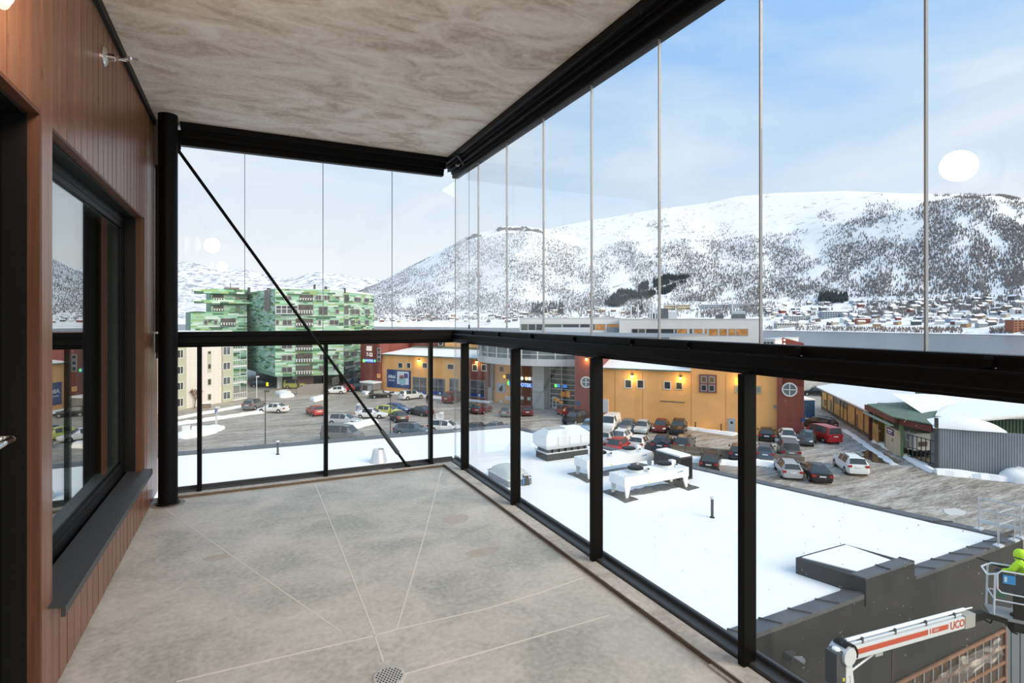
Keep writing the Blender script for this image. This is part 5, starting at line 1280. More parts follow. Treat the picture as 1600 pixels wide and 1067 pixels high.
window_on(s3, (s3.U(1314), s3.U(1318), zs - 1.2, zs - .2), shed, M_post, M_dwin, 1, 1, .1)
obj('shed_door', sf.mb().box(sf.U(1297.5), sf.U(1300), 0, .06, GZ + .1, GZ + 2.2), M_dgrey, shed); obj('shed_door', sf.mb().box(sf.U(1338.2), sf.U(1340.8), 0, .06, GZ + .1, GZ + 2.1), mat('rust_door', (.22, .06, .035), .7), shed)
mb = sf.mb(); zr_ = zs + 1.9; e0, e1 = -.6, sf.L + .15
mb.add([(e0, .7, zs), (e1, .7, zs), (e1, -7.5, zr_), (e0, -7.5, zr_), (e1, -16, zs + .2), (e0, -16, zs + .2), (e0, .7, zs + .22), (e1, .7, zs + .22), (e1, -7.5, zr_ + .25), (e0, -7.5, zr_ + .25), (e1, -16, zs + .4), (e0, -16, zs + .4)],
       [(6, 7, 8, 9), (9, 8, 10, 11), (0, 1, 7, 6), (0, 6, 9, 3), (3, 9, 11, 5), (1, 2, 8, 7), (2, 4, 10, 8), (0, 3, 2, 1), (3, 5, 4, 2)])
obj('roof_snow', mb, M_snow, shed); obj('gutter', sf.mb().box(e0, e1, .62, .80, zs - .10, zs + .06), M_dgrey, shed)
q = sf.P(2.0, -3); mb = MB(); zq = zs + 1.0
mb.cyl((q.x, q.y, zq - .3), (q.x, q.y, zq + 2.3), .04, n=6).bar((q.x - 1.6, q.y - .6, zq + 1.1), (q.x + 1.2, q.y + .5, zq + 1.1), .05, .05); obj('aerial', mb, M_dgrey, shed)
# second snowy gable behind
q0, q1 = sf.P(sf.L + 4, -16.5), sf.P(sf.L - 6, -16.5)
g2 = empty('snowy_roof_shed', (q0.x, q0.y, GZ), 0, 'low shed with a dark gable and snow covered roof behind the ochre shed', 'shed')
f2 = Fac(A(1418, 75), A(1452, 71)); zz0 = Z(632, 73); zz1 = Z(624.5, 73)
mb = f2.mb(); mb.add([(0, 0, GZ), (f2.L, 0, GZ), (f2.L, 0, zz0 - .1), (f2.L * .42, 0, zz1), (0, 0, zz0), (0, -12, GZ), (f2.L, -12, GZ), (f2.L, -12, zz0), (f2.L * .42, -12, zz1), (0, -12, zz0)], [(0, 1, 2, 3, 4), (5, 9, 8, 7, 6), (0, 5, 6, 1), (1, 6, 7, 2), (4, 9, 5, 0)])
obj('wall', mb, M_dgrey, g2)
mb = f2.mb(); mb.add([(f2.L * .42, .5, zz1), (f2.L + 2.2, .5, zz0 - .6), (f2.L + 2.2, -12, zz0 - .6), (f2.L * .42, -12, zz1), (f2.L * .42, .5, zz1 + .35), (f2.L + 2.2, .5, zz0 - .25), (f2.L + 2.2, -12, zz0 - .25), (f2.L * .42, -12, zz1 + .35), (-1, .5, zz0 - .1), (-1, -12, zz0 - .1), (-1, .5, zz0 + .25), (-1, -12, zz0 + .25)],
    [(4, 5, 6, 7), (0, 1, 5, 4), (1, 2, 6, 5), (10, 4, 7, 11), (8, 0, 4, 10), (0, 3, 2, 1)]); obj('roof_snow', mb, M_snow, g2)

# loading bay building: open bays, green sheet roof, green ribbed rear wall
bay = empty('loading_shed', (*A(1425, 66), GZ), 0, 'open loading shed with a green sheet roof and red fascia', 'shed')
c0, c1, c2 = G(1365, 689, GZ), G(1408, 714.5, GZ), G(1461, 731, GZ)
hb = 4.25
f1 = Fac(c0, c1); f3 = Fac(c1, c2); zb = GZ + hb
back_ = [f1.P(0, -11), f3.P(f3.L + 1, -14)]
M_grn = mat('green_sheet', (.13, .19, .125), .6, var=.2, vscale=(1, 1, 1)); M_redf = mat('red_fascia', (.15, .035, .03), .65); M_gpost = mat('green_post', (.16, .26, .11), .6)
roofp = [f1.P(-.3, .6), f1.P(f1.L, .6) + f3.n * .2, f3.P(f3.L, .3), f3.P(f3.L + 1, -13), f1.P(-.3, -9)]
mb = MB(); n_ = 5; zz = [zb, zb - .1, zb - .05, zb + 1.0, zb + 1.0]
mb.add([(p.x, p.y, z) for p, z in zip(roofp, zz)] + [(p.x, p.y, z + .12) for p, z in zip(roofp, zz)], [(0, 4, 3, 2, 1), (5, 6, 7, 8, 9)] + [(i, (i + 1) % 5, 5 + (i + 1) % 5, 5 + i) for i in range(5)])
obj('roof_sheet', mb, M_grn, bay)
mid = lambda s_, t_: roofp[2].lerp(roofp[3], t_).lerp(roofp[0].lerp(roofp[4], t_), s_)
def zroof(t_): return zb - .02 + 1.05 * t_
sn_ = [(0.0, .22), (.22, .16), (.40, .30), (.52, .42), (.62, .52), (.78, .60), (1.0, .72), (1.0, 1.0), (0.0, 1.0)]
mb = MB(); mb.add([(*mid(a_, b_), zroof(b_) + .28) for a_, b_ in sn_] + [(*mid(a_, b_), zroof(b_) - .05) for a_, b_ in sn_], [tuple(range(9))] + [(i, 9 + i, 9 + (i + 1) % 9, (i + 1) % 9) for i in range(9)])
obj('roof_snow', mb, M_snow, bay)
obj('fascia', f1.mb().box(-.9, f1.L + .3, .55, .70, zb - .62, zb - .02), M_redf, bay); obj('fascia', f3.mb().box(0, f3.L, .25, .38, zb - .75, zb - .15), M_redf, bay)
obj('awning', f1.mb().box(-.4, f1.L, .7, 1.05, zb - 1.0, zb - .86), mat('pale_green_awning', (.38, .45, .36), .6), bay)
for u in (.25, f1.L * .48, f1.L - .12): obj('bay_post', f1.mb().box(u - .12, u + .12, -.2, .1, GZ, zb - .5), M_gpost, bay)
obj('bay_wall', f1.mb().box(-.6, f1.L, -6.0, -5.8, GZ, zb + .3), mat('bay_grey', (.16, .16, .155), .7, var=.4, vscale=(.5, .5, .5)), bay)
obj('bay_wall', f3.mb().box(-5, .4, -7.2, -7.0, GZ, zb + .2), MATS['bay_grey'], bay)
obj('bay_wall', f1.mb().box(-.8, -.6, -6, .3, GZ, zb - .2), M_redf, bay)
r = f1.rect(1387, 1408.5, 675, 714); pn = obj('plywood_gate', f1.mb().box(r[0], r[1], .1, .2, GZ + .15, GZ + 2.75), mat('ply_cream', (.60, .50, .36), .7, var=.12, vscale=(1, 1, .5)), bay)
r2 = f1.rect(1389.5, 1400, 678, 687); obj('blue_sign', f1.mb().box(r2[0], r2[1], .2, .25, GZ + 1.95, GZ + 2.6), mat('sign_navy', (.03, .03, .13), .5), pn)
obj('sign_lettering', f1.mb().box(r2[0] + .25, r2[1] - .3, .25, .26, GZ + 2.32, GZ + 2.47).box(r2[0] + .4, r2[1] - .6, .25, .26, GZ + 2.10, GZ + 2.20), M_white, pn)
obj('gate_handle', f1.mb().box((r[0] + r[1]) / 2, (r[0] + r[1]) / 2 + .2, .2, .25, GZ + 1.3, GZ + 1.6), M_brownc, pn)
r = f1.rect(1364, 1372, 668, 693); obj('timber_gate', f1.mb().box(.05, 1.9, .05, .14, GZ + .1, GZ + 2.3), M_ochre, bay)
mb = f3.mb()
for k in range(7): mb.box(f3.L * (.15 + .13 * k) - .03, f3.L * (.15 + .13 * k) + .03, -.3, -.24, GZ + .2, GZ + 2.6)
for z in (.25, 1.2, 2.5): mb.box(f3.L * .15, f3.L * .93, -.3, -.24, GZ + z, GZ + z + .07)
obj('mesh_gate', mb, M_dgrey, bay)
# ribbed green wall and snowy roof to the right of the bays
f4 = Fac(A(1444, 58.5), A(1660, 56.5)); z4 = Z(653.5, 57.5)
mb = f4.mb(); k = 0
while k * .32 < f4.L: mb.box(k * .32, k * .32 + .2, 0, .07, GZ, z4); k += 1
mb.box(0, f4.L, -10, 0, GZ, z4); obj('ribbed_wall', mb, mat('green_ribbed', (.085, .14, .095), .6, var=.25, vscale=(.6, .6, .3)), bay)
mb = f4.mb(); L = f4.L; ed = [(L * i / 16, .3 + .12 * noise.noise(Vector((i * 1.7, 0, 0)))) for i in range(17)]
mb.add([(u, n, z4 + .12) for u, n in ed] + [(u, -6.5, z4 + 1.6 + .15 * noise.noise(Vector((u, 3, 0)))) for u, n in ed] + [(u, n, z4 + .02) for u, n in ed], [(i, i + 1, 18 + i, 17 + i) for i in range(16)] + [(34 + i, 35 + i, i + 1, i) for i in range(16)]); obj('roof_snow', mb, M_snow, bay)
obj('upper_ribbed_wall', f4.mb().box(4, f4.L, -9.5, -6.4, z4 + 1.2, z4 + 2.1), mat('green_ribbed2', (.13, .19, .16), .6), bay)
obj('yard_snow', f4.mb().box(13, f4.L + 6, -34, -14, GZ, z4 + .4), M_snow, bay)
# grey corrugated fence with a snow topped lean-to
fen = empty('corrugated_fence', (*G(1530, 738, GZ), GZ), 0, 'tall grey corrugated sheet fence beside the loading bays', 'fence')
fg = Fac(G(1464.5, 733, GZ), G(1600, 746, GZ)); hg = 4.0; M_cor = mat('grey_corrugated', (.30, .325, .345), .5, var=.10, vscale=(.5, .5, .3))
k = 0; Lp = 1.0
while k * Lp < fg.L + 6:
    mb = fg.mb()
    for j in range(5): mb.box(k * Lp + j * .2, k * Lp + j * .2 + .12, .0, .045, GZ, GZ + hg - .02)
    mb.box(k * Lp + .01, k * Lp + Lp - .012, -.05, 0, GZ, GZ + hg); obj('sheet_panel', mb, M_cor, fen); k += 1
obj('sheet_panel', fg.mb().box(-.05, .02, -2.5, 0, GZ, GZ + hg + .25), M_cor, fen); obj('fence_post', fg.mb().box(-.25, .05, .05, .22, GZ, GZ + hg + 1.0), M_dgrey, fen)
mb = fg.mb(); NN = 24; top = []
for i in range(NN): s_ = i / (NN - 1); top.append((s_ * 5.6 - .4, .25 - .05 * math.sin(s_ * 9)))
mb.add([(u, n, GZ + hg + .02) for u, n in top] + [(u, n - .15, GZ + hg + .45 * math.sin(math.pi * min(1, .12 + .88 * i / NN)) ** .5) for i, (u, n) in enumerate(top)] + [(u, -2.4, GZ + hg + .9 * math.sin(math.pi * min(1, .10 + .9 * i / NN)) ** .6) for i, (u, n) in enumerate(top)],
       [(i, i + 1, NN + i + 1, NN + i) for i in range(NN - 1)] + [(NN + i, NN + i + 1, 2 * NN + i + 1, 2 * NN + i) for i in range(NN - 1)]); obj('snow_cap', mb, M_snow, fen, smooth=True)

# ================================================================== PLANT ON THE SNOW ROOF
def on_roof(px, py): return G(px, py, RZ)
# air handling unit on a dark plinth
ah = empty('air_handling_unit', (*on_roof(855, 719), RZ), 0, 'large pale air handling unit with chamfered hood on a dark plinth on the snow roof', 'ventilation unit')
q0 = on_roof(855, 721); ux, uy = (on_roof(912.6, 713) - q0).normalized(), None
uy = Vector((-ux.y, ux.x)); Mx = Matrix(((ux.x, uy.x, 0, q0.x), (ux.y, uy.y, 0, q0.y), (0, 0, 1, 0), (0, 0, 0, 1)))
bevel(obj('plinth', MB(Mx).box(0, 2.55, 0, 1.15, RZ - .02, RZ + .36), M_felt, ah), .02)
obj('plinth_trim', MB(Mx).box(-.05, 2.6, -.05, 1.2, RZ + .36, RZ + .41), M_lgrey, ah)
obj('base_frame', MB(Mx).box(.08, 2.5, .06, 1.1, RZ + .41, RZ + .56), M_dgrey, ah)
mb = MB(Mx); 
for k in range(6): mb.box(.3 + k * .4, .36 + k * .4, -.02, .06, RZ + .41, RZ + .55)
obj('feet', mb, M_black, ah)
mb = MB(Mx); x0, x1, y0, y1, z0, z1, z2, c_ = -.12, 2.68, -.10, 1.28, RZ + .74, RZ + 1.22, RZ + 1.50, .38
mb.add([(x0 + .15, y0 + .12, RZ + .56), (x1 - .15, y0 + .12, RZ + .56), (x1 - .15, y1 - .12, RZ + .56), (x0 + .15, y1 - .12, RZ + .56), (x0, y0, z0), (x1, y0, z0), (x1, y1, z0), (x0, y1, z0), (x0, y0, z1), (x1, y0, z1), (x1, y1, z1), (x0, y1, z1), (x0 + c_, y0 + c_, z2), (x1 - c_, y0 + c_, z2), (x1 - c_, y1 - c_, z2), (x0 + c_, y1 - c_, z2)],
       [(0, 3, 2, 1)] + [(a_ + i, a_ + (i + 1) % 4, a_ + 4 + (i + 1) % 4, a_ + 4 + i) for a_ in (0, 4, 8) for i in range(4)] + [(12, 13, 14, 15)])
bevel(obj('casing', mb, mat('unit_pale', (.66, .68, .70), .35), ah), .015)
mb = MB(Mx)
for x in (.6, 1.3, 2.0): mb.box(x - .01, x + .01, y0 - .012, y0, z0, z1)
obj('casing_seams', mb, M_gfr, ah); obj('roof_grille', MB(Mx).box(x0 + .5, 1.25, y0 + .45, y1 - .45, z2, z2 + .03), M_gfr, ah)
obj('snow_cover', MB(Mx).box(1.3, x1 - .42, y0 + .42, y1 - .42, z2, z2 + .05), M_snow, ah)
# dry coolers with two fans each
def dry_cooler(fl, label, L):
    e_ = empty('dry_cooler', (fl.x, fl.y, RZ), 0, label, 'cooler', 'dry coolers on the snow roof')
    ux = cw(3.0, 1.58).normalized(); uy = Vector((-ux.y, ux.x)); M_ = Matrix(((ux.x, uy.x, 0, fl.x), (ux.y, uy.y, 0, fl.y), (0, 0, 1, 0), (0, 0, 0, 1)))
    h0, h1, Wd = RZ + .46, RZ + .86, .95
    bevel(obj('casing', MB(M_).box(-.08, L + .08, -.06, Wd, h0, h1), M_white, e_), .012)
    mb = MB(M_)
    for z in (.55, .66, .77): mb.box(-.08, L + .08, -.066, -.06, RZ + z, RZ + z + .012)
    obj('casing_ribs', mb, M_lgrey, e_)
    for x in (.02, L - .02):
        for y in (0, Wd - .06):
            mb = MB(M_); w = .14 if x < 1 else -.14; mb.add([(x - .06, y - .05, h0), (x - .06 + 2 * abs(w), y - .05, h0) if w > 0 else (x + .06, y - .05, h0), (x + .08 * (1 if w > 0 else -1) + .02, y - .05, RZ + .02), (x - .02 if w > 0 else x - .10, y - .05, RZ + .02)] if w > 0 else [(x - .22, y - .05, h0), (x + .06, y - .05, h0), (x + .03, y - .05, RZ + .02), (x - .09, y - .05, RZ + .02)], [(0, 1, 2, 3)])
            v = mb.v[-4:]; off = uy * .05
            mb.v += [(a_ + off.x, b_ + off.y, c_) for a_, b_, c_ in v]; mb.f += [(7, 6, 5, 4), (0, 4, 5, 1), (1, 5, 6, 2), (2, 6, 7, 3), (3, 7, 4, 0)]; mb.m += [0] * 5
            obj('leg', mb, M_white, e_)
    for x in (L * .27, L * .74):
        fn = obj('fan_cowl', MB(M_).lathe((x, Wd * .48, h1), [(.36, 0), (.33, .03), (.32, .14), (.30, .14), (.30, .05)], 28), M_lgrey, e_)
        mb = MB(M_).lathe((x, Wd * .48, h1 + .14), [(.335, 0), (.335, .05), (.30, .07), (.08, .09), (.03, .09)], 28)
        obj('fan_guard', mb, M_black, fn)
        mb = MB(M_)
        for k in range(8): t_ = k * .785; mb.bar((x + .1 * math.cos(t_), Wd * .48 + .1 * math.sin(t_), h1 + .225), (x + .30 * math.cos(t_), Wd * .48 + .30 * math.sin(t_), h1 + .212), .012, .012)
        obj('guard_wires', mb, M_dgrey, fn)
        obj('switch', MB(M_).box(x + .40, x + .47, .18, .25, h1, h1 + .16), M_lgrey, e_); obj('switch_knob', MB(M_).box(x + .43, x + .50, .15, .18, h1 + .10, h1 + .16), M_black, e_)
    obj('junction_box', MB(M_).box(L - .42, L - .18, .45, .66, h1, h1 + .22), M_white, e_)
    mb = MB(M_); 
    for y in (.05, .5): mb.lathe((.06, y, h1), [(.03, 0), (.03, .04), (.012, .07)], 10)
    obj('lifting_eye', mb, M_lgrey, e_)
    obj('blue_mark', MB(M_).add([(L - .62, -.068, RZ + .70), (L - .30, -.068, RZ + .72), (L - .26, -.068, RZ + .77), (L - .60, -.068, RZ + .73)], [(0, 1, 2, 3)]), mat('mark_blue', (.02, .22, .55), .5), e_)
    obj('warning_label', MB(M_).box(L * .34, L * .37, -.068, -.06, RZ + .49, RZ + .53), mat('label_yellow', (.75, .62, .05), .5), e_)
    obj('snow_patch', MB(M_).prism([(L * .40, .12), (L * .62, .10), (L * .66, .5), (L * .58, .8), (L * .42, .75)], h1, h1 + .05), M_snow, e_)
    for x, s_ in ((.0, 1), (L, -1)):
        pts = [fl + ux * a_ + uy * b_ for a_, b_ in ((x - .35, -.45), (x + .40, -.35), (x + .35, .1), (x + .5, .55), (x + .2, 1.25), (x - .3, 1.2), (x - .28, .4))]
        obj('pad', MB().prism(blob_poly(pts, .03, .2), RZ - .01, RZ + .022), M_tar, e_)
    pts = [fl + ux * a_ + uy * b_ for a_, b_ in ((.3, .15), (L * .5, .05), (L - .3, .1), (L - .3, .75), (L * .6, .85), (.35, .7))]
    obj('melt_patch', MB().prism(blob_poly(pts, .06, .2), RZ - .01, RZ + .012), mat('melt_grey', (.17, .17, .18), .6, var=.5, vscale=(3, 3, 3)), e_)
    return e_
dry_cooler(on_roof(977, 779), 'white two-fan cooler on legs, the nearer of the pair on the snow roof', 3.35)
dry_cooler(on_roof(918, 749), 'white two-fan cooler on legs, the one behind, partly hidden by the railing post', 3.7)
# black cabinet behind the coolers
cbx = empty('plant_cabinet', (*on_roof(1060, 746), RZ), 0, 'black box cabinet with snow on top behind the white coolers', 'cabinet')
q1 = on_roof(1082, 748); q0 = A(1037, 27.0); ux = (q1 - A(1063, 24.2)); f6 = Fac(A(1064, 23.9), q1)
ux = cw(3, 1.58).normalized(); uy = Vector((-ux.y, ux.x)); q = q1 - ux * .75; M_ = Matrix(((ux.x, uy.x, 0, q.x), (ux.y, uy.y, 0, q.y), (0, 0, 1, 0), (0, 0, 0, 1)))
obj('cabinet_body', MB(M_).box(0, .75, 0, 1.7, RZ, RZ + 1.02), M_felt, cbx); obj('snow_cap', MB(M_).box(.06, .72, .08, 1.62, RZ + 1.02, RZ + 1.09), M_snow, cbx); obj('cabinet_door', MB(M_).box(.05, .70, -.02, 0, RZ + .08, RZ + .96), M_black, cbx)
mb = MB(); a_ = on_roof(1028, 722); mb.tube([(a_.x, a_.y, RZ + .9), (a_.x + .2, a_.y, RZ + 1.0), (a_.x + .5, a_.y - .2, RZ + .85), (q.x, q.y + .3, RZ + .7)], .03, 8); obj('hose', mb, M_black, cbx)
# domed rooflight with small box beside it
rl = empty('roof_light', (*on_roof(785, 752), RZ), 0, 'domed acrylic rooflight on a grey kerb beside the glass railing', 'rooflight')
q = on_roof(794.5, 762); uy = (on_roof(763, 744) - q).normalized(); ux = Vector((uy.y, -uy.x)); M_ = Matrix(((ux.x, uy.x, 0, q.x), (ux.y, uy.y, 0, q.y), (0, 0, 1, 0), (0, 0, 0, 1)))
Lr, Wr = 2.0, 1.15
obj('kerb', MB(M_).box(0, Wr, 0, Lr, RZ - .05, RZ + .28), mat('kerb_grey', (.20, .21, .23), .5), rl); obj('kerb_trim', MB(M_).box(-.04, Wr + .04, -.04, Lr + .04, RZ + .28, RZ + .33), M_lgrey, rl)
mb = MB(M_); n_ = 10; vs = []
for i in range(n_ + 1):
    for j in range(n_ + 1):
        a_, b_ = i / n_, j / n_; h_ = .36 * (math.sin(math.pi * a_) * math.sin(math.pi * b_)) ** .38 if 0 < i < n_ and 0 < j < n_ else 0
        vs.append((a_ * Wr, b_ * Lr, RZ + .33 + h_))
mb.add(vs, [(i * (n_ + 1) + j, (i + 1) * (n_ + 1) + j, (i + 1) * (n_ + 1) + j + 1, i * (n_ + 1) + j + 1) for i in range(n_) for j in range(n_)]); obj('dome', mb, mat('acrylic_dome', (.60, .60, .55), .25), rl, smooth=True)
sb = empty('roof_outlet_box', (*on_roof(820, 756), RZ), 0, 'small dark box with pale lid beside the domed rooflight', 'box')
q = on_roof(820, 757); obj('box_body', MB().add([(q.x - .13, q.y - .15, RZ), (q.x + .17, q.y - .15, RZ), (q.x + .17, q.y + .15, RZ), (q.x - .13, q.y + .15, RZ), (q.x - .08, q.y - .10, RZ + .42), (q.x + .12, q.y - .10, RZ + .42), (q.x + .12, q.y + .1, RZ + .42), (q.x - .08, q.y + .1, RZ + .42)], [(0, 1, 5, 4), (1, 2, 6, 5), (2, 3, 7, 6), (3, 0, 4, 7), (4, 5, 6, 7)]), M_dgrey, sb)
obj('box_lid', MB().box(q.x - .10, q.x + .14, q.y - .12, q.y + .12, RZ + .42, RZ + .47), M_lgrey, sb); obj('blue_tape', MB().box(q.x - .16, q.x - .12, q.y - .16, q.y - .02, RZ + .05, RZ + .36), mat('tape_blue', (.12, .3, .6), .5), sb)
# vent pipes and cowls
def vent(px, py, h, r, label, cap=True):
    q = on_roof(px, py); v = empty('vent_pipe', (q.x, q.y, RZ), 0, label, 'pipe')
    obj('pipe', MB().cyl((q.x, q.y, RZ - .02), (q.x, q.y, RZ + h), r, n=14), M_dgrey, v)
    if cap: obj('cap', MB().lathe((q.x, q.y, RZ + h), [(r * 1.25, -.02), (r * 1.6, .0), (r * 1.5, .05), (r * .6, .07)], 16), M_lgrey, v)
    obj('collar', MB().lathe((q.x, q.y, RZ - .02), [(r * 2.2, 0), (r * 1.1, .06)], 16), M_black, v)
vent(1112.8, 808.5, .70, .052, 'slim dark vent pipe with pale cap standing alone on the snow roof')
vent(434, 710, .68, .055, 'dark vent pipe with pale cap near the far left roof edge')
q = on_roof(591.5, 722); cn = empty('vent_cowl', (q.x, q.y, RZ), 0, 'galvanised cone shaped vent cowl on the snow roof', 'vent')
obj('cone', MB().lathe((q.x, q.y, RZ), [(.43, -.02), (.43, .03), (.265, .66), (.255, .66), (.255, .60)], 32), M_galv, cn, smooth=False); obj('throat', MB().lathe((q.x, q.y, RZ + .58), [(.25, 0), (.25, .01)], 24), M_dgrey, cn)
mb = MB()
for k in range(8): t_ = k * .785; mb.bar((q.x + .432 * math.cos(t_), q.y + .432 * math.sin(t_), RZ + .03), (q.x + .268 * math.cos(t_), q.y + .268 * math.sin(t_), RZ + .655), .008, .008)
obj('cone_seams', mb, M_lgrey, cn)
# safety railing at the roof corner
sr_ = empty('safety_railing', (*G(1560, 850, CZ), CZ), 0, 'galvanised safety railing at the right corner of the snow roof', 'railing')
P_ = {k: G(px, py, CZ + .02) for k, (px, py) in {'a': (1529.5, 826), 'b': (1594.5, 839.5), 'c': (1560, 852.5), 'd': (1584, 843.8)}.items()}
for k, p in P_.items():
    obj('rail_post', MB().cyl((p.x, p.y, CZ), (p.x, p.y, CZ + 1.08), .026, n=10), M_galv, sr_); obj('rail_foot', MB().box(p.x - .14, p.x + .14, p.y - .1, p.y + .1, CZ + .0, CZ + .055), M_lgrey, sr_)
def rl_(a_, b_, z, r=.022): return MB().cyl((*P_[a_], CZ + z), (*P_[b_], CZ + z), r, n=8)
for a_, b_ in (('a', 'b'), ('c', 'd')):
    for z in (1.06, .68): obj('rail_bar', rl_(a_, b_, z), M_galv, sr_)
    obj('toe_board', MB().bar((*P_[a_], CZ + .30), (*P_[b_], CZ + .30), .03, .12), M_lgrey if a_ == 'a' else M_dgrey, sr_)
e_ = P_['b'] + (P_['b'] - P_['a']).normalized() * 1.6; P_['e'] = e_
obj('rail_bar', rl_('b', 'e', .58), M_galv, sr_)
obj('rail_post', MB().cyl((P_['b'].x + .15, P_['b'].y - .1, CZ - 1.3), (P_['b'].x + .15, P_['b'].y - .1, CZ + .6), .026, n=8), M_galv, sr_)
# ================================================================== CARS
# stations along the car (front 0 .. rear 1): (x, top z, top half width, belt z, kind of the bay up to the next station)
SHAPES = {
 'hatch':  (4.1, 1.78, 1.48, [(0, .50, .62, .50, 'b'), (.03, .66, .70, .64, 'b'), (.25, .90, .74, .86, 'w'), (.42, 1.40, .60, .90, 's'), (.60, 1.47, .62, .92, 'p'), (.62, 1.47, .62, .92, 's'), (.82, 1.44, .60, .95, 'c'), (.87, 1.40, .58, .96, 'w'), (.96, .98, .70, .96, 'b'), (1.0, .62, .68, .60, 'e')]),
 'suv':    (4.55, 1.86, 1.68, [(0, .62, .66, .60, 'b'), (.03, .82, .74, .80, 'b'), (.25, 1.04, .78, 1.00, 'w'), (.38, 1.56, .64, 1.04, 's'), (.58, 1.66, .66, 1.06, 'p'), (.60, 1.66, .66, 1.06, 's'), (.84, 1.64, .64, 1.08, 'c'), (.91, 1.58, .62, 1.10, 'w'), (.97, 1.12, .74, 1.10, 'b'), (1.0, .70, .72, .68, 'e')]),
 'wagon':  (4.75, 1.82, 1.47, [(0, .50, .62, .50, 'b'), (.03, .66, .70, .64, 'b'), (.25, .88, .74, .86, 'w'), (.41, 1.40, .58, .90, 's'), (.57, 1.46, .60, .92, 'p'), (.585, 1.46, .60, .92, 's'), (.86, 1.42, .58, .95, 'c'), (.90, 1.40, .56, .96, 'w'), (.975, 1.0, .70, .96, 'b'), (1.0, .62, .68, .60, 'e')]),
 'sedan':  (4.65, 1.80, 1.44, [(0, .50, .62, .50, 'b'), (.03, .66, .70, .64, 'b'), (.26, .88, .74, .86, 'w'), (.42, 1.38, .57, .89, 's'), (.57, 1.43, .59, .91, 'p'), (.585, 1.43, .59, .91, 's'), (.74, 1.38, .57, .93, 'w'), (.88, 1.02, .70, .97, 'b'), (.98, .98, .70, .94, 'b'), (1.0, .60, .68, .58, 'e')]),
 'van':    (4.95, 1.92, 1.95, [(0, .62, .70, .60, 'b'), (.03, .92, .76, .88, 'b'), (.16, 1.12, .80, 1.08, 'w'), (.30, 1.84, .70, 1.14, 's'), (.46, 1.94, .72, 1.16, 'p'), (.48, 1.94, .72, 1.16, 's'), (.90, 1.94, .72, 1.18, 'c'), (.965, 1.88, .70, 1.18, 'w'), (.985, 1.18, .80, 1.16, 'b'), (1.0, .62, .78, .60, 'e')]),
 'panel':  (5.0, 1.94, 1.98, [(0, .62, .70, .60, 'b'), (.03, .92, .76, .88, 'b'), (.16, 1.12, .80, 1.08, 'w'), (.30, 1.86, .72, 1.14, 's'), (.44, 1.96, .74, 1.16, 'c'), (.48, 1.96, .74, 1.16, 'c'), (.90, 1.96, .74, 1.18, 'c'), (.975, 1.92, .72, 1.18, 'c'), (.99, 1.18, .80, 1.16, 'b'), (1.0, .62, .78, .60, 'e')]),
}
M_cglass = mat('car_glass', (.055, .065, .07), .08); M_tail = mat('tail_lamp_red', (.40, .02, .02), .25); M_head = mat('head_lamp', (.75, .77, .78), .15); M_plate = mat('number_plate', (.75, .75, .73), .5); M_hub = mat('wheel_hub', (.35, .36, .37), .35)
CARM = {}
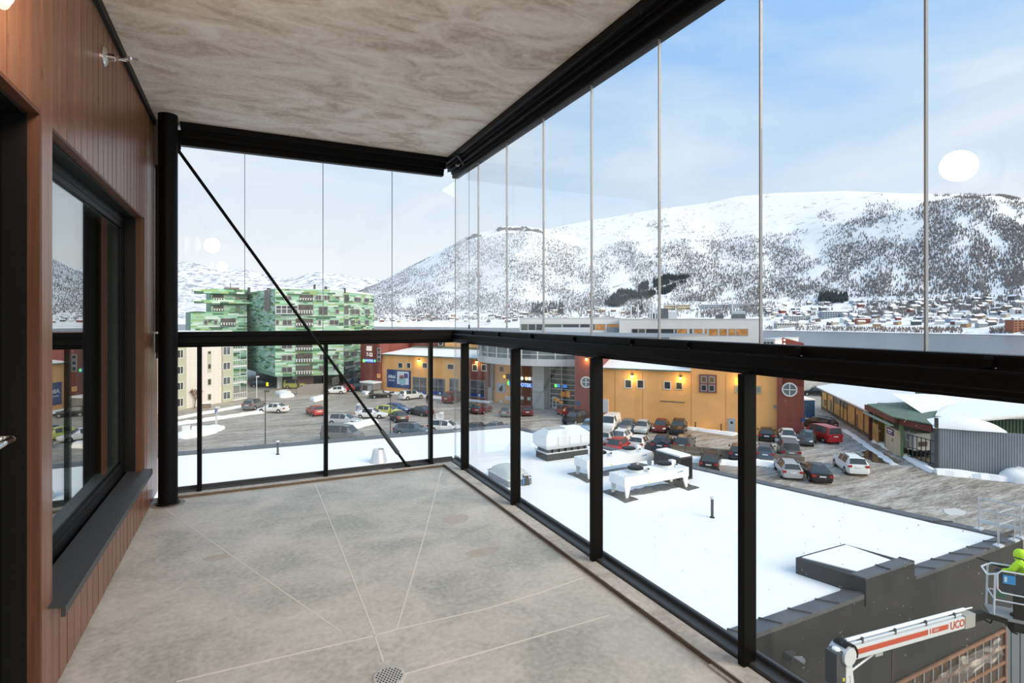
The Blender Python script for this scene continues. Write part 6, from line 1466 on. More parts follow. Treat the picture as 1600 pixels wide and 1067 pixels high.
def car_meshes(shape):
    if shape in CARM: return CARM[shape]
    L, Wd, H, st = SHAPES[shape]; hw = Wd / 2
    body, gf, gr, gl, grr = MB(), MB(), MB(), MB(), MB()
    def sec(x, zt, wt, zb):
        X = L / 2 - x * L; e = 1.0
        if x < .05 or x > .97: e = .94
        if x == 0 or x == 1.0: e = .84
        zl = .24 if .05 < x < .97 else .28
        return [(X, hw * .90 * e, zl), (X, hw * e, zl + .16), (X, hw * e, min(zb, .62)), (X, hw * e * .965, zb), (X, wt * hw / .93 if False else wt, zt), (X, 0, zt + (.03 if zt > 1.2 else .015))]
    S_ = [sec(*s[:4]) for s in st]
    for i in range(len(st) - 1):
        k = st[i][4]; a, b = S_[i], S_[i + 1]
        for j in range(5):
            for sgn in (1, -1):
                q = [a[j], b[j], b[j + 1], a[j + 1]]; q = [(x, y * sgn, z) for x, y, z in q]
                f = (0, 1, 2, 3) if sgn > 0 else (3, 2, 1, 0)
                tgt = body
                if k == 's' and j == 3: tgt = gl if sgn > 0 else grr
                elif k == 'w' and j == 4: tgt = gf if i < 4 else gr
                elif k == 'w' and j == 3 and i < 4: tgt = body
                tgt.add(q, [f])
    for s_, o in ((S_[0], 1), (S_[-1], -1)):
        v = [(x, y, z) for x, y, z in s_] + [(x, -y, z) for x, y, z in reversed(s_[:-1])]
        body.add(v, [tuple(range(len(v)))[::o]])
    v = [(x, y * .95, .27) for x, y in ((L / 2 - .1, hw * .8), (L / 2 - .1, -hw * .8), (-L / 2 + .1, -hw * .8), (-L / 2 + .1, hw * .8))]; body.add(v, [(0, 1, 2, 3)])
    wr = .33 if shape in ('suv', 'van', 'panel') else .30
    wh = MB().cyl((0, -.10, 0), (0, .10, 0), wr, n=18); wh.lathe((0, .10, 0), [(wr * .62, 0), (wr * .58, .012), (wr * .15, .02)], 14, (0, 1, 0), 1)
    wx = (L / 2 - L * .185, -L / 2 + L * .20)
    # dark wheel arches are part of the body mesh
    for x in wx:
        for sg in (1, -1): body.lathe((x, sg * (hw - .03), wr + .015), [(wr * 1.18, 0), (wr * 1.18, .035)], 16, (0, sg, 0), 1)
    # bumper, sill and grille strips
    body.box(L / 2 - .12, L / 2 - .005, -hw * .55, hw * .55, .34, .50, 1); body.box(-L / 2 + .002, -L / 2 + .10, -hw * .72, hw * .72, .30, .42, 1)
    for sg in (1, -1): body.box(L / 2 - L * .30, L / 2 - L * .27, sg * hw * .97, sg * (hw + .14), st[3][3] + .02, st[3][3] + .17, 0)
    if shape in ('suv', 'wagon'):
        for sg in (1, -1): body.bar((L / 2 - L * .46, sg * .58, H + .02), (L / 2 - L * .84, sg * .57, H - .0), .04, .05, 1)
    hl = MB().add([(L / 2 - .10, .50, .60), (L / 2 - .03, .50, .60), (L / 2 - .08, .80, .62), (L / 2 - .40, .875, .68), (L / 2 - .14, .50, .72), (L / 2 - .30, .80, .76)], [(1, 2, 5, 4), (2, 3, 5), (0, 1, 4)])
    zb = st[-2][3] if shape != 'sedan' else .92
    tl = MB().box(-L / 2 - .005 + .02, -L / 2 + .22, hw * .60, hw * .955, zb - .26, zb - .06)
    npl = MB().box(-L / 2 - .012, -L / 2 + .05, -.26, .26, zb - .30 if shape != 'sedan' else .66, (zb - .30 if shape != 'sedan' else .66) + .11)
    def me(name, mb, mats, sm=False):
        m = bpy.data.meshes.new(name); m.from_pydata(mb.v, [], mb.f)
        for x in mats: m.materials.append(x)
        m.polygons.foreach_set('material_index', mb.m)
        if sm:
            m.polygons.foreach_set('use_smooth', [True] * len(m.polygons))
            bpy_ok = m.set_sharp_from_angle(angle=math.radians(32)) if hasattr(m, 'set_sharp_from_angle') else None
        return m
    mirror = lambda mb: (lambda q: (setattr(q, 'v', [(x, -y, z) for x, y, z in mb.v]), setattr(q, 'f', [f[::-1] for f in mb.f]), setattr(q, 'm', list(mb.m)), q)[-1])(MB())
    # weld body
    bm_ = me('body', body, [M_white, M_rubber]); import bmesh
    b = bmesh.new(); b.from_mesh(bm_); bmesh.ops.remove_doubles(b, verts=b.verts, dist=.002); bmesh.ops.recalc_face_normals(b, faces=b.faces); b.to_mesh(bm_); b.free()
    bm_.polygons.foreach_set('use_smooth', [True] * len(bm_.polygons)); bm_.set_sharp_from_angle(angle=math.radians(35))
    CARM[shape] = dict(body=bm_, windscreen=me('windscreen', gf, [M_cglass]), rear_window=me('rear_window', gr, [M_cglass]), side_window=[me('side_window', gl, [M_cglass]), me('side_window', grr, [M_cglass])],
        wheel=me('wheel', wh, [M_rubber, M_hub], True), wx=wx, wr=wr, hw=hw, headlight=[me('headlight', hl, [M_head]), me('headlight', mirror(hl), [M_head])], taillight=[me('taillight', tl, [M_tail]), me('taillight', mirror(tl), [M_tail])], plate=me('number_plate', npl, [M_plate]), L=L)
    return CARM[shape]
CARCOL = {'white': (.78, .78, .77), 'silver': (.46, .47, .48), 'grey': (.17, .175, .18), 'dark grey': (.065, .068, .072), 'black': (.014, .015, .017), 'red': (.42, .022, .022), 'dark red': (.13, .018, .02), 'blue': (.03, .12, .30), 'navy': (.018, .025, .05), 'blue grey': (.085, .125, .165), 'yellow': (.55, .56, .14), 'sand': (.36, .34, .31), 'light blue': (.20, .36, .52), 'dark green': (.02, .04, .035)}
NCAR = [0]
def car(px, py, shape, col, ang, label, back=1.0, box=False):
    """px, py: where the tyres nearest the viewer meet the ground; ang: heading in the plan seen from the balcony, 0 = to the right, 90 = away"""
    K = car_meshes(shape); d = F * (EYE - GZ) / (py - HY) + back; p = A(px, d)
    rz = math.radians(ang) - YAW
    e_ = empty('van' if shape in ('van', 'panel') else 'car', (p.x, p.y, GZ), rz, label, 'van' if shape in ('van', 'panel') else 'car')
    def part(name, m, loc=(0, 0, 0), rot=0):
        o = bpy.data.objects.new(name, m); C.objects.link(o); o.parent = e_; o.location = loc; o.rotation_euler = (0, 0, rot); return o
    o = part('body', K['body']); o.material_slots[0].link = 'OBJECT'; o.material_slots[0].material = mat('paint_' + col.replace(' ', '_'), CARCOL[col], .28)
    part('windscreen', K['windscreen']); 
    if len(K['rear_window'].polygons): part('rear_window', K['rear_window'])
    for m in K['side_window']: part('side_window', m)
    for x in K['wx']:
        part('wheel', K['wheel'], (x, K['hw'] - .10, K['wr'])); part('wheel', K['wheel'], (x, -K['hw'] + .10, K['wr']), math.pi)
    for m in K['headlight']: part('headlight', m)
    for m in K['taillight']: part('taillight', m)
    part('number_plate', K['plate'])
    return e_
# row nosed to the orange wall (first row), front of each facing the balcony
car(921, 676, 'hatch', 'light blue', 245, 'light blue car mostly hidden behind the thick railing post', 1)
car(954, 673, 'panel', 'white', 246, 'white panel van parked at the orange wall, front to the balcony')
car(980, 675.5, 'hatch', 'blue grey', 247, 'blue grey hatchback parked right next to the white panel van')
car(1004, 677, 'hatch', 'silver', 247, 'silver hatchback at the orange wall between the blue grey and the red car')
car(1032.5, 675.5, 'hatch', 'dark red', 247, 'dark red hatchback parked at the orange wall, front to the balcony')
car(1060, 678.5, 'suv', 'black', 247, 'black off-road car at the orange wall, right end of the row')
# second row, tails to the balcony
car(950, 694, 'hatch', 'silver', 62, 'silver car half hidden by the thick post, behind the red car')
car(969, 694.5, 'hatch', 'white', 240, 'white hatchback behind the red car, just right of the thick post')
car(963, 709, 'hatch', 'red', 236, 'bright red car parked behind the farther white cooler')
car(1001, 702.5, 'hatch', 'white', 60, 'small white hatchback seen from behind in the middle row')
car(1037, 705, 'suv', 'navy', 63, 'navy car with red tail lamps in the middle row above the black cabinet')
car(1070, 704.5, 'suv', 'dark grey', 64, 'dark grey car in the middle row, right of the navy one')
car(1110, 733, 'wagon', 'black', 66, 'black estate car with roof rails on the snow by the concrete barriers')
car(1154, 718, 'hatch', 'navy', 66, 'dark car with a red tail lamp half hidden behind the widest post')
car(1195, 717, 'wagon', 'blue grey', 66, 'pale blue grey car behind the barriers just right of the widest post')
# right part of the car park
car(1197.5, 688.5, 'hatch', 'black', 66, 'black hatchback, tail to the balcony, parked before the orange wall right of the widest post')
car(1231, 692, 'sedan', 'white', 250, 'white saloon parked at the dark red tower, front to the balcony')
car(1260, 696, 'hatch', 'dark grey', 236, 'dark grey hatchback between the white saloon and the red van')
car(1284, 690.5, 'van', 'red', 97, 'red van with a dark rear window parked by the dark red tower')
car(1277, 670, 'wagon', 'black', 125, 'black estate car parked behind the red van')
car(1232, 717, 'van', 'grey', 70, 'grey people carrier seen from behind near the barriers')
car(1231, 745.5, 'wagon', 'silver', 74, 'silver estate car seen from behind, nearest row')
car(1274, 751.5, 'sedan', 'black', 76, 'black saloon seen from behind, nearest row beside the silver estate')
car(1328, 739.5, 'suv', 'white', 77, 'white off-road car driving alone on the slush')
# left part of the car park
car(397, 640, 'suv', 'grey', 86, 'grey off-road car driving away by the cream flats')
car(427, 646, 'sedan', 'white', 172, 'white saloon driving left along the street by the cream flats', 1.2)
car(492.5, 649.5, 'hatch', 'red', 128, 'red hatchback alone in the slushy lot, left of the second railing post')
car(538, 666, 'wagon', 'silver', -8, 'silver estate car, side on, beyond the snow mound', 1.4)
car(580, 655, 'sedan', 'white', -3, 'white saloon, side on, crossed by the diagonal rod', 1.2)
car(607, 650, 'hatch', 'yellow', -12, 'yellow and pale car beside the black hatchback')
car(621, 646, 'hatch', 'blue', -14, 'blue car parked behind the yellow one')
car(623, 659.5, 'hatch', 'black', 118, 'black hatchback with glowing tail lamps next to the white saloon')
car(657, 650, 'sedan', 'navy', 138, 'navy saloon by the third railing post')
car(643, 624.5, 'suv', 'white', 42, 'white off-road car at the shop wall under the blue billboard')
car(594, 622.5, 'hatch', 'black', 25, 'black car at the foot of the dark red sign tower')
car(645, 682, 'wagon', 'blue grey', -9, 'blue grey estate car just beyond the far roof edge', 1.2)
car(697, 677, 'wagon', 'white', -12, 'white estate car beyond the roof edge under the small white sign', 1.2)
car(535, 692, 'van', 'grey', -10, 'grey van half hidden behind the roof edge', 1.2)
car(524, 616, 'hatch', 'white', 186, 'white car parked before the green flats, right of the ramp wall')
car(538, 612.5, 'hatch', 'red', 190, 'red car behind the white one before the green flats')
car(552, 611, 'wagon', 'black', 196, 'black estate behind the red car before the green flats')
car(559, 605, 'van', 'navy', 200, 'dark van at the corner of the green flats')
car(709, 629.5, 'van', 'dark red', 62, 'dark red people carrier by the shop window left of the corner post')
car(741, 644.5, 'hatch', 'dark green', 68, 'dark green car just right of the corner post')
car(754, 646.5, 'hatch', 'dark red', 66, 'dark red car next to the dark green one')
car(796, 651, 'hatch', 'grey', 66, 'grey car hidden behind the second right post')
car(823, 649.5, 'hatch', 'dark red', 92, 'dark red small car before the shopping centre entrance, seen from behind')
car(884, 651, 'hatch', 'red', 110, 'red car in front of the entrance glass wall')
car(899, 662.5, 'suv', 'black', 232, 'black off-road car at the dark red tower, left of the thick post')
car(745, 679, 'sedan', 'dark grey', 66, 'dark grey car beyond the roof edge right of the corner post')
car(776, 678, 'sedan', 'grey', 66, 'grey car beyond the roof edge left of the second post')
car(410, 605.5, 'wagon', 'black', 5, 'black car in the open garage of the green flats')
car(463, 607.5, 'van', 'yellow', 0, 'yellow vehicle inside the open garage of the green flats')
car(1273, 619, 'suv', 'black', 160, 'black vehicle far down the lane beyond the dark red tower', 1)
# blue container beside the tower
q0, q1 = G(1255, 668, GZ), G(1272.5, 662, GZ); kf = Fac(A(1255, 82), A(1273, 82))
kc = empty('container', (*A(1264, 82), GZ), 0, 'blue container with snow on top beside the dark red tower', 'container')
obj('container_body', kf.mb().box(0, kf.L, -4, 0, GZ, GZ + 2.6), mat('container_blue', (.03, .095, .20), .5), kc); obj('snow_cap', kf.mb().box(-.05, kf.L + .05, -4.05, .05, GZ + 2.6, GZ + 2.78), M_snow, kc)
mb = kf.mb()
for k in range(6): mb.box(.1 + k * .3, .2 + k * .3, 0, .04, GZ + .1, GZ + 2.5)
obj('container_ribs', mb, MATS['container_blue'], kc)
# lorry standing in the loading bay
lk = empty('lorry', (*f3.P(-1.5, -3), GZ), 0, 'white lorry parked inside the open loading bay', 'lorry')
mb = f3.mb(); mb.box(-3.4, .4, -4.6, -1.2, GZ + .75, GZ + 2.55); bevel(obj('cargo_box', mb, M_white, lk), .05)
obj('rear_bumper', f3.mb().box(.4, .55, -4.5, -1.3, GZ + .42, GZ + .70), M_black, lk); obj('rear_panel', f3.mb().box(.40, .44, -2.6, -1.6, GZ + 1.2, GZ + 1.7), M_brownc, lk)
for u in (-2.6, -.2):
    for n_ in (-1.5, -4.3): obj('wheel', f3.mb().cyl((u, n_ - .15, GZ + .42), (u, n_ + .15, GZ + .42), .42, n=16), M_rubber, lk)
# ---------------------------------------------------------------- concrete barriers
ORD = iter(('first', 'second', 'third', 'fourth', 'fifth', 'sixth', 'seventh', 'eighth', 'ninth', 'tenth'))
def barrier(p0, p1, label, n_):
    a, b = G(*p0, GZ), G(*p1, GZ)
    for k in range(n_):
        q0, q1 = a.lerp(b, k / n_), a.lerp(b, (k + .97) / n_); f = Fac(q0, q1)
        e_ = obj('concrete_barrier', f.mb().add([(u, n, z) for u in (0, f.L) for n, z in ((.3, GZ), (.3, GZ + .2), (.12, GZ + .45), (.10, GZ + .85), (-.10, GZ + .85), (-.12, GZ + .45), (-.3, GZ + .2), (-.3, GZ))], [tuple(range(8)), tuple(range(8, 16))[::-1]] + [(i, 8 + i, 8 + (i + 1) % 8, (i + 1) % 8) for i in range(8)]), M_brownc)
        tag(e_, 'brown concrete barrier, %s from the left in the line across the car park' % next(ORD), 'barrier', 'concrete barriers in the car park')
barrier((975, 699), (1150, 716.5), 'brown concrete barrier in the line across the car park', 7)
barrier((1180, 719), (1258, 727), 'brown concrete barrier in the line across the car park', 3)
# ---------------------------------------------------------------- posts, lamps and street signs
def post(px, py, ytop, r, label, cat='lamp post', name='lamp_post', head=None):
    p = G(px, py, GZ); d = dep(p); zt = Z(ytop, d); e_ = empty(name, (p.x, p.y, GZ), 0, label, cat)
    obj('mast', MB().cyl((p.x, p.y, GZ), (p.x, p.y, zt), r, r * .7, 8), M_dgrey if head != 'pale' else M_lgrey, e_)
    if head in ('lamp', 'pale'): obj('lantern', MB().box(p.x - .12, p.x + .45, p.y - .12, p.y + .12, zt - .05, zt + .16), M_lgrey if head == 'pale' else M_dgrey, e_)
    return e_, p, d, zt
post(414.5, 697, 612, .07, 'tall dark street lamp rising behind the far roof edge at left', head='lamp')
post(610, 685, 614, .06, 'dark street lamp rising behind the roof edge, right of the diagonal rod', head='lamp')
post(401, 622, 589, .09, 'pale street lamp before the green flats', head='pale')
def sign(px, py, ytop, w, h, label, col, mark=None):
    e_, p, d, zt = post(px, py, ytop, .04, label, 'sign', 'street_sign', 'pale'); e_.children[-1].name = 'bracket'
    f = Fac(A(px - w / 2, d - .06), A(px + w / 2, d - .06)); b_ = obj('board', f.mb().box(0, f.L, 0, .05, zt - h, zt), col, e_)
    return e_, f, zt
sg_, sf_, zt_ = sign(338, 664, 637, 3.2, 1.0, 'small parking sign on a pole before the cream flats', mat('sign_pale_blue', (.45, .52, .62), .5)); text('lettering', 'P', .9, sf_.tm(sf_.L / 2, .06, zt_ - .5), mat('sign_ink', (.06, .1, .3), .5), sg_)
obj('lower_board', sf_.mb().box(0, sf_.L, 0, .05, zt_ - 2.2, zt_ - 1.15), M_wfr, sg_)
sg_, sf_, zt_ = sign(559, 662, 632, 3, 1.0, 'small parking sign on a pole beside the silver estate', MATS['sign_pale_blue']); text('lettering', 'P', .85, sf_.tm(sf_.L / 2, .06, zt_ - .5), MATS['sign_ink'], sg_)
sg_, sf_, zt_ = sign(687.5, 676, 645.5, 11.5, .75, 'white notice board on a pole beyond the roof edge', M_white); mb = sf_.mb()
for k in range(3): mb.box(.12 + .05 * k, sf_.L - .12, .05, .06, zt_ - .2 - k * .17, zt_ - .13 - k * .17)
obj('notice_print', mb, mat('print_grey', (.25, .27, .32), .6), sg_)
# electricity boxes in the snow at the far left
bx_ = empty('utility_box', (*G(300, 680, GZ), GZ), 0, 'two grey utility boxes in the snow mound at the far left', 'box')
p = G(293, 678, GZ); obj('cabinet_box', MB().box(p.x - .6, p.x + .3, p.y - .3, p.y + .3, GZ, GZ + 1.1), M_lgrey, bx_); obj('cabinet_box', MB().box(p.x + .5, p.x + 1.1, p.y - .3, p.y + .3, GZ, GZ + .95), M_palew, bx_)
# brown crate by the cream wall
p = G(324, 637, GZ); cr = empty('brown_crate', (p.x, p.y, GZ), 0, 'brown box with snow on it at the foot of the cream wall', 'box'); obj('crate_body', MB().box(p.x - .8, p.x + .5, p.y - .6, p.y + .6, GZ, GZ + .75), M_brownc, cr); obj('snow_cap', MB().box(p.x - .82, p.x + .52, p.y - .62, p.y + .62, GZ + .75, GZ + .9), M_snow, cr)
# bare shrub at the cream flats
def bare_tree(px, py, H, label):
    p = G(px, py, GZ); e_ = empty('bare_tree', (p.x, p.y, GZ), 0, label, 'tree'); mb = MB(); r2 = random.Random(3)
    def grow(a, d, l, r, n):
        b = a + d * l; mb.cyl(a, b, r, r * .65, 5, False)
        if n == 0: return
        for _ in range(4 if n > 1 else 5):
            dd = (d + Vector((r2.uniform(-1, 1), r2.uniform(-1, 1), r2.uniform(-.2, .6))) * .75).normalized(); grow(a.lerp(b, r2.uniform(.55, 1)), dd, l * r2.uniform(.55, .8), r * .6, n - 1)
    grow(Vector((p.x, p.y, GZ)), Vector((.08, 0, 1)), H * .34, .10, 4)
    obj('branches', mb, mat('twig_brown', (.24, .155, .115), .9), e_)
bare_tree(304, 637, 4.4, 'small bare brown tree against the cream wall')
# pedestrian by the shop
def person_mesh(name, loc, rz, joints, edges, radii, mats, label):
    e_ = empty('person', loc, rz, label, 'person')
    me = bpy.data.meshes.new(name); me.from_pydata(joints, edges, []); o = bpy.data.objects.new(name, me); C.objects.link(o); o.parent = e_
    me.materials.append(mats)
    sk = o.modifiers.new('skin', 'SKIN'); sk.use_smooth_shade = True
    for i, r in enumerate(radii): me.skin_vertices[0].data[i].radius = (r, r) if not isinstance(r, tuple) else r
    me.skin_vertices[0].data[0].use_root = True
    sb_ = o.modifiers.new('sub', 'SUBSURF'); sb_.levels = 1; sb_.render_levels = 2
    return e_, o
p = G(668, 631, GZ)
J = [(0, 0, .95), (0, .02, 1.15), (0, 0, 1.40), (0, -.02, 1.52), (.09, 0, .92), (.11, -.06, .50), (.11, .02, .08), (.11, -.14, .05), (-.09, 0, .92), (-.10, .10, .50), (-.10, .20, .10), (-.10, .06, .06), (.19, 0, 1.38), (.24, .02, 1.10), (.22, -.10, .86), (-.19, 0, 1.38), (-.24, .02, 1.10), (-.22, -.02, .84)]
E = [(0, 1), (1, 2), (2, 3), (0, 4), (4, 5), (5, 6), (6, 7), (0, 8), (8, 9), (9, 10), (10, 11), (2, 12), (12, 13), (13, 14), (2, 15), (15, 16), (16, 17)]
R_ = [.15, .15, .17, .06, .10, .075, .055, .05, .10, .075, .055, .05, .075, .06, .045, .075, .06, .045]
pe, _ = person_mesh('clothed_body', (p.x, p.y, GZ), -YAW + .4, J, E, R_, mat('dark_coat', (.02, .02, .025), .8), 'pedestrian in dark clothes walking past the shop window')
obj('head', MB().lathe((0, -.03, 1.52), [(.05, 0), (.085, .05), (.10, .13), (.09, .20), (.05, .25), (.01, .262)], 14), mat('skin_tone', (.45, .28, .20), .6), pe, smooth=True, local=True)
obj('cap', MB().lathe((0, -.02, 1.645), [(.108, 0), (.105, .06), (.06, .13), (.01, .14)], 14), mat('dark_cap', (.015, .015, .02), .8), pe, smooth=True, local=True)

# ================================================================== BOOM LIFT WITH WORKER (bottom right)
lift = empty('boom_lift', (*A(1305, 11.9), GZ), 0, 'boom lift with a white arm and red stripe in front of the dark wall', 'boom lift')
M_wpaint = mat('lift_white', (.62, .64, .65), .4); M_stripe = mat('lift_red', (.50, .075, .035), .5)
def P3(px, py, d): q = A(px, d); return Vector((q.x, q.y, Z(py, d)))
a3, b3 = P3(1322, 1018, 12.1), P3(1507, 967, 13.8)
ax = (b3 - a3).normalized(); side = ax.cross(Vector((0, 0, 1))).normalized()
if side.dot(Vector((-a3.x, -a3.y, 0))) < 0: side = -side
upv = Vector((0, 0, 1)); upv = (upv - ax * upv.dot(ax)).normalized()
LM = Matrix(((ax.x, side.x, upv.x, a3.x), (ax.y, side.y, upv.y, a3.y), (ax.z, side.z, upv.z, a3.z), (0, 0, 0, 1))); LL = (b3 - a3).length
bevel(obj('boom', MB(LM).box(-.15, LL, -.11, .11, -.15, .13), M_wpaint, lift), .012)
mb = MB(LM); mb.box(.06, LL * .62, .11, .114, -.045, .075).box(LL * .635, LL * .645, .11, .114, -.045, .075).box(LL * .655, LL * .80, .11, .114, -.045, .075); obj('red_stripe', mb, M_stripe, lift)
def ltext(body, u, v, size, m, nm='lettering'):
    q = a3 + ax * u + side * .1145 + upv * v
    text(nm, body, size, Matrix(((ax.x, upv.x, side.x, q.x), (ax.y, upv.y, side.y, q.y), (ax.z, upv.z, side.z, q.z), (0, 0, 0, 1))), m, lift, .002)
ltext('UCO', LL * .885, .0, .26, M_stripe); ltext('UCO', LL * .69, .015, .085, M_wpaint)
obj('hydraulic_pipe', MB(LM).cyl((0, -.02, .235), (LL * 1.0, -.02, .235), .040, n=12), M_white, lift); obj('lower_pipe', MB(LM).cyl((.05, .03, .165), (LL * .95, .03, .165), .028, n=10), mat('pipe_pale', (.55, .60, .64), .4), lift)
for k in range(4): obj('pipe_clamp', MB(LM).box(LL * (.1 + .26 * k), LL * (.1 + .26 * k) + .05, -.08, .06, .13, .25), M_dgrey, lift)
obj('boom_collar', MB(LM).box(LL * .955, LL * 1.05, -.13, .125, -.16, .16), mat('collar_grey', (.36, .36, .33), .5), lift)
obj('inner_boom', MB(LM).box(LL, LL + .80, -.075, .075, -.10, .08), M_black, lift); obj('inner_rod', MB(LM).cyl((LL * .97, -.02, .235), (LL + .34, -.02, .22), .018, n=8), M_white, lift)
obj('lift_cylinder', MB(LM).cyl((.10, 0, -.48), (.95, 0, -.21), .025, n=10).box(.90, 1.15, -.06, .06, -.26, -.15), M_galv, lift)
# knuckle and mast
kn = a3 - ax * .12
obj('knuckle', MB().cyl(kn - side * .19, kn + side * .19, .19, n=24), M_wpaint, lift); smooth_by_angle(lift.children[-1])
mb = MB()
for k in range(12):
    t0, t1 = -.4 + k * .22, -.4 + (k + 1) * .22
    q = lambda t: kn + ax * (.24 * math.cos(t) + .05) + Vector((0, 0, .24 * math.sin(t)))
    mb.bar(q(t0), q(t1), .30, .02)
obj('knuckle_guard', mb, M_black, lift)
mb = MB(); base = Vector((kn.x, kn.y, GZ)) + side * .0
m1 = Vector((kn.x, kn.y, kn.z + .03)); m0 = m1 - ax * .05 - Vector((0, 0, 4.4)); mb.bar(m1 + side * .05, m0 + side * .05, .16, .13); obj('mast', mb, M_wpaint, lift)
obj('mast', MB().bar(m1 + ax * .10 - Vector((0, 0, .2)) + side * .05, m0 + ax * .75 + side * .05, .12, .11), M_wpaint, lift)
obj('mast_cover', MB().bar(m1 - ax * .22 + Vector((0, 0, .08)), m1 - ax * .22 - Vector((0, 0, .62)), .26, .30), M_dgrey, lift); bevel(lift.children[-1], .02)
obj('snow_clump', MB().lathe((m1 - ax * .20 + Vector((0, 0, .08))), [(.09, 0), (.08, .03), (.03, .05)], 9), M_snow, lift)
mb = MB()
for k in range(4):
    for q in (.02, .14): c_ = m1.lerp(m0, .06 + k * .05) + side * .115 + ax * (q - .08); mb.cyl(c_, c_ + side * .02, .018, n=8)
obj('mast_bolts', mb, M_galv, lift)
obj('warning_label', MB().box(kn.x - .30, kn.x - .25, kn.y - .22, kn.y - .20, kn.z - .42, kn.z - .36), MATS['label_yellow'], lift)
# chassis on the ground, below the picture
bs = Vector((m0.x, m0.y)); cf_ = Fac(bs - nf.u * 1.3 - nf.n * .2, bs + nf.u * 2.1 - nf.n * .2)
bevel(obj('chassis', cf_.mb().box(0, cf_.L, -.7, .9, GZ + .4, GZ + 1.1), M_wpaint, lift), .03); obj('turret', cf_.mb().box(.6, 2.6, -.6, .7, GZ + 1.1, m0.z + .15), M_dgrey, lift)
for u in (.5, cf_.L - .5):
    for n_ in (-.8, 1.0): obj('wheel', cf_.mb().cyl((u, n_ - .15, GZ + .42), (u, n_ + .15, GZ + .42), .42, n=18), M_rubber, lift)
# basket
bk0 = P3(1553, 962, 14.3); bu_, bn_ = cw(.88, -.47), cw(.47, .88); bo_ = Vector((bk0.x, bk0.y)) + bn_ * .36; bf = Fac(bo_, bo_ + bu_ * 2.6); zf = bk0.z
def bx(*a_): return bf.mb().box(*a_)
BL = 2.2; W_ = .34
obj('basket_floor', bx(-.06, BL, -W_, W_, zf - .08, zf), mat('basket_floor', (.30, .29, .27), .6), lift)
H_ = 1.12
for n_ in (W_, -W_):
    m_ = bf.mb(); m_.tube([(.0, n_, zf), (.03, n_, zf + H_ * .95), (.10, n_, zf + H_), (BL, n_, zf + H_)], .024, 8); m_.tube([(.02, n_, zf + .42), (BL, n_, zf + .42)], .018, 8); obj('guard_rail', m_, M_white, lift)
m_ = bf.mb(); m_.tube([(.04, W_, zf + H_ * .97), (-.12, W_ - .05, zf + H_ - .10), (-.12, -W_ + .1, zf + H_ - .10), (.04, -W_, zf + H_ * .97)], .022, 8); m_.tube([(.02, W_, zf + .42), (.02, -W_, zf + .42)], .018, 8); obj('guard_rail', m_, M_white, lift)
m_ = bf.mb(); m_.tube([(.06, W_ + .06, zf + H_ * .66), (.06, W_ + .06, zf + H_ * 1.0), (.14, W_ + .06, zf + H_ * 1.08), (BL, W_ + .06, zf + H_ * 1.08)], .018, 8); m_.tube([(.06, W_ + .06, zf + H_ * .66), (.14, W_ + .06, zf + H_ * .58), (BL, W_ + .06, zf + H_ * .54)], .018, 8); obj('guard_rail', m_, M_white, lift)
bevel(obj('control_panel', bx(.10, BL, W_ + .02, W_ + .05, zf + H_ * .60, zf + H_ * 1.04), mat('panel_black', (.03, .032, .038), .5), lift), .02)
M_stk = mat('sticker_blue', (.03, .30, .62), .5)
obj('blue_sticker', bx(.17, .42, W_ + .05, W_ + .056, zf + H_ * .80, zf + H_ * 1.0), M_stk, lift); obj('blue_sticker', bx(.92, 1.12, W_ + .05, W_ + .056, zf + H_ * .72, zf + H_ * .92), M_stk, lift)
obj('sticker_print', bx(.20, .25, W_ + .056, W_ + .059, zf + H_ * .84, zf + H_ * .96), M_white, lift)
bevel(obj('basket_skirt', bx(.40, BL, W_ - .10, W_ - .02, zf - .30, zf + H_ * .62), M_black2, lift), .02)
m_ = bf.mb(); m_.lathe((.50, .1, zf - .02), [(.10, -.22), (.14, -.1), (.12, .05), (.05, .1)], 12); m_.box(.35, .9, -.15, .25, zf - .36, zf - .10); obj('rotator', m_, M_black, lift)
m_ = bf.mb(); m_.tube([(.42, .2, zf - .06), (.34, .25, zf - .2), (.38, .26, zf - .36), (.5, .2, zf - .42)], .022, 7).tube([(-.20, .1, zf - .10), (-.14, .15, zf - .24), (-.02, .15, zf - .30), (.05, .1, zf - .16)], .018, 7); obj('hose', m_, M_black, lift)
obj('tool', bx(.06, .16, .1, .2, zf + .62, zf + .72), mat('tool_red', (.45, .05, .04), .5), lift); obj('tool', bx(.12, .26, .1, .2, zf + .46, zf + .58), mat('tool_green', (.05, .22, .12), .5), lift)
obj('link_arm', MB().bar(b3 + ax * .75, bf.P(.5, .1).to_3d() + Vector((0, 0, zf - .20)), .10, .12), M_black, lift)
# worker in the basket, leaning forward, hood up, seen from behind
M_hv = mat('hi_vis_yellow', (.55, .85, .02), .7, emit=None); M_trs = mat('work_trousers', (.03, .035, .04), .8)
wp = bf.P(.84, -.05)
J = [(0, .01, .92), (0, .06, 1.08), (0, .18, 1.30), (0, .24, 1.38), (.20, .18, 1.29), (.30, .26, 1.08), (.24, .48, .98), (-.20, .18, 1.29), (-.33, .24, 1.10), (-.34, .46, 1.02)]
E = [(0, 1), (1, 2), (2, 3), (2, 4), (4, 5), (5, 6), (2, 7), (7, 8), (8, 9)]
R_ = [.165, .17, .175, .08, .09, .075, .055, .09, .075, .055]
we, wb = person_mesh('jacket', (wp.x, wp.y, zf), -YAW + math.radians(12), J, E, R_, M_hv, 'worker in a bright yellow hooded jacket standing in the lift basket')
J2 = [(0, 0, .90), (.10, 0, .84), (.12, .06, .46), (.12, 0, .08), (.12, .16, .05), (-.10, 0, .84), (-.12, .06, .46), (-.12, 0, .08), (-.12, .16, .05)]
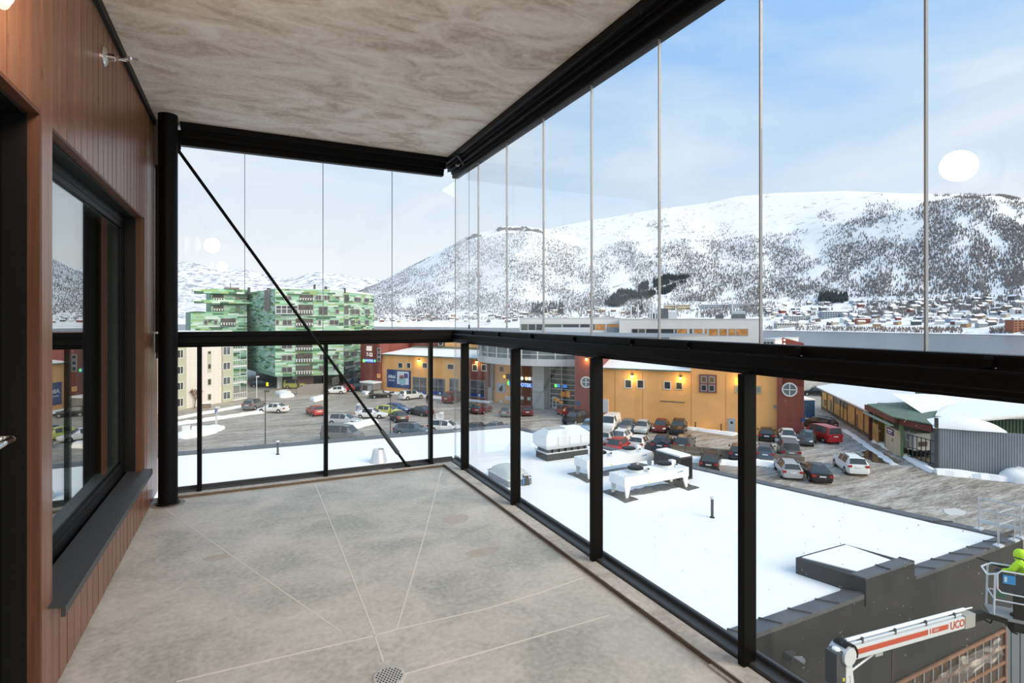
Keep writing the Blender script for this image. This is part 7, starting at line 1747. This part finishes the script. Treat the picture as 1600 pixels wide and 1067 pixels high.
m2 = bpy.data.meshes.new('trousers'); m2.from_pydata(J2, [(0, 1), (1, 2), (2, 3), (3, 4), (0, 5), (5, 6), (6, 7), (7, 8)], []); m2.materials.append(M_trs)
o2 = bpy.data.objects.new('trousers', m2); C.objects.link(o2); o2.parent = we; k_ = o2.modifiers.new('skin', 'SKIN'); k_.use_smooth_shade = True
for i_, r_ in enumerate((.15, .10, .08, .06, .05, .10, .08, .06, .05)): m2.skin_vertices[0].data[i_].radius = (r_, r_)
m2.skin_vertices[0].data[0].use_root = True
k_ = o2.modifiers.new('sub', 'SUBSURF'); k_.levels = 1; k_.render_levels = 2
obj('hood', MB().lathe((0, .25, 1.34), [(.10, -.02), (.135, .04), (.15, .14), (.135, .22), (.08, .28), (.02, .30)], 16), M_hv, we, smooth=True, local=True)
obj('face', MB().lathe((0, .31, 1.36), [(.06, 0), (.09, .05), (.10, .13), (.08, .2), (.03, .23)], 14), MATS['skin_tone'], we, smooth=True, local=True)
M_strap = mat('harness_strap', (.03, .035, .05), .7)
mb = MB()
for sg in (1, -1): mb.tube([(sg * .16, .02, 1.0), (sg * .13, -.045, 1.2), (sg * .14, .08, 1.44), (sg * .14, .3, 1.42)], .016, 6)
mb.tube([(.16, .0, 1.10), (0, -.09, 1.12), (-.16, .0, 1.10)], .016, 6); obj('harness', mb, M_strap, we, local=True)
obj('back_badge', MB().box(-.06, .06, -.125, -.10, 1.12, 1.24), M_strap, we, local=True)
def hand(sg, loc):
    mb = MB(); c_ = Vector(loc); mb.lathe(c_ - Vector((0, .05, 0)), [(.028, 0), (.042, .03), (.044, .08), (.036, .10)], 10, (0, 1, 0))
    for k in range(4):
        x = (-.033 + .022 * k); l = (.050, .060, .062, .052)[k]; a_ = c_ + Vector((x, .045, .0)); b_ = a_ + Vector((0, l * .7, -.012)); e2 = b_ + Vector((0, l * .1, -.045)); mb.tube([a_, b_, e2], .010, 6)
    t_ = c_ + Vector((-sg * .04, -.01, -.01)); mb.tube([t_, t_ + Vector((-sg * .025, .035, -.02)), t_ + Vector((-sg * .02, .06, -.045))], .0115, 6)
    obj('gloved_hand', mb, M_trs, we, local=True, smooth=True)
hand(1, (.24, .54, .965)); hand(-1, (-.34, .52, 1.0))
# hose / lance the worker holds towards the wall
q0, q1 = P3(1526, 871, 15.4), P3(1580, 890, 14.6); ln = empty('spray_lance', (q0.x, q0.y, q0.z), 0, 'black lance held out over the basket towards the dark wall', 'lance')
obj('barrel', MB().cyl(q0, q0.lerp(q1, .4), .018, n=8).cyl(q0.lerp(q1, .35), q1, .042, .05, 10), M_black2, ln)
